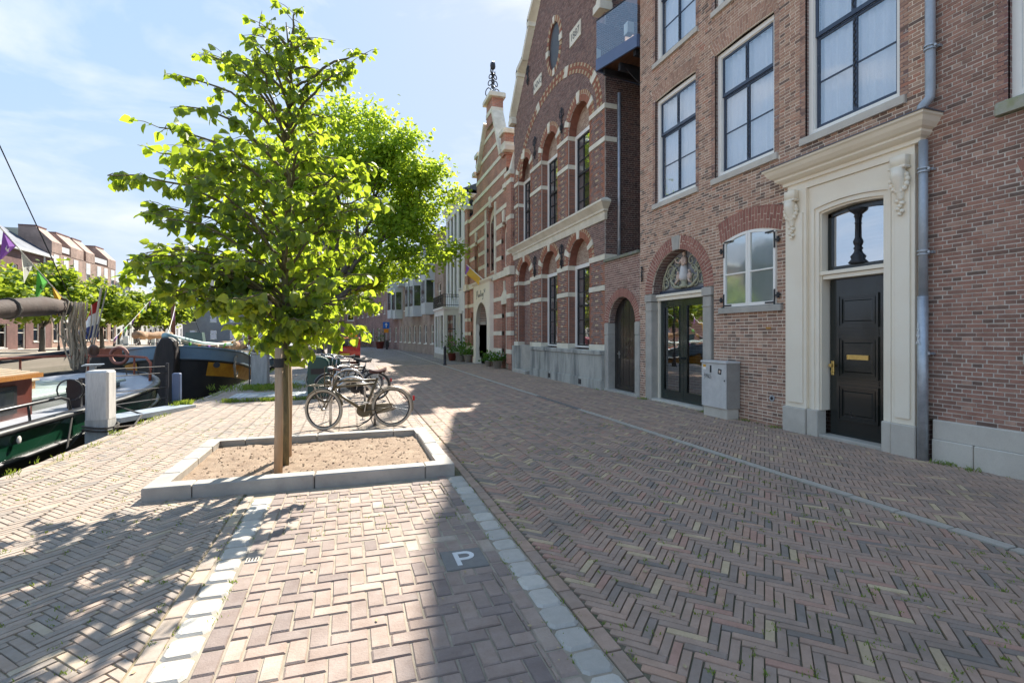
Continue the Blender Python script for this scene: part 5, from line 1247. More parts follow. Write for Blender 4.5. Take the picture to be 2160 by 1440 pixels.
# ================================================================ brick houses with grey bay boxes further along, the street bending left
M_mb = brick_tex('modern_brick', (.36,.26,.21), (.28,.2,.165), (.4,.35,.3), .22, .075, .012)
M_baygrey = mat('bay_panel_grey', (.5,.53,.55), (.46,.49,.51), .5, 2)
def far_house(name, label, loc, rz, w, hgt, floors, m, bays=(), roofm=None, fm=None, roof='flat', cols=3, door=True, wz=1.6, ww=1.0, seed=0, cat='house', depth=9, group=None):
    """a row house: local x along the front (0..w), front faces -y; then turned and placed"""
    t = thing(name, label, cat, (0, 0, 0), group); fm = fm or M_white
    fh = hgt/floors; hl = []
    for k in range(floors):
        for i in range(cols):
            xc = w*(i+.5)/cols
            if (i, k) in bays: continue
            if k == 0 and door and i == 0: hl.append((xc-.55, xc+.55, .05, 2.5, 'door')); continue
            z0 = k*fh+.9; hl.append((xc-ww/2, xc+ww/2, z0, min(z0+wz, (k+1)*fh-.25), 'win'))
    # wall strips
    wm = MB(); zs_ = sorted({0, hgt}|{h[2] for h in hl}|{h[3] for h in hl})
    for za, zb in zip(zs_[:-1], zs_[1:]):
        zm = (za+zb)/2; iv = [(0, w)]
        for h in hl:
            if h[2] <= zm <= h[3]:
                nv = []
                for a, c in iv:
                    if h[1] <= a or h[0] >= c: nv.append((a, c)); continue
                    if h[0] > a: nv.append((a, h[0]))
                    if h[1] < c: nv.append((h[1], c))
                iv = nv
        for a, c in iv: wm.box(a, c, 0, .3, za, zb)
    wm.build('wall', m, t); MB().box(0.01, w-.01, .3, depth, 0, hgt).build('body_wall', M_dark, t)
    for h in hl:
        if h[4] == 'door': MB().box(h[0], h[1], .12, .2, h[2], h[3]).build('door', M_dgreen, t); continue
        f = MB(); x0, x1, z0, z1 = h[:4]; e = .07
        f.box(x0, x0+e, .08, .16, z0, z1); f.box(x1-e, x1, .08, .16, z0, z1); f.box(x0+e, x1-e, .08, .16, z0, z0+e); f.box(x0+e, x1-e, .08, .16, z1-e, z1); zz = z0+(z1-z0)*.6; f.box(x0+e, x1-e, .09, .15, zz-.03, zz+.03); f.box(x0-.05, x1+.05, -.05, .1, z0-.08, z0-.001)
        o = f.build('window', fm, t); MB().add([(x0+e,.12,z0+e),(x1-e,.12,z0+e),(x1-e,.12,z1-e),(x0+e,.12,z1-e)], [(0,1,2,3)]).build('pane', M_dglass, o)
    for (i, k) in bays:
        xc = w*(i+.5)/cols; z0 = k*fh+.1; z1 = (k+1)*fh+.1; hw = w/cols*.4; d = .75
        o = MB().prism([(xc-hw, .02), (xc-hw*.75, -d), (xc+hw*.75, -d), (xc+hw, .02)], 'Z', z1, z1-z0, back=True).build('bay_box', M_baygrey, t)
        for xa, xb in ((xc-hw*.6, xc+hw*.6),):
            MB().box(xa, xb, -d-.02, -d-.004, z0+.95, z1-.45).build('bay_pane', M_pglass, o)
        for s in (-1, 1):
            p0 = Vector((xc+s*hw*.95, -.12, 0)); p1 = Vector((xc+s*hw*.78, -d+.1, 0)); nrm = Vector((s*d, -hw*.25, 0)).normalized()*.012
            q = [p0+nrm, p1+nrm]; MB().add([(q[0].x, q[0].y, z0+.95), (q[1].x, q[1].y, z0+.95), (q[1].x, q[1].y, z1-.45), (q[0].x, q[0].y, z1-.45)], [(0,1,2,3)]).build('bay_pane', M_pglass, o)
    rm = roofm or M_roof
    if roof == 'flat': MB().box(-.05, w+.05, -.15, depth, hgt, hgt+.25).build('roof', rm, t)
    elif roof == 'pitch': MB().prism([(-.3, hgt), (depth, hgt), (depth/2, hgt+2.8)], 'X-', 0, w, back=True).build('roof', rm, t); MB().box(-.02, w+.02, -.32, .02, hgt-.15, hgt+.05).build('gutter', fm, t)
    elif roof == 'hip': MB().add([(-.3,-.3,hgt),(w+.3,-.3,hgt),(w+.3,depth,hgt),(-.3,depth,hgt),(w*.25,depth/2,hgt+3),(w*.75,depth/2,hgt+3)], [(0,1,5,4),(1,2,5),(2,3,4,5),(3,0,4),(0,3,2,1)]).build('roof', rm, t)
    t.location = loc; t.rotation_euler = (0, 0, rz); return t
M_pglass = mat('dark_reflective_pane', (.02,.025,.028), (.03,.035,.038), .06, 2, spec=.9)
# facades on the right face -X: local x runs towards -Y, so turn by -90 deg (minus the bend)
def row(name, label, xa, ya, xb, yb, **k):
    """front from (xa,ya) near to (xb,yb) far, facing left"""
    w = math.hypot(xb-xa, yb-ya); return far_house(name, label, (xb, yb, 0), math.atan2(ya-yb, xa-xb), w, **k)
far_h = 'houses further along the street'
row('brick_row_house', 'brown brick house with stacked grey bay windows next to the white house', 6.75, 37.4, 6.0, 47, hgt=9.6, floors=3, m=M_mb, bays=((0,1),(0,2),(2,1),(2,2)), roof='pitch', cols=4, door=False, group=far_h)
row('brick_row_house', 'brown brick house with grey bay boxes, second beyond the white house', 6.0, 47, 5.2, 56, hgt=9.8, floors=3, m=M_mb, bays=((0,1),(1,2),(3,1),(3,2)), roof='pitch', cols=4, door=False, group=far_h)
row('brick_row_house', 'narrow brick house with one grey bay near the blue street sign', 5.2, 56, 4.0, 66, hgt=10.2, floors=3, m=M_texR, bays=((2,1),(2,2)), roof='flat', cols=3, group=far_h)
row('brick_row_house', 'dark brick house closing the row at the street bend', 4.0, 66, 1.0, 82, hgt=10, floors=3, m=M_texR, roof='flat', cols=5, group=far_h)
far_house('end_building', 'dark brown brick building with pale arched windows at the end of the street', (-14, 84, 0), 0, 15.5, 9.2, 3, M_texR, cols=6, roof='hip', door=False, group=far_h, cat='building')
far_house('end_building', 'grey stone house with white windows beyond the terrace boat', (-27, 98, 0), R(8), 12, 9, 3, mat('grey_stucco', (.36,.36,.38), (.3,.3,.32), .8, 1), cols=4, roof='pitch', door=False, group=far_h, cat='building')
# ================================================================ boats
M_hullg = mat('green_hull_paint', (.01,.06,.03), (.014,.075,.04), .18, 1.5, .05, 10, spec=.6, coat=.4)
M_hullk = mat('black_hull', (.014,.013,.014), (.03,.025,.022), .55, 2, .3, 25)
M_rim = mat('black_rim', (.015,.016,.018), (.022,.022,.024), .4, 3, .1, 40)
M_blue = mat('blue_grey_hull', (.16,.25,.33), (.2,.29,.36), .55, 2, .15, 20, dirt=.25)
M_yel = mat('yellow_ochre_hull', (.62,.29,.02), (.5,.2,.015), .5, 3, .15, 30)
M_deck = mat('pale_green_deck', (.5,.58,.54), (.42,.5,.47), .25, 1.5, .05, 30, spec=.6)
M_deckg = mat('grey_deck', (.34,.36,.4), (.4,.42,.46), .45, 2, .1, 30)
M_teak = mat('varnished_teak', (.5,.23,.06), (.38,.16,.04), .3, 3, .1, 30, coat=.3, stretch=(1,8,8))
M_teakp = mat('bleached_teak', (.55,.45,.33), (.45,.36,.26), .6, 3, .15, 40)
M_maroon = mat('maroon_cabin', (.16,.045,.03), (.12,.035,.025), .35, 2, .05, 30)
M_canvas = mat('brown_canvas', (.05,.034,.027), (.085,.06,.05), .85, 3, .6, 14, bdist=.02)
M_rope = mat('old_rope', (.42,.35,.26), (.3,.25,.19), .95, 20, .5, 200)
M_rope2 = mat('dark_rope', (.06,.055,.05), (.09,.08,.07), .95, 20, .4, 200)
M_wood = mat('weathered_post', (.52,.52,.5), (.38,.38,.37), .85, 6, .5, 30, stretch=(3,3,.35), bdist=.01)
M_rust = mat('rust_red', (.4,.12,.07), (.3,.09,.05), .8, 6, .3, 50)
def hull_grid(yb, yn, b, sheer, rows, bow=3.4, n=26, cx=0, stern=1.6):
    """stations from yb (rounded near end) to yn; rows = list of (z offset below sheer or absolute fn, width factor)"""
    out = []
    for i in range(n+1):
        t = i/n; y = yb+(yn-yb)*(t**1.7)
        q = min((y-yb)/bow if yn > yb else (yb-y)/bow, 1); e = min(abs(yn-y)/stern, 1)
        w = b*math.sqrt(max(1-(1-q)**2, 0))*math.sqrt(max(1-(1-e)**2, .02)); sh = sheer(abs(y-yb))
        out.append([(w*f, y, zf(sh)) for f, zf in rows])
    return out
def hull_part(name, grids, cx, m, parent, smooth=True):
    mb = MB()
    for s in (-1, 1):
        g = [[(cx+s*p[0], p[1], p[2]) for p in row] for row in grids]; mb.sheet(g, flip=(s > 0))
    return mb.build(name, m, parent, smooth=smooth)
WZ = -1.05
# ---- green barge at the left edge
G1 = thing('green_barge', 'dark green barge with maroon cabin and furled boom moored at the left edge', 'boat', (-6.8, 8, WZ))
gcx, gB = -6.75, 2.2
sh1 = lambda d: .28+.35*max(0, 1-d/5)**2
rows = [(.9, lambda s: WZ-.3), (.97, lambda s: -.42), (1.0, lambda s: s-.44)]
R1 = lambda rows: hull_grid(17.2, -6, gB, sh1, rows)
hull_part('hull', R1([(.86, lambda s: WZ-.3), (.95, lambda s: -.5), (.985, lambda s: s-.47)]), gcx, M_hullk, G1)
hull_part('green_strake', R1([(.99, lambda s: s-.46), (1.0, lambda s: s-.08)]), gcx, M_hullg, G1)
hull_part('rubbing_strake', R1([(.99, lambda s: s-.5), (1.025, lambda s: s-.49), (1.025, lambda s: s-.44), (.99, lambda s: s-.43)]), gcx, M_rim, G1)
hull_part('gunwale', R1([(1.0, lambda s: s-.08), (1.03, lambda s: s-.07), (1.03, lambda s: s), (.95, lambda s: s+.015), (.95, lambda s: s-.1)]), gcx, M_rim, G1)
d = R1([(.96, lambda s: s-.08), (0, lambda s: s-.05)]); hull_part('deck', d, gcx, M_deckg, G1, False)
cb1 = MB(); cb1.box(-8.2, -5.32, 2, 10.97, .2, .9); cb1 = cb1.build('cabin', M_maroon, G1)
b = MB(); n_ = 10; g_ = []
for j in (2, 11.05): g_.append([(-8.35+3.13*i/n_, j, .92+.16*math.sin(math.pi*i/n_)) for i in range(n_+1)])
b.sheet(g_, flip=True); b.build('cabin_roof', M_teakp, G1, smooth=True)
for i in range(24):
    x = -8.3+3.0*i/23; z = .925+.16*math.sin(math.pi*(x+8.35)/3.13); MB().box(x-.05, x+.05, 2, 11.04, z, z+.02).build('roof_plank', M_teakp, G1)
b = MB(); b.box(-5.3, -5.2, 2, 11.06, .86, .935); b.box(-8.3, -5.3, 10.98, 11.06, .86, .94); b.build('roof_edge', M_teak, G1)
w_ = MB(); w_.box(-5.315, -5.29, 8.9, 10.5, .3, .76); w_.build('cabin_window_frame', M_rim, cb1); MB().box(-5.292, -5.284, 9.0, 10.4, .36, .7).build('cabin_window', M_pglass, cb1)
# low trunk with pale roof, hatch, winch
b = MB(); b.box(-8.2, -5.5, 11.1, 15.0, .2, .44); b.build('trunk_side', M_hullg, G1); b = MB(); b.bbox(-8.3, -5.4, 11.08, 15.1, .44, .5, .02); b.build('trunk_roof', M_deck, G1)
o = MB().add([(-7.5,12.0,.5),(-6.2,12.0,.5),(-6.2,12.9,.5),(-7.5,12.9,.5),(-7.5,12.0,.82),(-6.2,12.0,.66),(-6.2,12.9,.66),(-7.5,12.9,.82)], [(4,5,6,7),(0,1,5,4),(1,2,6,5),(2,3,7,6),(3,0,4,7)]).build('hatch', M_teak, G1)
MB().add([(-7.55,11.95,.83),(-6.15,11.95,.665),(-6.15,12.95,.665),(-7.55,12.95,.83),(-7.55,11.95,.86),(-6.15,11.95,.695),(-6.15,12.95,.695),(-7.55,12.95,.86)], [(4,5,6,7),(0,1,5,4),(1,2,6,5),(2,3,7,6),(3,0,4,7)]).build('hatch_lid', M_teakp, o)
w_ = MB(); w_.lathe([(.16,-.2),(.16,-.17),(.09,-.15),(.09,.15),(.16,.17),(.16,.2)], (-5.0, 11.9, .55), 14, axis='Y'); w_.box(-5.12, -4.9, 11.65, 11.72, .2, .75); w_.box(-5.12, -4.9, 12.08, 12.15, .2, .75); w_.tube([(-5.05+.2*math.cos(q), 11.6, .56+.2*math.sin(q)) for q in [2*math.pi*j/16 for j in range(16)]], .014, 6, closed=True); w_.build('winch', M_rim, G1)
r_ = MB(); r_.tube([(-4.75, 6, .52), (-4.75, 10.6, .52), (-4.75, 10.85, .46), (-4.75, 10.95, .2)], .028, 8); r_.tube([(-4.75, 9.7, .52), (-4.75, 9.75, .2)], .02, 6); r_.tube([(-4.75, 7.7, .52), (-4.75, 7.75, .2)], .02, 6); r_.build('handrail', M_rim, G1, smooth=True)
r_ = MB(); r_.tube([(-8.6, 13.2, .3), (-8.62, 13.2, .92), (-8.55, 13.5, 1.0), (-8.2, 15.2, 1.02), (-7.4, 16.6, 1.04), (-6.3, 17.0, 1.02), (-5.4, 16.4, .98), (-5.1, 15.8, .85), (-5.1, 15.75, .35)], .035, 8)
for p in ((-7.9, 15.8), (-6.9, 16.8), (-5.8, 16.75)): r_.tube([(p[0], p[1], .4), (p[0], p[1], 1.0)], .025, 6)
r_.build('stern_rail', M_rust, G1, smooth=True)
b = MB(); b.tube([(-8.9, 11.5, .72), (-8.7, 14, .85), (-8.0, 15.9, 1.0), (-7.2, 16.9, 1.16)], [.07,.08,.08,.06], 6); b.build('far_bulwark', M_rim, G1)
bo = MB(); pts = [(-6.8, 4+i*.95, 1.5+.068*i+.03*math.sin(i*1.3)) for i in range(13)]
bo.tube(pts, [.2+.03*math.sin(i*1.9) for i in range(12)]+[.15], 14); bo.build('furled_boom', M_canvas, G1, smooth=True)
ys_ = pts[-1][1]
for i in range(6): y = 5.2+i*2; MB().lathe([(.235,-.02),(.235,.02)], (-6.8, y, 1.5+.0716*(y-4)), 12, axis='Y').build('sail_tie', M_rope2, G1)
rp_ = random.Random(2)
for i in range(15):
    rp = MB(); a0 = rp_.uniform(-.2,.2); l = rp_.uniform(1.1, 1.75); pts = []; ph = rp_.uniform(0, 6)
    for k in range(26):
        t = k/25; s_ = t*2 if t < .5 else 2-t*2
        pts.append((-6.6+a0*.8+.07*math.sin(ph+t*9)+.22*(t-.5)*math.cos(ph), ys_-.12+a0+.14*math.sin(ph*2+t*7), 2.42-l*s_**.85+.03*math.sin(t*30+ph)))
    rp.tube(pts, rp_.uniform(.013,.022), 6); rp.build('hanging_rope', M_rope, G1, smooth=True)
MB().ell((-6.35, ys_+.35, 1.2), .13, .12, .16, 10, 7).build('wooden_block', mat('block_wood', (.16,.08,.05), (.1,.05,.03), .5, 6), G1, smooth=True)
b = MB(); b.lathe([(.06,0),(.12,.25),(.13,.6),(.09,.72),(.04,.75)], (-4.35, 10.9, -.62), 12); b.build('fender', M_rim, G1, smooth=True)
MB().ell((-4.515, 9.0, .1), .02, .05, .06).build('hull_cleat', M_white, G1)
MB().tube([(-6.8, 4, .2), (-6.8, 4, 15.3)], [.17,.1], 12).build('mast', mat('mast_brown', (.2,.09,.06), (.16,.07,.05), .5, 3), G1, smooth=True)
fg_ = thing('dutch_flag', 'red, white and blue flag hanging from a stern staff of the green barge', 'flag', (-7.2, 17.0, .5))
MB().tube([(-7.05, 17.0, .3), (-6.75, 17.2, 2.95)], .028, 8).build('staff', M_teakp, fg_)
MB().tube([(-6.95, 17.05, .9), (-6.62, 17.2, 2.95)], .02, 6).build('halyard', M_rope, fg_)
for i, m_ in enumerate((mat('flag_red', (.6,.05,.04)), M_white, mat('flag_blue', (.05,.07,.2)))):
    g_ = []
    for j in range(7):
        s_ = i/3+j/18; row = []
        for k in range(9):
            u = k/8; row.append((-6.8-.62*u*(.35+.65*s_)-.05*s_, 17.18+.09*math.sin(u*8+s_*2), 2.7-1.15*s_-.42*u*(1-s_*.6)))
        g_.append(row)
    MB().sheet(g_).build(('red_stripe', 'white_stripe', 'blue_stripe')[i], m_, fg_, smooth=True)
# ---- black and blue barge further along
G2 = thing('black_barge', 'black barge with blue bulwarks, ochre bow panels and tall rudder', 'boat', (-7.3, 34, WZ))
ccx, cB = -7.2, 2.35
sh2 = lambda d: .12+1.0*max(0, 1-d/9)**1.6
R2 = lambda rows: hull_grid(24.4, 47, cB, sh2, rows, bow=2.6, n=30, stern=3)
hull_part('hull', R2([(.8, lambda s: WZ-.3), (.9, lambda s: WZ+.25), (.97, lambda s: s-.55)]), ccx, M_hullk, G2)
hull_part('bulwark', R2([(.975, lambda s: s-.5), (1.0, lambda s: s)]), ccx, M_blue, G2)
hull_part('rubbing_strake', R2([(.96, lambda s: s-.6), (1.03, lambda s: s-.58), (1.03, lambda s: s-.52), (.97, lambda s: s-.5)]), ccx, M_rim, G2)
hull_part('rail', R2([(1.0, lambda s: s-.03), (1.04, lambda s: s-.03), (1.04, lambda s: s+.05), (.93, lambda s: s+.05)]), ccx, M_blue, G2)
hull_part('deck', R2([(.95, lambda s: s-.15), (0, lambda s: s-.1)]), ccx, mat('barge_deck', (.2,.14,.1), (.15,.11,.09), .7, 3), G2, False)
gy = R2([(.915, lambda s: s-1.2), (.95, lambda s: s-.9), (.985, lambda s: s-.61)])
for s in (-1, 1):
    MB().sheet([[(ccx+s*(p[0]+.025), p[1]-.012, p[2]) for p in row] for row in gy[3:13]], flip=(s > 0)).build('ochre_panel', M_yel, G2, smooth=True)
MB().lathe([(.09,-.03),(.13,-.03),(.13,.03),(.09,.03)], (-5.55, 24.85, .3), 14, axis='Y').build('hawse_ring', M_rim, G2); 
b = MB(); b.prism([(ccx+p, z) for p, z in ((-.3, WZ-.2), (.28, WZ-.2), (.36, .2), (.38, .9), (.3, 1.35), (.12, 1.52), (-.12, 1.5), (-.3, 1.2), (-.4, .7), (-.42, .1))], 'Y-', 23.8, .6, back=True, ch=.05); b.build('rudder', mat('tarred_rudder', (.02,.016,.015), (.05,.035,.03), .6, 2, .4, 12, stretch=(4,4,.6)), G2)
b = MB(); b.tube([(ccx-.05, 24.0, 1.58), (ccx+.2, 25.2, 1.42), (ccx+.55, 27.0, 1.2), (ccx+.9, 29, 1.1), (ccx+1.1, 30.5, 1.12)], [.14,.13,.11,.1,.08], 8); b.build('tiller', mat('turquoise_paint', (.33,.48,.48), (.28,.42,.43), .5, 3), G2, smooth=True)
MB().tube([(-9.1+.33*math.cos(t), 24.75+.1*math.cos(t)*-1, .75+.33*math.sin(t)) for t in [2*math.pi*i/20 for i in range(20)]], .07, 8, closed=True).build('life_ring', mat('faded_red_ring', (.35,.14,.1), (.3,.12,.09), .7, 4), G2, smooth=True)
b = MB(); b.box(-8.4, -6.0, 30, 41, 0, .5); b.build('hold_coaming', M_blue, G2)
for i in range(18): y = 30.2+i*.6; MB().obox((-7.2, y, .56+.03*(i % 3)), (1.35,0,.02*(i % 2)), (0,.27,0), (0,0,.025)).build('hatch_board', mat('hatch_board', (.4,.34,.28), (.28,.24,.2), .85, 4, .3, 20) , G2)
def bundle(y0, y1, x, z, r):
    b = MB(); n = 16; b.tube([(x+.1*math.sin(i), y0+(y1-y0)*i/n, z+.05*math.sin(i*1.7)) for i in range(n+1)], [r*(.9+.15*math.sin(i*2.3)) for i in range(n+1)], 10); return b
bundle(30, 36, -6.5, 1.0, .24).build('furled_sail', mat('tan_sail', (.36,.22,.12), (.28,.17,.1), .9, 6, .6, 14, bdist=.02), G2, smooth=True)
for i in range(16): MB().lathe([(.27,-.03),(.29,0),(.27,.03)], (-6.5, 30.2+i*.35, 1.0), 10, axis='Y').build('sail_lashing', M_rope, G2)
MB().ell((-5.9, 38.5, .75), .75, 1.6, .42, 14, 8).build('white_dinghy', M_white, G2, smooth=True)
for i in range(9):
    b = MB(); q = random.Random(i); pts = [(-5.05+.04*math.sin(k*2+i)+(.03*i/9), 26.1+.28*math.cos(2*math.pi*k/16)+q.uniform(-.05,.05), .15+.5*math.sin(2*math.pi*k/16)+q.uniform(-.04,.04)) for k in range(16)]; b.tube(pts, .022, 6, closed=True); b.build('rope_coil', M_rope, G2, smooth=True)
for y in (27.2, 28.6, 30, 31.6, 33.2): MB().tube([(ccx+2.25, y, .05), (ccx+2.25, y, .75)], .025, 6).build('stanchion', M_zinc, G2)
b = MB(); b.tube([(ccx+2.25, 27.2, .72), (ccx+2.25, 33.2, .7)], .018, 6); b.build('guard_rail', M_zinc, G2)
MB().prism([(-7.9, .6), (-6.9, .6), (-7.05, 1.75), (-7.75, 1.75)], 'Y-', 28.6, .5, back=True).build('companionway', mat('grey_green_paint', (.1,.17,.16), (.08,.14,.13), .5, 3), G2)
MB().box(-8.6, -6.2, 27.6, 29.6, .55, .78).build('red_hatch', M_rust, G2)
b = MB(); b.tube([(-8.4, 27.2, .5), (-8.5, 27.3, 1.2), (-8.1, 28.4, 1.5)], .09, 8); b.build('windlass', M_rim, G2)
MB().tube([(-7.3, 43, .3), (-7.3, 43, 5.6)], [.16,.14], 12).build('mast', mat('mast_brown', (.2,.09,.06), (.16,.07,.05), .5, 3), G2, smooth=True)
MB().tube([(-5.4, 38, .6), (-4.9, 33, 1.9)], .05, 6).build('spar', M_rim, G2)
b = MB(); b.tube([(-4.75, 30.5, 1.2), (-4.65, 30.2, -.5)], .04, 6); b.build('blue_hose', mat('blue_pole', (.1,.25,.6)), G2)
for i in range(6): MB().tube([(-4.7+.02*math.sin(k), 31.2+.22*math.cos(2*math.pi*k/14)+.04*i, .25+.5*math.sin(2*math.pi*k/14)) for k in range(14)], .03, 6, closed=True).build('orange_rope_coil', M_rust, G2, smooth=True)
# ---- second sailing barge beyond
G4 = thing('sailing_barge', 'brown sailing barge with tall mast moored beyond the black barge', 'boat', (-12.5, 42, WZ))
R4 = lambda rows: hull_grid(32, 54, 2.2, lambda d: .1+.8*max(0, 1-d/8)**1.6, rows, bow=2.6, n=24, stern=3)
hull_part('hull', R4([(.82, lambda s: WZ-.3), (.97, lambda s: s-.4)]), -12.6, M_hullk, G4); hull_part('bulwark', R4([(.975, lambda s: s-.4), (1.0, lambda s: s)]), -12.6, M_rust, G4); hull_part('deck', R4([(.95, lambda s: s-.12), (0, lambda s: s-.05)]), -12.6, MATS['barge_deck'], G4, False)
MB().bbox(-13.8, -11.4, 36, 41, 0, .8, .05).build('cabin', M_white, G4); MB().bbox(-13.9, -11.3, 35.9, 41.1, .8, .9, .03).build('cabin_roof', M_teakp, G4)
MB().tube([(-12.6, 43.5, .2), (-12.6, 43.5, 7.5)], [.15,.1], 10).build('mast', MATS['mast_brown'], G4, smooth=True); bundle(36.5, 43, -12.6, 1.6, .25).build('furled_sail', MATS['tan_sail'], G4, smooth=True)
for s in (-1, 1): MB().tube([(-12.6, 43.5, 7.3), (-12.6+s*2.0, 44.5, .2)], .018, 5).build('shroud', M_iron, G4)
MB().bbox(-13.4, -11.8, 46, 51, 0, .45, .04).build('hatch_cover', MATS['hatch_board'], G4)
# ---- terrace boat far off
G3 = thing('terrace_boat', 'dark flat barge with white terrace chairs and a pale parasol', 'boat', (-8, 62, WZ))
b = MB(); b.bbox(-10.5, -4.6, 52, 72, WZ-.2, .5, .3); b.build('hull', M_hullk, G3); b = MB(); b.box(-10.4, -4.7, 52.1, 71.9, .5, .56); b.build('deck', M_deckg, G3)
b = MB()
for i in range(14): b.box(-10.3+i*.42, -10.27+i*.42, 52.15, 52.18, .56, 1.4)
b.box(-10.3, -4.7, 52.14, 52.19, 1.36, 1.42); b.build('railing', M_white, G3)
def parasol(name, label, loc, r, zt, m, cat='parasol', n=8, group=None):
    t = thing(name, label, cat, loc, group); x, y, z = loc
    MB().tube([(x, y, z), (x, y, z+zt)], .03, 6).build('pole', M_white, t)
    P = [(x, y, z+zt+.1)]+[(x+r*math.cos(2*math.pi*i/n), y+r*math.sin(2*math.pi*i/n), z+zt-.45) for i in range(n)]
    MB().add(P+[(p[0], p[1], p[2]-.14) for p in P[1:]], [(0, 1+i, 1+(i+1) % n) for i in range(n)]+[(1+i, 1+n+i, 1+n+(i+1) % n, 1+(i+1) % n) for i in range(n)]).build('canopy', m, t)
parasol('parasol', 'pale grey parasol on the terrace boat', (-7.2, 60, .56), 2.1, 2.6, mat('parasol_cloth', (.6,.6,.6), (.52,.52,.52), .8, 1))
parasol('parasol', 'white cafe parasol by the dark building at the street end', (1.2, 72, 0), 1.8, 2.5, MATS['parasol_cloth'])
rp_ = random.Random(6)
def chair(t):
    b = MB()
    for sx in (-.2, .2):
        for sy in (-.2, .2): b.box(sx-.015, sx+.015, sy-.015, sy+.015, 0, .45)
    b.build('legs', M_white, t); MB().box(-.23, .23, -.23, .23, .45, .49).build('seat', M_white, t); MB().box(-.23, .23, .2, .24, .49, .9).build('backrest', M_white, t)
ch0 = None
for i in range(12):
    x, y, a = -10+rp_.uniform(0, 5.0), 53+rp_.uniform(0, 9), rp_.uniform(0, 6)
    if ch0 is None: ch0 = thing('terrace_chair', 'white chair on the terrace boat', 'chair', (0,0,0), 'white chairs on the terrace boat'); chair(ch0); c_ = ch0
    else: c_ = copy_tree(ch0)
    c_.location = (x, y, .56); c_.rotation_euler = (0, 0, a)
# ================================================================ quay furniture
def post(name, label, x, y, w, h, m, cap=.05, ang=0, z0=0):
    t = thing(name, label, 'post', (x, y, z0)); k = w/2
    c, s = math.cos(ang), math.sin(ang)
    def rot(mb): mb.v = [(x+(px-x)*c-(py-y)*s, y+(px-x)*s+(py-y)*c, pz) for px, py, pz in mb.v]; return mb
    return t, k, rot
t, k, rot = post('mooring_post', 'thick weathered white mooring post standing in the water beside the green barge', -3.92, 9.97, .32, 1.0, M_wood)
rot(MB().bbox(-3.92-k, -3.92+k, 9.97-k, 9.97+k, .22, 1.02, .03)).build('white_head', mat('whitewashed_wood', (.66,.66,.64), (.5,.5,.49), .85, 6, .5, 30, stretch=(3,3,.35), bdist=.01), t)
rot(MB().box(-3.92-k+.004, -3.92+k-.004, 9.97-k+.004, 9.97+k-.004, -2, .22)).build('grey_shaft', M_wood, t)
rot(MB().box(-3.92-k-.012, -3.92+k+.012, 9.97-k-.012, 9.97+k+.012, -.26, -.17)).build('iron_band', M_iron, t)
for i, z in enumerate((.05, .1)): MB().tube([(-3.92+.235*math.cos(q), 9.97+.235*math.sin(q), z+.02*math.sin(q*2)) for q in [2*math.pi*j/16 for j in range(16)]], .017, 6, closed=True).build('rope_turn', M_rope2, t)
MB().tube([(-3.7, 9.85, .08), (-3.6, 10.4, .02), (-3.75, 11.2, .1), (-4.5, 11.8, .25)], .016, 6).build('mooring_line', M_rope2, t); MB().tube([(-4.1, 9.85, .06), (-4.35, 9.9, -.25), (-4.5, 10.4, .2)], .016, 6).build('mooring_line', M_rope2, t)
t, k, rot = post('mooring_post', 'square concrete-grey post with iron strap on the quay edge', -2.6, 16.95, .46, 1.05, M_wood)
rot(MB().bbox(-2.6-k, -2.6+k, 16.95-k, 16.95+k, 0, 1.03, .03)).build('shaft', M_wood, t); rot(MB().box(-2.6-k-.015, -2.6+k+.015, 16.95-k-.015, 16.95+k+.015, 1.032, 1.06)).build('cap', M_lstone, t)
b = MB(); b.bar((-2.6-k-.03, 16.7, 0), (-2.6-k-.03, 16.7, 1.12), .015); b.bar((-2.6-k-.03, 16.7, 1.12), (-2.6+k, 16.7, 1.1), .015); b.build('iron_strap', M_iron, t)
t, k, rot = post('power_pedestal', 'pale blue power pedestal beside the square grey post', -2.05, 17.6, .36, 1.1, M_wood)
t['category'] = 'pedestal'
M_pb = mat('pale_blue_paint', (.4,.5,.68), (.36,.46,.63), .45, 3)
MB().bbox(-2.05-.18, -2.05+.18, 17.42, 17.78, 0, 1.1, .03).build('cabinet', M_pb, t); MB().bbox(-2.05-.2, -2.05+.2, 17.4, 17.8, 1.1, 1.2, .04).build('cap', M_pb, t); MB().box(-2.05-.1, -2.05+.1, 17.41, 17.419, .3, .9).build('hatch', M_dark, t)
# gangway with railing
gw = thing('gangway', 'grey steel gangway with thin railing between quay and green barge', 'gangway', (-3.8, 11.6, 0))
a, c = Vector((-3.5, 12.75, .02)), Vector((-4.15, 10.7, .08)); dv = (c-a).normalized(); nv = Vector((-dv.y, dv.x, 0))
MB().obox((a+c)/2, (c-a)/2, nv*.28, Vector((0,0,.045))).build('plank', mat('blue_grey_steel', (.25,.3,.36), (.3,.35,.4), .5, 4, .3, 60), gw)
rp0, rp1 = a+nv*-.25+dv*.15, c+nv*-.25-dv*.05
for p, n_, m_, r_ in ((rp0, 'post', M_iron, .026), (rp1, 'post', MATS['blue_grey_steel'], .04)): MB().bar(p, p+Vector((0,0,.97)), r_).build(n_, m_, gw)
for z in (.22, .45, .76, .9): MB().tube([rp0+Vector((0,0,z)), rp1+Vector((0,0,z))], .011, 6).build('rail', M_iron, gw)
MB().obox(rp1+Vector((0,0,.99)), Vector((.12,.05,0)), Vector((-.05,.12,0)), Vector((.03,0,.015))).build('top_plate', MATS['blue_grey_steel'], gw)
for i in range(4): p = rp1.lerp(rp0, .25+.16*i); MB().tube([p+Vector((0,0,.76)), p+Vector((.0,.0,.9))+dv*.05], .01, 5).build('rail_scroll', M_iron, gw)
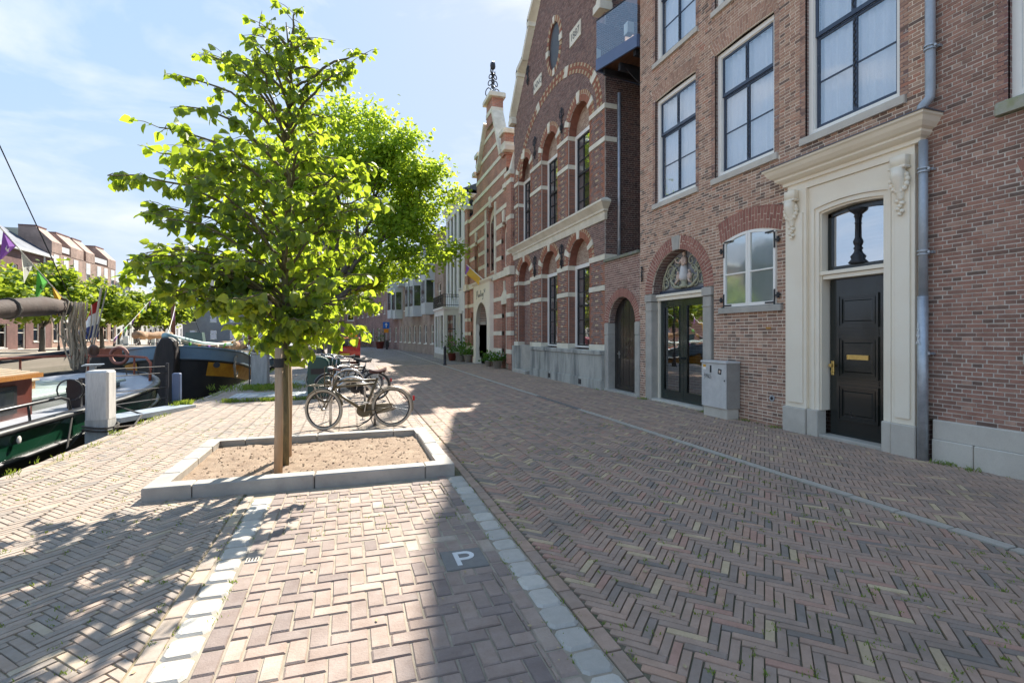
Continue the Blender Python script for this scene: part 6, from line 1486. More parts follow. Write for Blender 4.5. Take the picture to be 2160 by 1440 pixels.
MB().bbox(-3.78, -3.62, 12.95, 13.1, .1, .75, .02).build('grey_box', MATS['blue_steel'], gw)
# steel plates over cable ducts, set in weeds
for x0, y0, x1, y1, lb in ((-2.75, 13.45, -.95, 14.35, 'nearest pale ribbed steel hatch plate raised on the quay'), (-1.9, 17.1, -.5, 17.9, 'farther ribbed steel hatch plate behind the green bins')):
    t = thing('hatch_plate', lb, 'hatch', ((x0+x1)/2, (y0+y1)/2, 0)); MB().bbox(x0, x1, y0, y1, .02, .11, .01).build('plate', M_zinc, t)
    for i in range(14): x = x0+.07+(x1-x0-.14)*i/13; MB().box(x-.015, x+.015, y0+.03, y1-.03, .11, .118).build('rib', M_zinc, t)
# dark green bins
M_bin = mat('bottle_green_bin', (.012,.06,.05), (.016,.07,.058), .4, 3, .05, 40)
for i, (x, y, lb) in enumerate(((-.75, 13.75, 'nearer dark green rounded-top bin on the quay'), (-.5, 15.0, 'second dark green rounded-top bin behind the first'))):
    t = thing('waste_bin', lb, 'bin', (x, y, 0), 'green bins on the quay'); n = 12; hw, hd, ht = .25, .3, .86
    pr = [(x-hw, .04), (x+hw, .04)]+[(x+hw*math.cos(math.pi*j/n), ht+.2*math.sin(math.pi*j/n)) for j in range(n+1)]
    MB().prism(pr, 'Y-', y-hd, 2*hd, back=True, ch=.02).build('body', M_bin, t); MB().box(x-hw-.01, x+hw+.01, y-hd-.01, y+hd+.01, 0, .05).build('foot', M_iron, t)
    MB().box(x-.17, x+.17, y-hd-.012, y-hd-.001, .62, .76).build('slot', M_dark, t); MB().tube([(x+hw+.012, y-hd+.03, .06), (x+hw+.012, y-hd+.03, .86), (x+.14, y-hd+.03, 1.06)], .011, 6).build('edge_trim', M_zinc, t)
# bike hoops
def hoop(x, y, lb, ang=0):
    t = thing('bike_hoop', lb, 'bike rack', (x, y, 0), 'steel bike hoops on the quay'); r = .37; c, s = math.cos(ang), math.sin(ang)
    pts = [(-r, 0), (-r, .45)]+[(-r*math.cos(math.pi*j/14), .45+r*.95*math.sin(math.pi*j/14)) for j in range(1, 14)]+[(r, .45), (r, 0)]
    MB().tube([(x+p*c, y+p*s, z) for p, z in pts], .024, 10).build('hoop', M_steel, t, smooth=True)
hoop(.06, 9.15, 'bike hoop nearest the camera beside the brown bicycle'); hoop(.03, 9.95, 'second bike hoop behind the brown bicycle'); hoop(-.02, 12.4, 'third bike hoop holding the dark bicycle'); hoop(-.05, 14.2, 'farthest bike hoop before the lamp post')
# bicycles
M_olive = mat('olive_bike_paint', (.12,.095,.05), (.14,.11,.06), .4, 4); M_blackp = mat('black_bike_paint', (.015,.015,.018), (.02,.02,.022), .35, 4)
M_tyre = mat('cream_tyre', (.5,.45,.38), (.42,.38,.32), .85, 12); M_tyrek = mat('black_tyre', (.03,.03,.03), (.04,.04,.04), .85, 12)
M_leather = mat('brown_leather', (.17,.065,.04), (.13,.05,.03), .45, 5, .1, 60)
def circ(c, r, n, ax=(1,0,0), ay=(0,0,1), a0=0, a1=2*math.pi, end=True):
    c, ax, ay = Vector(c), Vector(ax), Vector(ay); return [c+(ax*math.cos(a0+(a1-a0)*i/n)+ay*math.sin(a0+(a1-a0)*i/n))*r for i in range(n+(1 if end else 0))]
def bicycle(label, loc, heading, steer, paint, tyre, group, rackf=True, lean=0, saddle=None):
    """local x forward; turned by heading about z"""
    t = thing('bicycle', label, 'bicycle', (0,0,0), group); rw = .345; wb = 1.13; RX = Vector((0,0,rw)); 
    def wheel(parent, c, ax):
        nrm = Vector(ax).cross(Vector((0,0,1)))
        o = MB().tube(circ(c, rw-.02, 40, ax, end=False), .0235, 8, closed=True).build('wheel', tyre, parent, smooth=True)
        MB().tube(circ(c, rw-.05, 36, ax, end=False), .012, 6, closed=True).build('rim', M_rim if tyre is M_tyre else M_steel, o, smooth=True)
        sp = MB(); 
        for i in range(28):
            q = 2*math.pi*i/28; e = Vector(c)+(Vector(ax)*math.cos(q)+Vector((0,0,1))*math.sin(q))*(rw-.055); sp.tube([Vector(c)+nrm*(.025 if i % 2 else -.025), e], .0016, 3, cap=False)
        sp.build('spokes', M_steel, o, kind='stuff'); MB().tube([Vector(c)-nrm*.04, Vector(c)+nrm*.04], .02, 8).build('hub', M_steel, o)
        return o
    wheel(t, (0,0,rw), (1,0,0)); fa = Vector((math.cos(steer), math.sin(steer), 0)); fc = Vector((wb,0,rw)); wheel(t, fc, fa)
    bb = Vector((.47,0,.29)); st = Vector((.25,0,.86)); ht = Vector((.93,0,.83)); hb = Vector((.98,0,.66)); fcr = fc
    f = MB(); f.tube([bb, st], .021, 8); f.tube([bb, hb], .025, 8); f.tube([ht, hb], .026, 8); f.tube([st+(bb-st)*.06, ht+Vector((0,0,-.01))], .02, 8); f.tube([st+(bb-st)*.17, hb+(ht-hb)*.35], .019, 8)
    for s in (-.055, .055): f.tube([bb+Vector((0,s*.6,0)), Vector((0,s,rw))], .011, 6); f.tube([st+Vector((0,s*.4,-.06)), Vector((0,s,rw))], .009, 6)
    f.build('frame', paint, t, smooth=True)
    fk = MB(); side = Vector((-fa.y, fa.x, 0))
    for s in (-.05, .05): fk.tube([hb+Vector((0,0,-.02)), hb+side*s+Vector((.01,0,-.04)), fcr+side*s-fa*.06+Vector((0,0,.12)), fcr+side*s], .012, 6)
    fk.build('fork', paint, t, smooth=True)
    h = MB(); top = ht+Vector((-.02,0,.2)); h.tube([ht, top], .013, 8)
    for s in (-1, 1): h.tube([top, top+fa*.06+side*s*.12+Vector((0,0,.03)), top+fa*.02+side*s*.27+Vector((0,0,.04)), top-fa*.2+side*s*.3+Vector((0,0,.0))], .011, 7)
    o = h.build('handlebar', M_steel, t, smooth=True)
    for s in (-1, 1): MB().tube([top-fa*.09+side*s*.286+Vector((0,0,.02)), top-fa*.22+side*s*.303+Vector((0,0,-.003))], .016, 8).build('grip', M_leather, o)
    MB().ell(hb+fa*.1+Vector((0,0,.12)), .06, .06, .07, 10, 7).build('headlamp', paint, o, smooth=True)
    sp = MB(); sp.tube([st, st+Vector((-.02,0,.1))], .012, 7)
    sp.build('seat_post', M_steel, t)
    s0 = st+Vector((-.03,0,.12)); sd_ = MB(); g_ = []
    for i in range(11):
        u = i/10; w = .105*(1-u)**.7*(1 if u > .08 else .8)+.018; row = []
        for j in range(9): v = -1+2*j/8; row.append((s0.x-.12+.29*u, w*v, s0.z+.04-.035*v*v-.02*math.sin(u*3)+.03*(1-u)**3))
        g_.append(row)
    sd_.sheet(g_); sd_.sheet([[(p[0], p[1]*.9, p[2]-.03) for p in r] for r in g_], flip=True); sd_.build('saddle', saddle or M_leather, t, smooth=True)
    sg = MB()
    for s in (-.05, .05): sg.tube(circ((s0.x-.07, s, s0.z-.02), .03, 10), .006, 5, closed=False)
    sg.build('saddle_springs', M_steel, t)
    mg = MB(); 
    for c, ax, q0, q1 in ((Vector((0,0,rw)), Vector((1,0,0)), .3, 3.4), (fcr, fa, .5, 2.9)):
        g_ = []; sd2 = Vector((-ax.y, ax.x, 0))
        for i in range(19):
            q = q0+(q1-q0)*i/18; rad = ax*math.cos(q)+Vector((0,0,1))*math.sin(q); g_.append([c+rad*(rw+.012+.012*(1-v*v))+sd2*.032*v for v in (-1,-.5,0,.5,1)])
        MB().sheet(g_).build('mudguard', paint, t, smooth=True)
    cc = MB(); cc.prism([(.47+.13*math.cos(q), .29+.11*math.sin(q)) for q in [math.pi*(-.5+i/10) for i in range(11)]]+[(.0, .29+.11), (-.06, .36), (-.06, .3), (.0, .27)], 'Y-', -.09, .05, back=True, ch=.01); cc.build('chain_case', paint, t)
    cr = MB(); cr.tube([bb+Vector((0,-.11,0)), bb+Vector((.03,-.12,-.165))], .009, 6); cr.box(bb.x-.01, bb.x+.07, -.2, -.12, bb.z-.18, bb.z-.16); cr.tube([bb+Vector((0,.08,0)), bb+Vector((-.03,.1,.165))], .009, 6); cr.box(bb.x-.07, bb.x+.01, .1, .18, bb.z+.155, bb.z+.175); cr.build('crank', M_steel, t)
    MB().tube([bb+Vector((-.08,-.02,-.05)), bb+Vector((-.16,-.16,-.28))], .01, 6).build('kickstand', M_steel, t)
    MB().box(-rw-.045, -rw-.01, -.025, .025, rw+.1, rw+.18).build('rear_lamp', mat('red_lens', (.5,.02,.02), (.45,.02,.02), .2, 3), t)
    if rackf:
        k = MB(); o_ = fcr+Vector((0,0,.41))
        for s in (-.13, -.045, .045, .13): k.tube([o_-fa*.1+side*s, o_+fa*.24+side*s], .007, 5)
        for q in (-.1, .24): k.tube([o_+fa*q-side*.14, o_+fa*q+side*.14], .008, 5)
        for s in (-.06, .06): k.tube([o_+fa*.15+side*s, fcr+side*s], .006, 5)
        k.tube([o_-fa*.1-side*.14, o_-fa*.1-side*.14+Vector((0,0,.32)), o_-fa*.1+side*.14+Vector((0,0,.32)), o_-fa*.1+side*.14], .009, 6); k.tube([o_-fa*.1-side*.14+Vector((0,0,.16)), o_-fa*.1+side*.14+Vector((0,0,.16))], .007, 5)
        k.build('front_rack', paint, t, smooth=True)
    t.location = loc; t.rotation_euler = (lean, 0, heading); return t
bk = 'bicycles parked at the hoops'
bicycle('olive transport bicycle with front rack and brown saddle behind the planter', (.715, 8.98, 0), R(180), R(-28), M_olive, M_tyre, bk)
bicycle('dark bicycle with black saddle leaning at the farther hoop', (.62, 12.75, 0), R(186), R(25), M_blackp, M_tyrek, bk, rackf=False, saddle=M_tyrek)
bicycle('black bicycle half hidden behind the second hoop', (.5, 13.6, 0), R(175), R(-35), M_blackp, M_tyrek, bk, rackf=True, saddle=M_tyrek)
bicycle('grey bicycle with wooden crate rack near the lamp post', (.25, 15.4, 0), R(184), R(20), mat('grey_bike_paint', (.2,.2,.2), (.16,.16,.16), .4, 4), M_tyre, bk, saddle=M_tyrek)
MB().tube([(-.25, 9.05, .02), (-.1, 8.95, .03), (.15, 8.9, .05), (.3, 8.95, .12), (.42, 8.95, .25)], .012, 6).build('chain_lock', M_rope2, None, label='grey cable lock looped on the ground under the olive bicycle', cat='lock', loc=(.1, 8.95, 0))
# street things
def lamp(name, label, x, y, h, group=None):
    t = thing(name, label, 'street lamp', (x, y, 0), group)
    MB().lathe([(.11,0),(.11,.5),(.07,.6),(.05,.8),(.045,h-.5),(.06,h-.45),(.04,h-.4)], (x, y, 0), 10).build('post', M_iron, t, smooth=True)
    MB().lathe([(.1,h-.4),(.2,h),(.2,h+.02)], (x, y, 0), 6).build('lantern', M_dglass, t); MB().lathe([(.24,h+.02),(.12,h+.16),(.03,h+.25),(.0,h+.3)], (x, y, 0), 6).build('lantern_roof', M_iron, t)
lamp('street_lamp', 'tall black street lamp post behind the green bins', -1.05, 21.5, 5.2)
t = thing('bollard', 'short black street bollard in front of the white house bay', 'bollard', (4.85, 26.4, 0)); MB().lathe([(.1,0),(.1,.06),(.075,.1),(.07,.85),(.085,.88),(.085,.92),(.06,1.0),(.0,1.05)], (4.85, 26.4, 0), 12).build('post', M_iron, t, smooth=True); MB().lathe([(.078,.7),(.078,.74)], (4.85, 26.4, 0), 12).build('ring', M_iron, t)
def sign(label, x, y, h, w, hh, m, sym=None, board2=None):
    t = thing('street_sign', label, 'sign', (x, y, 0)); MB().tube([(x, y, 0), (x, y, h+hh)], .03, 6).build('post', M_zinc, t); o = MB().box(x-w/2, x+w/2, y-.05, y-.035, h, h+hh).build('board', m, t)
    if sym == 'arrow': b = MB(); b.box(x-.05, x+.05, y-.06, y-.052, h+.12, h+hh*.6); b.prism([(x-.18, h+hh*.55), (x+.18, h+hh*.55), (x, h+hh*.88)], 'Y-', y-.06, .008); b.build('arrow', M_white, o)
    if board2: b = MB(); b.box(x-w*.35, x+w*.35, y-.05, y-.035, h-.5, h-.05); b.build('lower_board', board2, t)
    return t
M_or = mat('sign_orange', (.85,.3,.02), (.8,.28,.02), .6, 3)
sign('blue square street sign with white arrow above an orange plate', 4.1, 60, 2.4, .75, .75, mat('sign_blue', (.02,.16,.6)), 'arrow', M_or)
s_ = sign('orange detour board on a post above the red car', .26, 33, 1.15, .42, .82, M_or); MB().box(.23, .29, 32.93, 32.945, 1.4, 1.75).build('mark', M_dark, s_)
# red car
car = thing('red_car', 'small red hatchback parked beyond the bicycles', 'car', (-.25, 30.5, 0)); cx_, cy_ = -.25, 30.5
M_red = mat('red_car_paint', (.6,.05,.02), (.55,.04,.02), .25, 2, coat=.6)
prf = [(cy_-1.85, .3), (cy_-1.9, .75), (cy_-1.75, .95), (cy_-1.55, 1.4), (cy_-1.2, 1.48), (cy_+.2, 1.46), (cy_+.85, 1.0), (cy_+1.7, .88), (cy_+1.85, .6), (cy_+1.85, .3)]
MB().prism(prf, 'X-', cx_-.82, 1.64, back=True, ch=.06).build('body', M_red, car)
MB().prism([(cx_-.62, 1.0), (cx_+.62, 1.0), (cx_+.55, 1.38), (cx_-.55, 1.38)], 'Y-', cy_-1.79, .03).build('rear_window', M_pglass, car)
for s in (-1, 1):
    MB().box(cx_+s*.82, cx_+s*.835, cy_-1.3, cy_+.4, .98, 1.36).build('side_window', M_pglass, car); MB().box(cx_+s*.56, cx_+s*.76, cy_-1.93, cy_-1.9, .72, .95).build('tail_light', MATS['red_lens'], car)
    for yy in (cy_-1.2, cy_+1.2):
        o = MB().lathe([(.2,-.1),(.3,-.09),(.3,.09),(.2,.1)], (cx_+s*.72, yy, .3), 16, axis='X').build('wheel', M_tyrek, car); MB().lathe([(.18,-.1),(.18,.1)], (cx_+s*.72, yy, .3), 12, axis='X').build('rim', M_steel, o)
MB().box(cx_-.26, cx_+.26, cy_-1.925, cy_-1.905, .5, .62).build('number_plate', mat('plate_yellow', (.75,.55,.05)), car); MB().bbox(cx_-.8, cx_+.8, cy_-1.97, cy_-1.86, .32, .5, .04).build('bumper', M_rim, car)
# scooter far off, as a dark shape with wheels
sc_ = thing('scooter', 'dark scooter parked below the blue street sign', 'scooter', (4.0, 57.5, 0))
for yy in (57.0, 58.2): MB().lathe([(.14,-.06),(.25,-.05),(.25,.05),(.14,.06)], (4.0, yy, .25), 14, axis='X').build('wheel', M_tyrek, sc_)
MB().prism([(57.0, .35), (57.4, .25), (58.0, .25), (58.5, .45), (58.4, .85), (57.7, .8), (57.6, .4), (57.3, .45), (57.2, 1.0), (57.05, 1.0)], 'X-', 3.82, .36, back=True, ch=.04).build('body', M_blackp, sc_); MB().tube([(3.65, 57.15, 1.1), (4.0, 57.1, 1.05), (4.35, 57.15, 1.1)], .025, 6).build('handlebar', M_blackp, sc_)
# ================================================================ bunting strings
M_bg = {'green': mat('bunting_green', (.12,.55,.06), (.1,.5,.05), .7, 3), 'yellow': mat('bunting_yellow', (.8,.45,.02), (.75,.42,.02), .7, 3), 'purple': mat('bunting_purple', (.3,.1,.5), (.28,.1,.46), .7, 3), 'white': mat('bunting_white', (.7,.7,.62), (.65,.65,.55), .7, 3)}
def bunting(label, p0, p1, n, sag, size, seed=0, marks=False, first=0):
    t = thing('bunting', label, 'bunting', p0); a, c = Vector(p0), Vector(p1); q = random.Random(seed)
    P = lambda s: a.lerp(c, s)-Vector((0, 0, sag*4*s*(1-s)))
    MB().tube([P(i/24) for i in range(25)], .012, 5).build('string', M_white, t)
    cols = ['white', 'green', 'yellow', 'purple']
    for i in range(n):
        s0 = (i+.1)/n; s1 = s0+size/(c-a).length; A_, B_ = P(s0), P(min(s1, 1)); sw = q.uniform(-.3, .1)
        tip = (A_+B_)/2+Vector((q.uniform(-.15,.05)+sw*.4, q.uniform(-.15,.1), -size*q.uniform(1.0,1.25))); nn = (B_-A_).cross(tip-A_).normalized()
        mid = (A_+B_+tip)/3+nn*.05*q.choice((-1,1)); cl_ = cols[(i+first) % 4]
        o = MB().add([A_, B_, tip, mid], [(0,1,3),(1,2,3),(2,0,3)]).build('pennant', M_bg[cl_], t)
        if marks:
            f = (-nn if nn.y > 0 else nn)*.012; m0 = (A_+B_)/2*.62+tip*.38; u = (B_-A_).normalized(); v = (tip-(A_+B_)/2).normalized(); mm = MB()
            for k in (-1, 0, 1): mm.obox(m0+f*3+u*k*.07*size, u*.02*size, v*.14*size, f*.1); 
            mm.obox(m0+f*3.4+v*.09*size, u*.12*size, v*.02*size, f*.1); mm.build('printed_mark', M_white if cl_ == 'purple' else M_dark, o, kind='stuff')
bunting('large pennant string slanting down at the left edge to the furled boom', (-6.8, 4.1, 9.0), (-6.8, 15.35, 2.5), 19, .12, .5, 1, True)
bunting('pennants strung along the black barge from its rudder', (-6.9, 24.2, 1.5), (-5.6, 33, 1.9), 9, .55, .33, 2)
bunting('pennants rising from the rudder of the black barge towards the far bank', (-7.3, 24.0, 1.35), (-8.6, 30, 3.1), 6, .25, .45, 3, first=2)
bunting('pennants hung from the mast of the brown sailing barge', (-12.6, 43.5, 6.6), (-12.4, 33, 1.4), 16, .3, .4, 7)
bunting('small pennants above the furled tan sail', (-6.0, 33, 1.3), (-4.9, 44, 2.4), 14, .3, .3, 4)
for p0, p1, lb in (((-6.8, 4.1, 15.0), (-6.8, 16.9, 1.2), 'thin rigging wire slanting across the sky at the far left'),):
    MB().tube([p0, p1], .012, 5).build('rigging_wire', M_iron, None, label=lb, cat='wire', loc=p1)
# ================================================================ far bank
M_fb1 = brick_tex('far_bank_brick', (.42,.28,.22), (.36,.24,.19), (.38,.3,.25), .25, .08, .01)
M_fb2 = brick_tex('far_bank_dark_brick', (.2,.1,.09), (.16,.085,.075), (.22,.16,.14), .25, .08, .01)
M_panel = mat('white_panel', (.75,.75,.73), (.7,.7,.68), .6, 2)
FBX = -34.0
A1 = thing('brown_apartment_block', 'brown brick apartment block with slanted roof fins and white window panels across the canal', 'building', (FBX, 82, .1))
pr = [(74.0, 76.2), (78.3, 81.5), (82.2, 84.6), (88.6, 91.2)]
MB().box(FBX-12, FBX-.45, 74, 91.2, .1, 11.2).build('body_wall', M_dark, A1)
hol = []
for y in (77.2, 79.6, 85.9, 88.0, 75.0, 82.8, 90.2): hol.append((y-.55, y+.55, 8.0, 9.9)); hol.append((y-.55, y+.55, 4.9, 6.8)); hol.append((y-.6, y+.6, .9, 3.2))
strip = strip_wall(A1, 74, 91.2, .1, 11.6, hol, 0, .45, M_fb1)
def mirror_to_far(o): o.data.transform(Matrix(((-1,0,0,FBX),(0,1,0,0),(0,0,1,0),(0,0,0,1)))); o.data.flip_normals()
o = strip; o.data.transform(Matrix.Translation(org(A1))); mirror_to_far(o); o.data.transform(Matrix.Translation(-org(A1)))
def fwin(parent, y0, y1, z0, z1, X=FBX, panel=None, fm=M_white):
    f = MB(); rframe(f, y0, y1, z0, z1, .1, X-.2, X-.1); f.box(X-.19, X-.12, y0+.1, y1-.1, z0+(z1-z0)*.62, z0+(z1-z0)*.62+.08); o_ = f.build('window', fm, parent)
    MB().add([(X-.15,y0+.1,z0+.1),(X-.15,y1-.1,z0+.1),(X-.15,y1-.1,z1-.1),(X-.15,y0+.1,z1-.1)], [(0,1,2,3)]).build('pane', M_dglass, o_)
    MB().box(X-.03, X+.06, y0-.05, y1+.05, z0-.12, z0-.01).build('sill', M_panel, o_)
    if panel: MB().box(X-.1, X+.03, y0, y1, z1+.02, z1+panel).build('panel', M_panel, o_)
for h_ in hol: fwin(A1, *h_, panel=1.5 if h_[2] == 8.0 else (.9 if h_[2] < 1 else None))
for y0, y1 in pr:
    MB().prism([(FBX+.03, 11.6), (FBX+.03, 12.9), (FBX-1.6, 14.6), (FBX-3.2, 14.6), (FBX-3.2, 11.6)], 'Y-', y0, y1-y0, back=True).build('roof_fin', M_fb1, A1); MB().box(FBX-3.2, FBX-1.5, y0-.05, y1+.05, 14.6, 14.75).build('fin_cap', M_fb2, A1)
MB().box(FBX-12, FBX-3.2, 74, 91.2, 11.2, 14.3).build('upper_storey', mat('cream_render', (.6,.56,.42), (.55,.5,.38), .8, 1), A1)
for y0, y1 in ((76.4, 78.1), (84.8, 88.4)): MB().box(FBX-.1, FBX-.04, y0, y1, 11.9, 12.6).build('balcony_rail', M_panel, A1); MB().box(FBX-3.19, FBX-3.15, y0+.3, y1-.3, 11.7, 13.6).build('balcony_window', M_pglass, A1)
MB().prism([(FBX-.2, 12.6), (FBX-3.2, 12.6), (FBX-3.2, 14.4)], 'Y-', 81.5, .7, back=True).build('valley_roof', M_roof, A1)
A2 = thing('dark_roof_house', 'dark brick house with wide blue slate roof at the far left across the canal', 'house', (FBX, 66, .1))
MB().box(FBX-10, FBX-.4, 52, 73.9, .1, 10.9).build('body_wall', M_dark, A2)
hol = [(y-.6, y+.6, z, z+2.0) for y in (63.5, 67, 70.5) for z in (7.2,)]+[(62.2, 63.4, 3.9, 5.4), (70.4, 71.6, .9, 3.0), (66.3, 67.5, 3.9, 5.4), (63.6, 65.8, .3, 2.8), (67.6, 69.0, .1, 2.9)]
o = strip_wall(A2, 52, 73.9, .1, 11, hol, 0, .45, M_fb2); o.data.transform(Matrix.Translation(org(A2))); mirror_to_far(o); o.data.transform(Matrix.Translation(-org(A2)))
for h_ in hol: fwin(A2, *h_)
MB().prism([(FBX+.35, 11.0), (FBX-10, 11.0), (FBX-5, 14.6)], 'Y-', 52, 21.9, back=True).build('roof', mat('blue_slate', (.05,.065,.1), (.08,.1,.14), .5, 1.5, .6, 4), A2)
MB().box(FBX-.1, FBX+.4, 52, 73.9, 10.8, 11.05).build('gutter', M_panel, A2); MB().tube([(FBX+.1, 72.3, 10.8), (FBX+.1, 72.3, .1)], .09, 8).build('downpipe', M_panel, A2)
MB().box(FBX-.03, FBX+.06, 52, 73.8, .1, 3.6).build('rendered_base', mat('pale_render', (.5,.47,.42), (.45,.42,.37), .8, 1), A2) if False else None
for i, (y0, y1, hgt, m_, lb, rf) in enumerate(((91.4, 97, 9.6, M_wp, 'white plastered house right of the brown apartment block across the canal', 'pitch'), (97.2, 104, 8.0, M_wp, 'low white house with dark doors across the canal', 'pitch'), (104.2, 116, 7.6, MATS['grey_stucco'], 'grey house behind the far trees across the canal', 'pitch'), (116.2, 136, 8.2, mat('pale_grey_render', (.5,.5,.52), (.44,.44,.46), .8, 1), 'long pale building with tall white windows across the canal', 'flat'), (136.2, 150, 9, M_wp, 'white gabled house far along the opposite bank', 'pitch'))):
    w = y1-y0; far_house('canal_house', lb, (FBX, y0, .1), R(90), w, hgt, 3 if hgt > 9 else 2, m_, cols=max(3, int(w/2.2)), roof=rf, wz=2.0, group='houses across the canal')
far_house('canal_house', 'brown brick house closing the canal behind the boats', (-23, 150, .1), R(0), 20, 11, 3, M_texR, cols=8, roof='pitch', group='houses across the canal')
for x, y, lb in ((-27, 60, 'black lamp post across the canal near the brown block'), (-27, 72, 'black lamp post across the canal near the white house')): lamp('street_lamp', lb, x, y, 3.3, 'lamps across the canal')
rp_ = random.Random(9); pb = None
for i in range(14):
    y = 74+i*2.6+rp_.uniform(-.5,.5)
    if pb is None: pb = bicycle('bicycle parked on the opposite bank', (-25.4, y, .1), R(100), .3, M_blackp, M_tyrek, 'bicycles on the opposite bank', rackf=False, saddle=M_tyrek); continue
    c_ = copy_tree(pb); c_.location = (-25.6+rp_.uniform(-.4,.4), y, .1); c_.rotation_euler = (0, 0, R(90+rp_.uniform(-25,25)))
for y, lb in ((66, 'nearer white-topped mooring post by the opposite quay'), (74, 'farther white-topped mooring post by the opposite quay')):
    t = thing('far_mooring_post', lb, 'post', (-23.6, y, WZ)); MB().bbox(-23.8, -23.4, y-.2, y+.2, -2, .7, .03).build('shaft', M_wood, t); MB().bbox(-23.82, -23.38, y-.22, y+.22, .7, 1.5, .04).build('white_head', M_white, t)
# pot plants before the white house and the banded house are made with the greenery
# ================================================================ greenery
M_bark = mat('young_bark', (.22,.18,.09), (.12,.105,.06), .9, 12, .7, 40, stretch=(2,2,.5), bdist=.008)
M_bark2 = mat('old_bark', (.14,.12,.1), (.09,.08,.065), .95, 5, 1., 14, stretch=(3,3,.6), bdist=.03)
M_stake = mat('stake_wood', (.56,.4,.27), (.42,.29,.18), .85, 5, .4, 30, stretch=(4,4,.3))
M_leaf = leaf_mat('lime_leaf', (.06,.1,.045), (.085,.15,.045), .5, (.5,.68,.045), 11, .17)
M_leaf2 = leaf_mat('plane_leaf', (.085,.17,.03), (.13,.22,.035), .5, (.55,.74,.06), .5, .05)
M_leaf3 = leaf_mat('far_leaf', (.085,.16,.025), (.13,.2,.03), .42, (.45,.58,.05), .35, .05)
M_fol = leaf_mat('pot_leaf', (.04,.1,.02), (.07,.15,.03), .3, (.2,.4,.04), 5)
tr = random.Random(21)
# heart-shaped leaf, folded along the midrib; local x along the blade, z up
LEAF = [(0,0,0),(.12,.34,.05),(.42,.47,.07),(.75,.27,.03),(1.05,0,-.1),(.75,-.27,.03),(.42,-.47,.07),(.12,-.34,.05),(.5,0,-.03)]
LF = [(8,0,1),(8,1,2),(8,2,3),(8,3,4),(8,4,5),(8,5,6),(8,6,7),(8,7,0)]
def frame(d, nrm):
    d = d.normalized(); y = nrm.cross(d)
    if y.length < 1e-4: y = Vector((1,0,0)).cross(d)
    y.normalize(); return Matrix((d, y, d.cross(y))).transposed()
def leaf_meshes(m):
    out = []
    for k in range(4):
        r = random.Random(k); me = bpy.data.meshes.new('leaf'); sc = Vector((1, r.uniform(.85,1.1), r.uniform(.6,2.4)))
        me.from_pydata([(v[0]*sc.x, v[1]*sc.y, v[2]*sc.z) for v in LEAF], [], LF); me.materials.append(m); me.polygons.foreach_set('use_smooth', [True]*len(LF)); out.append(me)
    return out
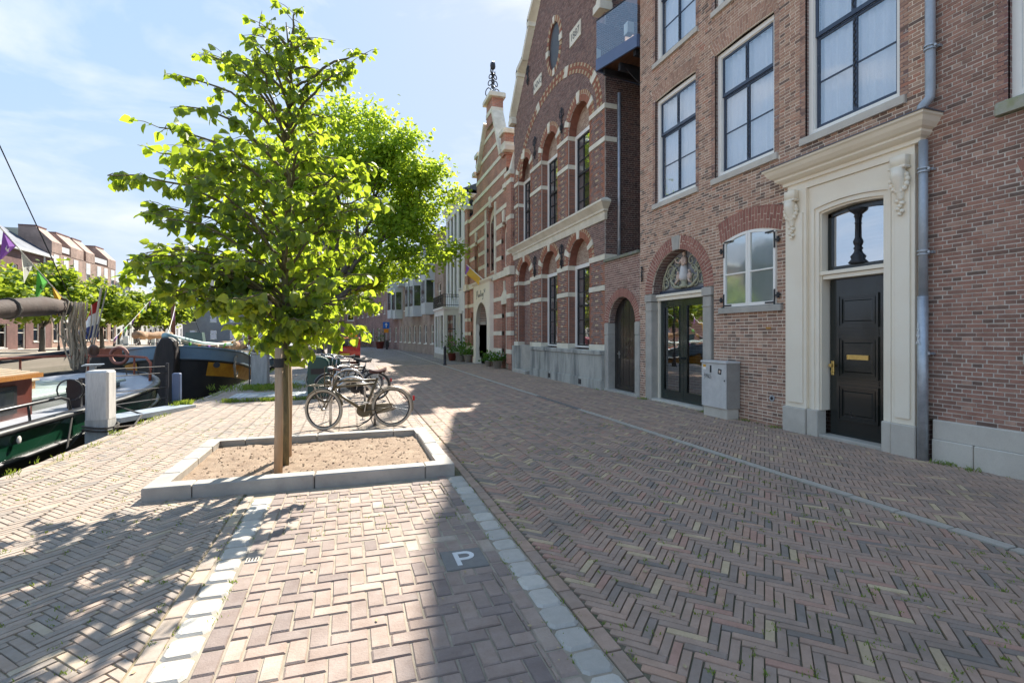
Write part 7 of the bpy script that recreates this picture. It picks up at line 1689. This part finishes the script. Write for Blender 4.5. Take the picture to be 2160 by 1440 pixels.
def young_tree():
    base = Vector((-.74, 6.5, .04))
    t = thing('young_lime_tree', 'young lime tree with large backlit leaves growing from the planter', 'tree', base)
    trunk = [base+Vector(p) for p in ((0,0,0),(.01,0,.6),(0,.01,1.2),(.02,0,1.8),(.0,.02,2.5),(.06,0,3.2),(.03,.02,3.9),(.08,0,4.6),(.02,0,5.3))]
    MB().tube(trunk, [.055,.047,.043,.04,.035,.029,.023,.016,.006], 10).build('trunk', M_bark, t, smooth=True)
    def tp(z):
        for a, c in zip(trunk[:-1], trunk[1:]):
            if a.z <= z+base.z <= c.z: return a.lerp(c, (z+base.z-a.z)/(c.z-a.z))
        return trunk[-1]
    brs = []
    # branches whose tips are plain to see against the sky: (tip x, z, tip y, start z)
    for x, z, y, zs in ((-2.42,3.28,6.3,2.55),(-2.05,3.95,6.6,3.1),(-1.95,3.6,6.9,2.7),(-1.3,4.65,6.4,3.9),(-.62,5.5,6.5,4.7),(.22,5.12,6.5,4.3),(.0,4.75,6.2,4.0),(.33,3.75,6.6,2.9),(.1,3.1,6.2,2.3),(.15,2.75,6.8,2.0),(-2.25,2.4,6.3,1.85),(-2.0,2.5,6.8,2.0),(-1.85,2.85,6.2,2.1),(-1.65,2.05,6.0,1.7),(-1.4,1.9,7.0,1.6),(.02,1.95,6.4,1.7),(-.1,2.2,5.7,1.8),(-1.0,1.95,5.6,1.8),(-1.5,3.2,5.8,2.3),(-2.15,2.35,6.1,1.8),(-1.9,2.1,6.5,1.7),(-1.75,2.4,6.7,1.8),(-1.5,2.0,6.2,1.65),(.22,2.35,6.5,1.8),(.25,2.0,6.3,1.65),(.1,1.7,6.6,1.55),(-2.1,3.0,6.5,2.2),(-1.7,3.6,6.3,2.8),(.3,3.3,6.4,2.5),(-2.05,2.2,6.2,1.9),(-2.25,2.3,6.5,1.95),(-1.9,2.05,6.35,1.75),(-2.1,2.5,6.4,2.0),(-1.7,2.0,6.4,1.7),(-1.8,2.3,6.0,1.9),(-2.0,2.6,6.7,2.1)):
        brs.append((tp(zs), Vector((x, y, z))))
    for i in range(48):
        z = 1.45+3.7*(i/48)**.95; az = i*2.4+tr.uniform(-.4,.4)
        prof = 1.0 if z < 1.9 else (1.35 if z < 3.1 else 1.35*(5.5-z)/2.4+.15)
        l = prof*tr.uniform(.6, 1.0)*(1.12 if math.cos(az) < 0 else .8); p = tp(z)
        brs.append((p, p+Vector((math.cos(az)*l, math.sin(az)*l*.85, l*tr.uniform(.15,.65)*(1 if z > 2 else .2)))))
    bm = MB(); leaves = []
    def put(pos, d, s): leaves.append((pos, d, s))
    for p, q in brs:
        v = q-p; L_ = v.length; n = 7; up = Vector((0,0,1)); pts = []
        for i in range(n+1):
            u = i/n; pts.append(p+v*u+up*(.16*L_*math.sin(math.pi*u))+Vector((tr.uniform(-1,1), tr.uniform(-1,1), tr.uniform(-1,1)))*.018*L_*(0 < i < n))
        bm.tube(pts, [.017*(1-.8*i/n)+.003 for i in range(n+1)], 6)
        nt = int(L_*11.5)+4
        for k in range(nt):
            u = .16+.84*k/(nt-1) if nt > 1 else 1; u = min(u, .999); i = int(u*n); a = pts[i].lerp(pts[i+1], u*n-i); side = Vector((tr.uniform(-1,1), tr.uniform(-1,1), tr.uniform(-.45,.35))).normalized()
            tl = tr.uniform(.12,.34)*(1.15-.5*u); e = a+side*tl+v.normalized()*tl*.5+Vector((0,0,-.05)); bm.tube([a, (a+e)/2+Vector((0,0,.02)), e], [.005,.004,.002], 4, cap=False)
            for w in range(tr.choice((4,4,5,6))):
                f = tr.uniform(.25, 1); pos = a.lerp(e, f); d = (side*.5+Vector((tr.uniform(-1,1), tr.uniform(-1,1), tr.uniform(-1.5,.0)))*.8)
                put(pos, d, tr.uniform(.07,.128)*(1 if pos.z < 4 else .8))
    # drooping shoots round the lower trunk, right of it
    for i in range(30):
        p = tp(tr.uniform(1.5,2.1)); e = p+Vector((tr.uniform(-.6,.85), tr.uniform(-.5,.35), tr.uniform(-.4,-.02))); bm.tube([p, (p+e)/2+Vector((0,0,.1)), e], [.006,.005,.002], 4, cap=False)
        for w in range(9): put(p.lerp(e, tr.uniform(.3,1)), Vector((tr.uniform(-1,1), tr.uniform(-1,1), tr.uniform(-1.6,-.2))), tr.uniform(.09,.14))
    bm.build('branches', M_bark, t, smooth=True, kind='stuff')
    sc = sorted(range(len(leaves)), key=lambda i: -(leaves[i][2]/max(leaves[i][0].y, 1)))
    ind = set(sc[:300]); lms = leaf_meshes(M_leaf); mb = MB()
    for i, (pos, d, s) in enumerate(leaves):
        M3 = frame(d, Vector((tr.gauss(0,.85), tr.gauss(0,.85), .8)))
        if i in ind:
            o = bpy.data.objects.new('leaf', lms[i % 4]); COL.objects.link(o); m4 = (M3*s).to_4x4(); m4.translation = pos-base; o.matrix_local = m4; setp(o, t); continue
        zk = tr.uniform(.6,2.2); mb.add([tuple(pos+M3 @ (Vector((v[0], v[1], v[2]*zk))*s)) for v in LEAF], LF)
    mb.build('foliage', M_leaf, t, smooth=True, kind='stuff')
    for i, p in enumerate(((-.76, 6.12), (-.75, 6.95))):
        st = thing('tree_stake', ('nearer' if i == 0 else 'farther')+' round timber stake tied to the young lime tree', 'stake', (p[0], p[1], .04), 'stakes of the young tree')
        MB().tube([(p[0], p[1], .0), (p[0]+.01, p[1], .8), (p[0]+.005, p[1]+(.02 if i == 0 else -.02), 1.46)], [.046,.044,.042], 12).build('pole', M_stake, st, smooth=True)
        MB().lathe([(.052,1.24),(.054,1.25),(.054,1.33),(.05,1.34)], (p[0]+.006, p[1]+(.018 if i == 0 else -.018), 0), 12).build('rubber_tie', M_tyrek, st)
    MB().tube([(-.77, 6.1, 1.3), (-.71, 6.5, 1.32), (-.75, 6.93, 1.3)], .02, 6).build('tree_tie', M_tyrek, None, label='black rubber strap tying the lime trunk to its stakes', cat='strap', loc=(-.73, 6.5, 1.3))
    print('young leaves', len(leaves))
young_tree()
QUAD = [(0,-.5,0),(1,-.32,.08),(1,.32,.08),(0,.5,0)]
def broad_tree(name, label, base, h_trunk, blobs, n_leaf, size, lm, bark, r0, seed, group=None, limbs=None, droop=.5):
    """trunk, limbs reaching into each leafy mass, twigs and leaves spread unevenly through the masses"""
    q = random.Random(seed); base = Vector(base); t = thing(name, label, 'tree', base, group)
    fork = base+Vector((q.uniform(-.1,.1), 0, h_trunk)); tk = MB()
    tk.tube([base-Vector((0,0,.1)), base+Vector((0,0,.25)), base.lerp(fork, .5)+Vector((.05*r0,0,0)), fork], [r0*1.5, r0*1.1, r0*.95, r0*.8], 12)
    tk.build('trunk', bark, t, smooth=True); lb = MB(); tot = sum(b[1][0]*b[1][1]*b[1][2] for b in blobs); fm = MB()
    for c, rad in blobs:
        c = base+Vector(c); v = c-fork; n = 7
        pts = [fork+v*(i/n)+Vector((q.uniform(-1,1), q.uniform(-1,1), q.uniform(-1,1)))*.035*v.length*(0 < i < n)+Vector((0,0,.1*v.length*math.sin(math.pi*i/n))) for i in range(n+1)]
        lb.tube(pts, [r0*(.5-.4*i/n) for i in range(n+1)], 7)
        nsub = max(5, int(14*(rad[0]*rad[1]*rad[2]/tot*len(blobs))))
        k = int(n_leaf*rad[0]*rad[1]*rad[2]/tot); subs = []
        for s in range(nsub):
            while True:
                d = Vector((q.uniform(-1,1), q.uniform(-1,1), q.uniform(-1,1)))
                if .15 < d.length < 1: break
            e = c+Vector((d.x*rad[0], d.y*rad[1], d.z*rad[2])); a = pts[q.randint(3, n)]; lb.tube([a, (a+e)/2+Vector((0,0,.12)), e], [r0*.11, r0*.07, .01], 5, cap=False); subs.append(e)
        rs = (rad[0]+rad[1]+rad[2])/3*.42
        for i in range(k):
            e = subs[int(q.random()**1.15*nsub) % nsub]; g = Vector((q.gauss(0,.55), q.gauss(0,.55), q.gauss(0,.4)))*rs; pos = e+g
            d = Vector((q.uniform(-1,1), q.uniform(-1,1), q.uniform(-1,.5-droop))); M3 = frame(d, Vector((q.gauss(0,.6), q.gauss(0,.6), 1))); s = size*q.uniform(.6,1.25)
            fm.add([tuple(pos+M3 @ (Vector(v)*s)) for v in QUAD], [(0,1,2,3)])
    lb.build('limbs', bark, t, smooth=True, kind='stuff'); fm.build('crown', lm, t, kind='stuff'); return t
# the big tree along the quay behind
broad_tree('quay_tree', 'large bright green tree with grey trunk further along the quay', (-.83, 28.6, 0), 3.4,
  [((.6,0,12.2),(2.2,2.2,2.4)), ((3.4,-1,11.2),(2.0,2,2.2)), ((5.0,-1.6,9.0),(1.9,2,1.9)), ((4.7,-1.8,6.2),(1.9,1.8,1.3)), ((2.4,-.8,8.6),(2.2,2.2,2.0)), ((-.5,0,9.2),(2.4,2.2,2.0)), ((2.6,-.8,4.5),(1.6,1.5,1.2)), ((.9,.3,5.6),(1.9,2,1.5)), ((-2.0,.4,6.4),(1.8,2,1.6)), ((-2.6,.6,10),(2,2,2)), ((1.6,-1.0,3.2),(.9,.9,.7))], 34000, .17, M_leaf2, M_bark2, .3, 5)
broad_tree('quay_tree', 'second quay tree glimpsed behind the large one', (-2.4, 47, 0), 3.6, [((0,0,8),(3,3,2.6)), ((2.6,0,6.4),(2.2,2,1.8)), ((-2.4,0,6.0),(2.2,2,1.8)), ((.4,0,5),(2.2,2,1.2))], 12000, .28, M_leaf2, M_bark2, .28, 8)
# trees across the canal
ft = 'pollarded limes across the canal'
def crown(w, h, z): return [((0,0,z),(w,w,h)), ((w*.8,.3,z-.6),(w*.7,w*.7,h*.7)), ((-w*.8,-.2,z-.5),(w*.7,w*.7,h*.7)), ((.2,w*.8,z-.3),(w*.7,w*.7,h*.7)), ((0,-w*.8,z-.4),(w*.7,w*.7,h*.7)), ((0,0,z+h*.8),(w*.6,w*.6,h*.6))]
for i, (x, y, w, h, z, lb) in enumerate(((-27, 57.2, 3.0, 2.6, 5.3, 'lime tree across the canal in front of the brown block, left'), (-27, 69, 2.5, 2.4, 5.0, 'lime tree across the canal behind the flag staff'), (-27, 79, 2.4, 2.4, 5.0, 'lime tree across the canal before the white houses'), (-27, 89, 2.6, 2.5, 5.3, 'lime tree across the canal, fourth along the row'), (-27, 100, 3.0, 2.6, 6.6, 'lime tree across the canal above the black barge'), (-27, 47.5, 2.6, 2.4, 5.4, 'lime tree across the canal cut by the left edge'), (-27, 113, 3.2, 2.8, 6.8, 'farthest lime tree across the canal'))):
    broad_tree('far_lime_tree', lb, (x, y, .1), 2.2, crown(w, h, z), 4200, .34, M_leaf3, M_bark2, .2, 30+i, ft)
# pot plants at the house fronts
def pot_plant(label, x, y, r, h, pot, flowers=None, seed=0, lm=None):
    t = thing('pot_plant', label, 'plant', (x, y, 0), 'pot plants along the facades'); q = random.Random(seed); ph = r*.9 if pot else .02
    if pot: MB().lathe([(r*.4,0),(r*.6,ph),(r*.66,ph),(r*.66,ph+.04),(r*.5,ph+.04)], (x, y, 0), 12).build('pot', pot, t, smooth=True)
    mb = MB()
    for i in range(260):
        d = Vector((q.gauss(0,.5), q.gauss(0,.5), abs(q.gauss(0,.5)))); pos = Vector((x, y, ph))+Vector((d.x*r, d.y*r, d.z*h)); M3 = frame(Vector((d.x, d.y, q.uniform(-.3,.8))), Vector((q.gauss(0,.5), q.gauss(0,.5), 1))); s = q.uniform(.06,.13)
        mb.add([tuple(pos+M3 @ (Vector(v)*s)) for v in QUAD], [(0,1,2,3)])
    mb.build('foliage', lm or M_fol, t, kind='stuff')
    if flowers:
        fl = MB()
        for i in range(50): d = Vector((q.gauss(0,.5)*r, q.gauss(0,.5)*r, ph+h*.3+abs(q.gauss(0,.4))*h)); fl.ell((x+d.x, y+d.y, d.z), .025, .025, .018, 5, 4)
        fl.build('flowers', flowers, t, kind='stuff')
M_terra = mat('red_pot', (.3,.07,.05), (.25,.06,.04), .6, 4)
pot_plant('bushy plant with pink blooms in a red pot beside the white bay', 6.2, 31.2, .5, 1.1, M_terra, mat('pink_bloom', (.6,.2,.35)), 1)
pot_plant('leafy green shrub left of the cream portal', 6.5, 30.0, .6, .8, M_stone, None, 2); pot_plant('low green plant in a stone trough left of the portal', 6.7, 28.9, .45, .5, M_stone, None, 3)
pot_plant('small plant beside the right jamb of the cream portal', 6.75, 24.6, .3, .4, M_stone, None, 4); pot_plant('white flowering plant by the banded house corner', 6.75, 22.9, .4, .4, M_stone, mat('white_bloom', (.8,.8,.78)), 5)
pot_plant('green plant in a red tub by the blue street sign', 3.5, 62, .9, 1.4, M_terra, None, 6)
pot_plant('terrace planting under the white cafe parasol', 1.4, 71, 1.1, 1.3, None, None, 7)
# weeds in the joints, along the wall feet and the quay edge
M_grass = leaf_mat('weed_green', (.13,.22,.035), (.2,.28,.05), .3, (.4,.5,.06), 4)
wd = MB(); q = random.Random(3)
def tuft(x, y, n, r, h, z=0):
    for i in range(n):
        px, py = x+q.gauss(0, r), y+q.gauss(0, r); a = q.uniform(0, 6.28); l = h*q.uniform(.4,1.1); w = q.uniform(.003,.007); e = (math.cos(a)*l*.6, math.sin(a)*l*.6)
        wd.add([(px-w*math.sin(a), py+w*math.cos(a), z), (px+w*math.sin(a), py-w*math.cos(a), z), (px+e[0]*.5, py+e[1]*.5, z+l*.8), (px+e[0], py+e[1], z+l)], [(0,1,2),(0,2,3)])
for y in (8.6, 8.55, 7.45, 4.25, 4.2, 3.9, 3.3, 10.95, 13.05, 6.8, 13.2, 10.9): tuft(7.03+q.uniform(-.05,.03), y+q.uniform(-.1,.1), 45, .06, .05)
for i in range(120): y = q.uniform(2.5, 24); tuft(7.06, y, 6, .03, .03)
for i in range(800): x, y = q.uniform(1.3, 4.7), 1.5+q.random()**1.5*8; tuft(x, y, 7, .012, .024, -.006)
for i in range(450): x, y = q.uniform(-3.6, -.95), 1.8+q.random()**1.4*9; tuft(x, y, 7, .013, .024, -.006)
for i in range(90): x, y = q.uniform(-.6, 1.0), q.uniform(4.2, 5.45); tuft(x, y, 6, .02, .02, -.008)
for i in range(60): x, y = q.choice((-.9, -.72, 1.05, 1.23))+q.uniform(-.01,.01), q.uniform(2.2, 5.4); tuft(x, y, 6, .018, .022, -.008)
for i in range(160): y = q.uniform(3, 30); tuft(QX(y)+q.uniform(-.03,.16), y, 7, .04, .07)
for i in range(120): tuft(q.uniform(-2.9, -.9), 13.4+q.gauss(0,.05), 7, .05, .1)
for i in range(140): tuft(-2.4+q.gauss(0,.5), 16.4+q.gauss(0,.35), 8, .06, .16)
for i in range(60): tuft(-3.55+q.gauss(0,.06), 12.9+q.gauss(0,.15), 8, .04, .15)
wd.build('weeds', M_grass, None, kind='stuff', label='small green weeds in the paving joints and at wall feet', cat='weeds')
# fallen bits on the paving
lt = MB()
for i in range(260): x, y = q.uniform(-3.4, 6.8), 2+q.random()**1.6*10; s = q.uniform(.006,.02); a = q.uniform(0, 6); lt.add([(x+s*math.cos(a+k*1.57)*(1 if k % 2 else .5), y+s*math.sin(a+k*1.57), .009) for k in range(4)], [(0,1,2,3)])
lt.build('litter_flecks', mat('dry_flecks', (.5,.42,.26), (.4,.3,.16), .9, 30), None, kind='stuff', label='dry flecks and leaf scraps scattered on the paving', cat='debris')
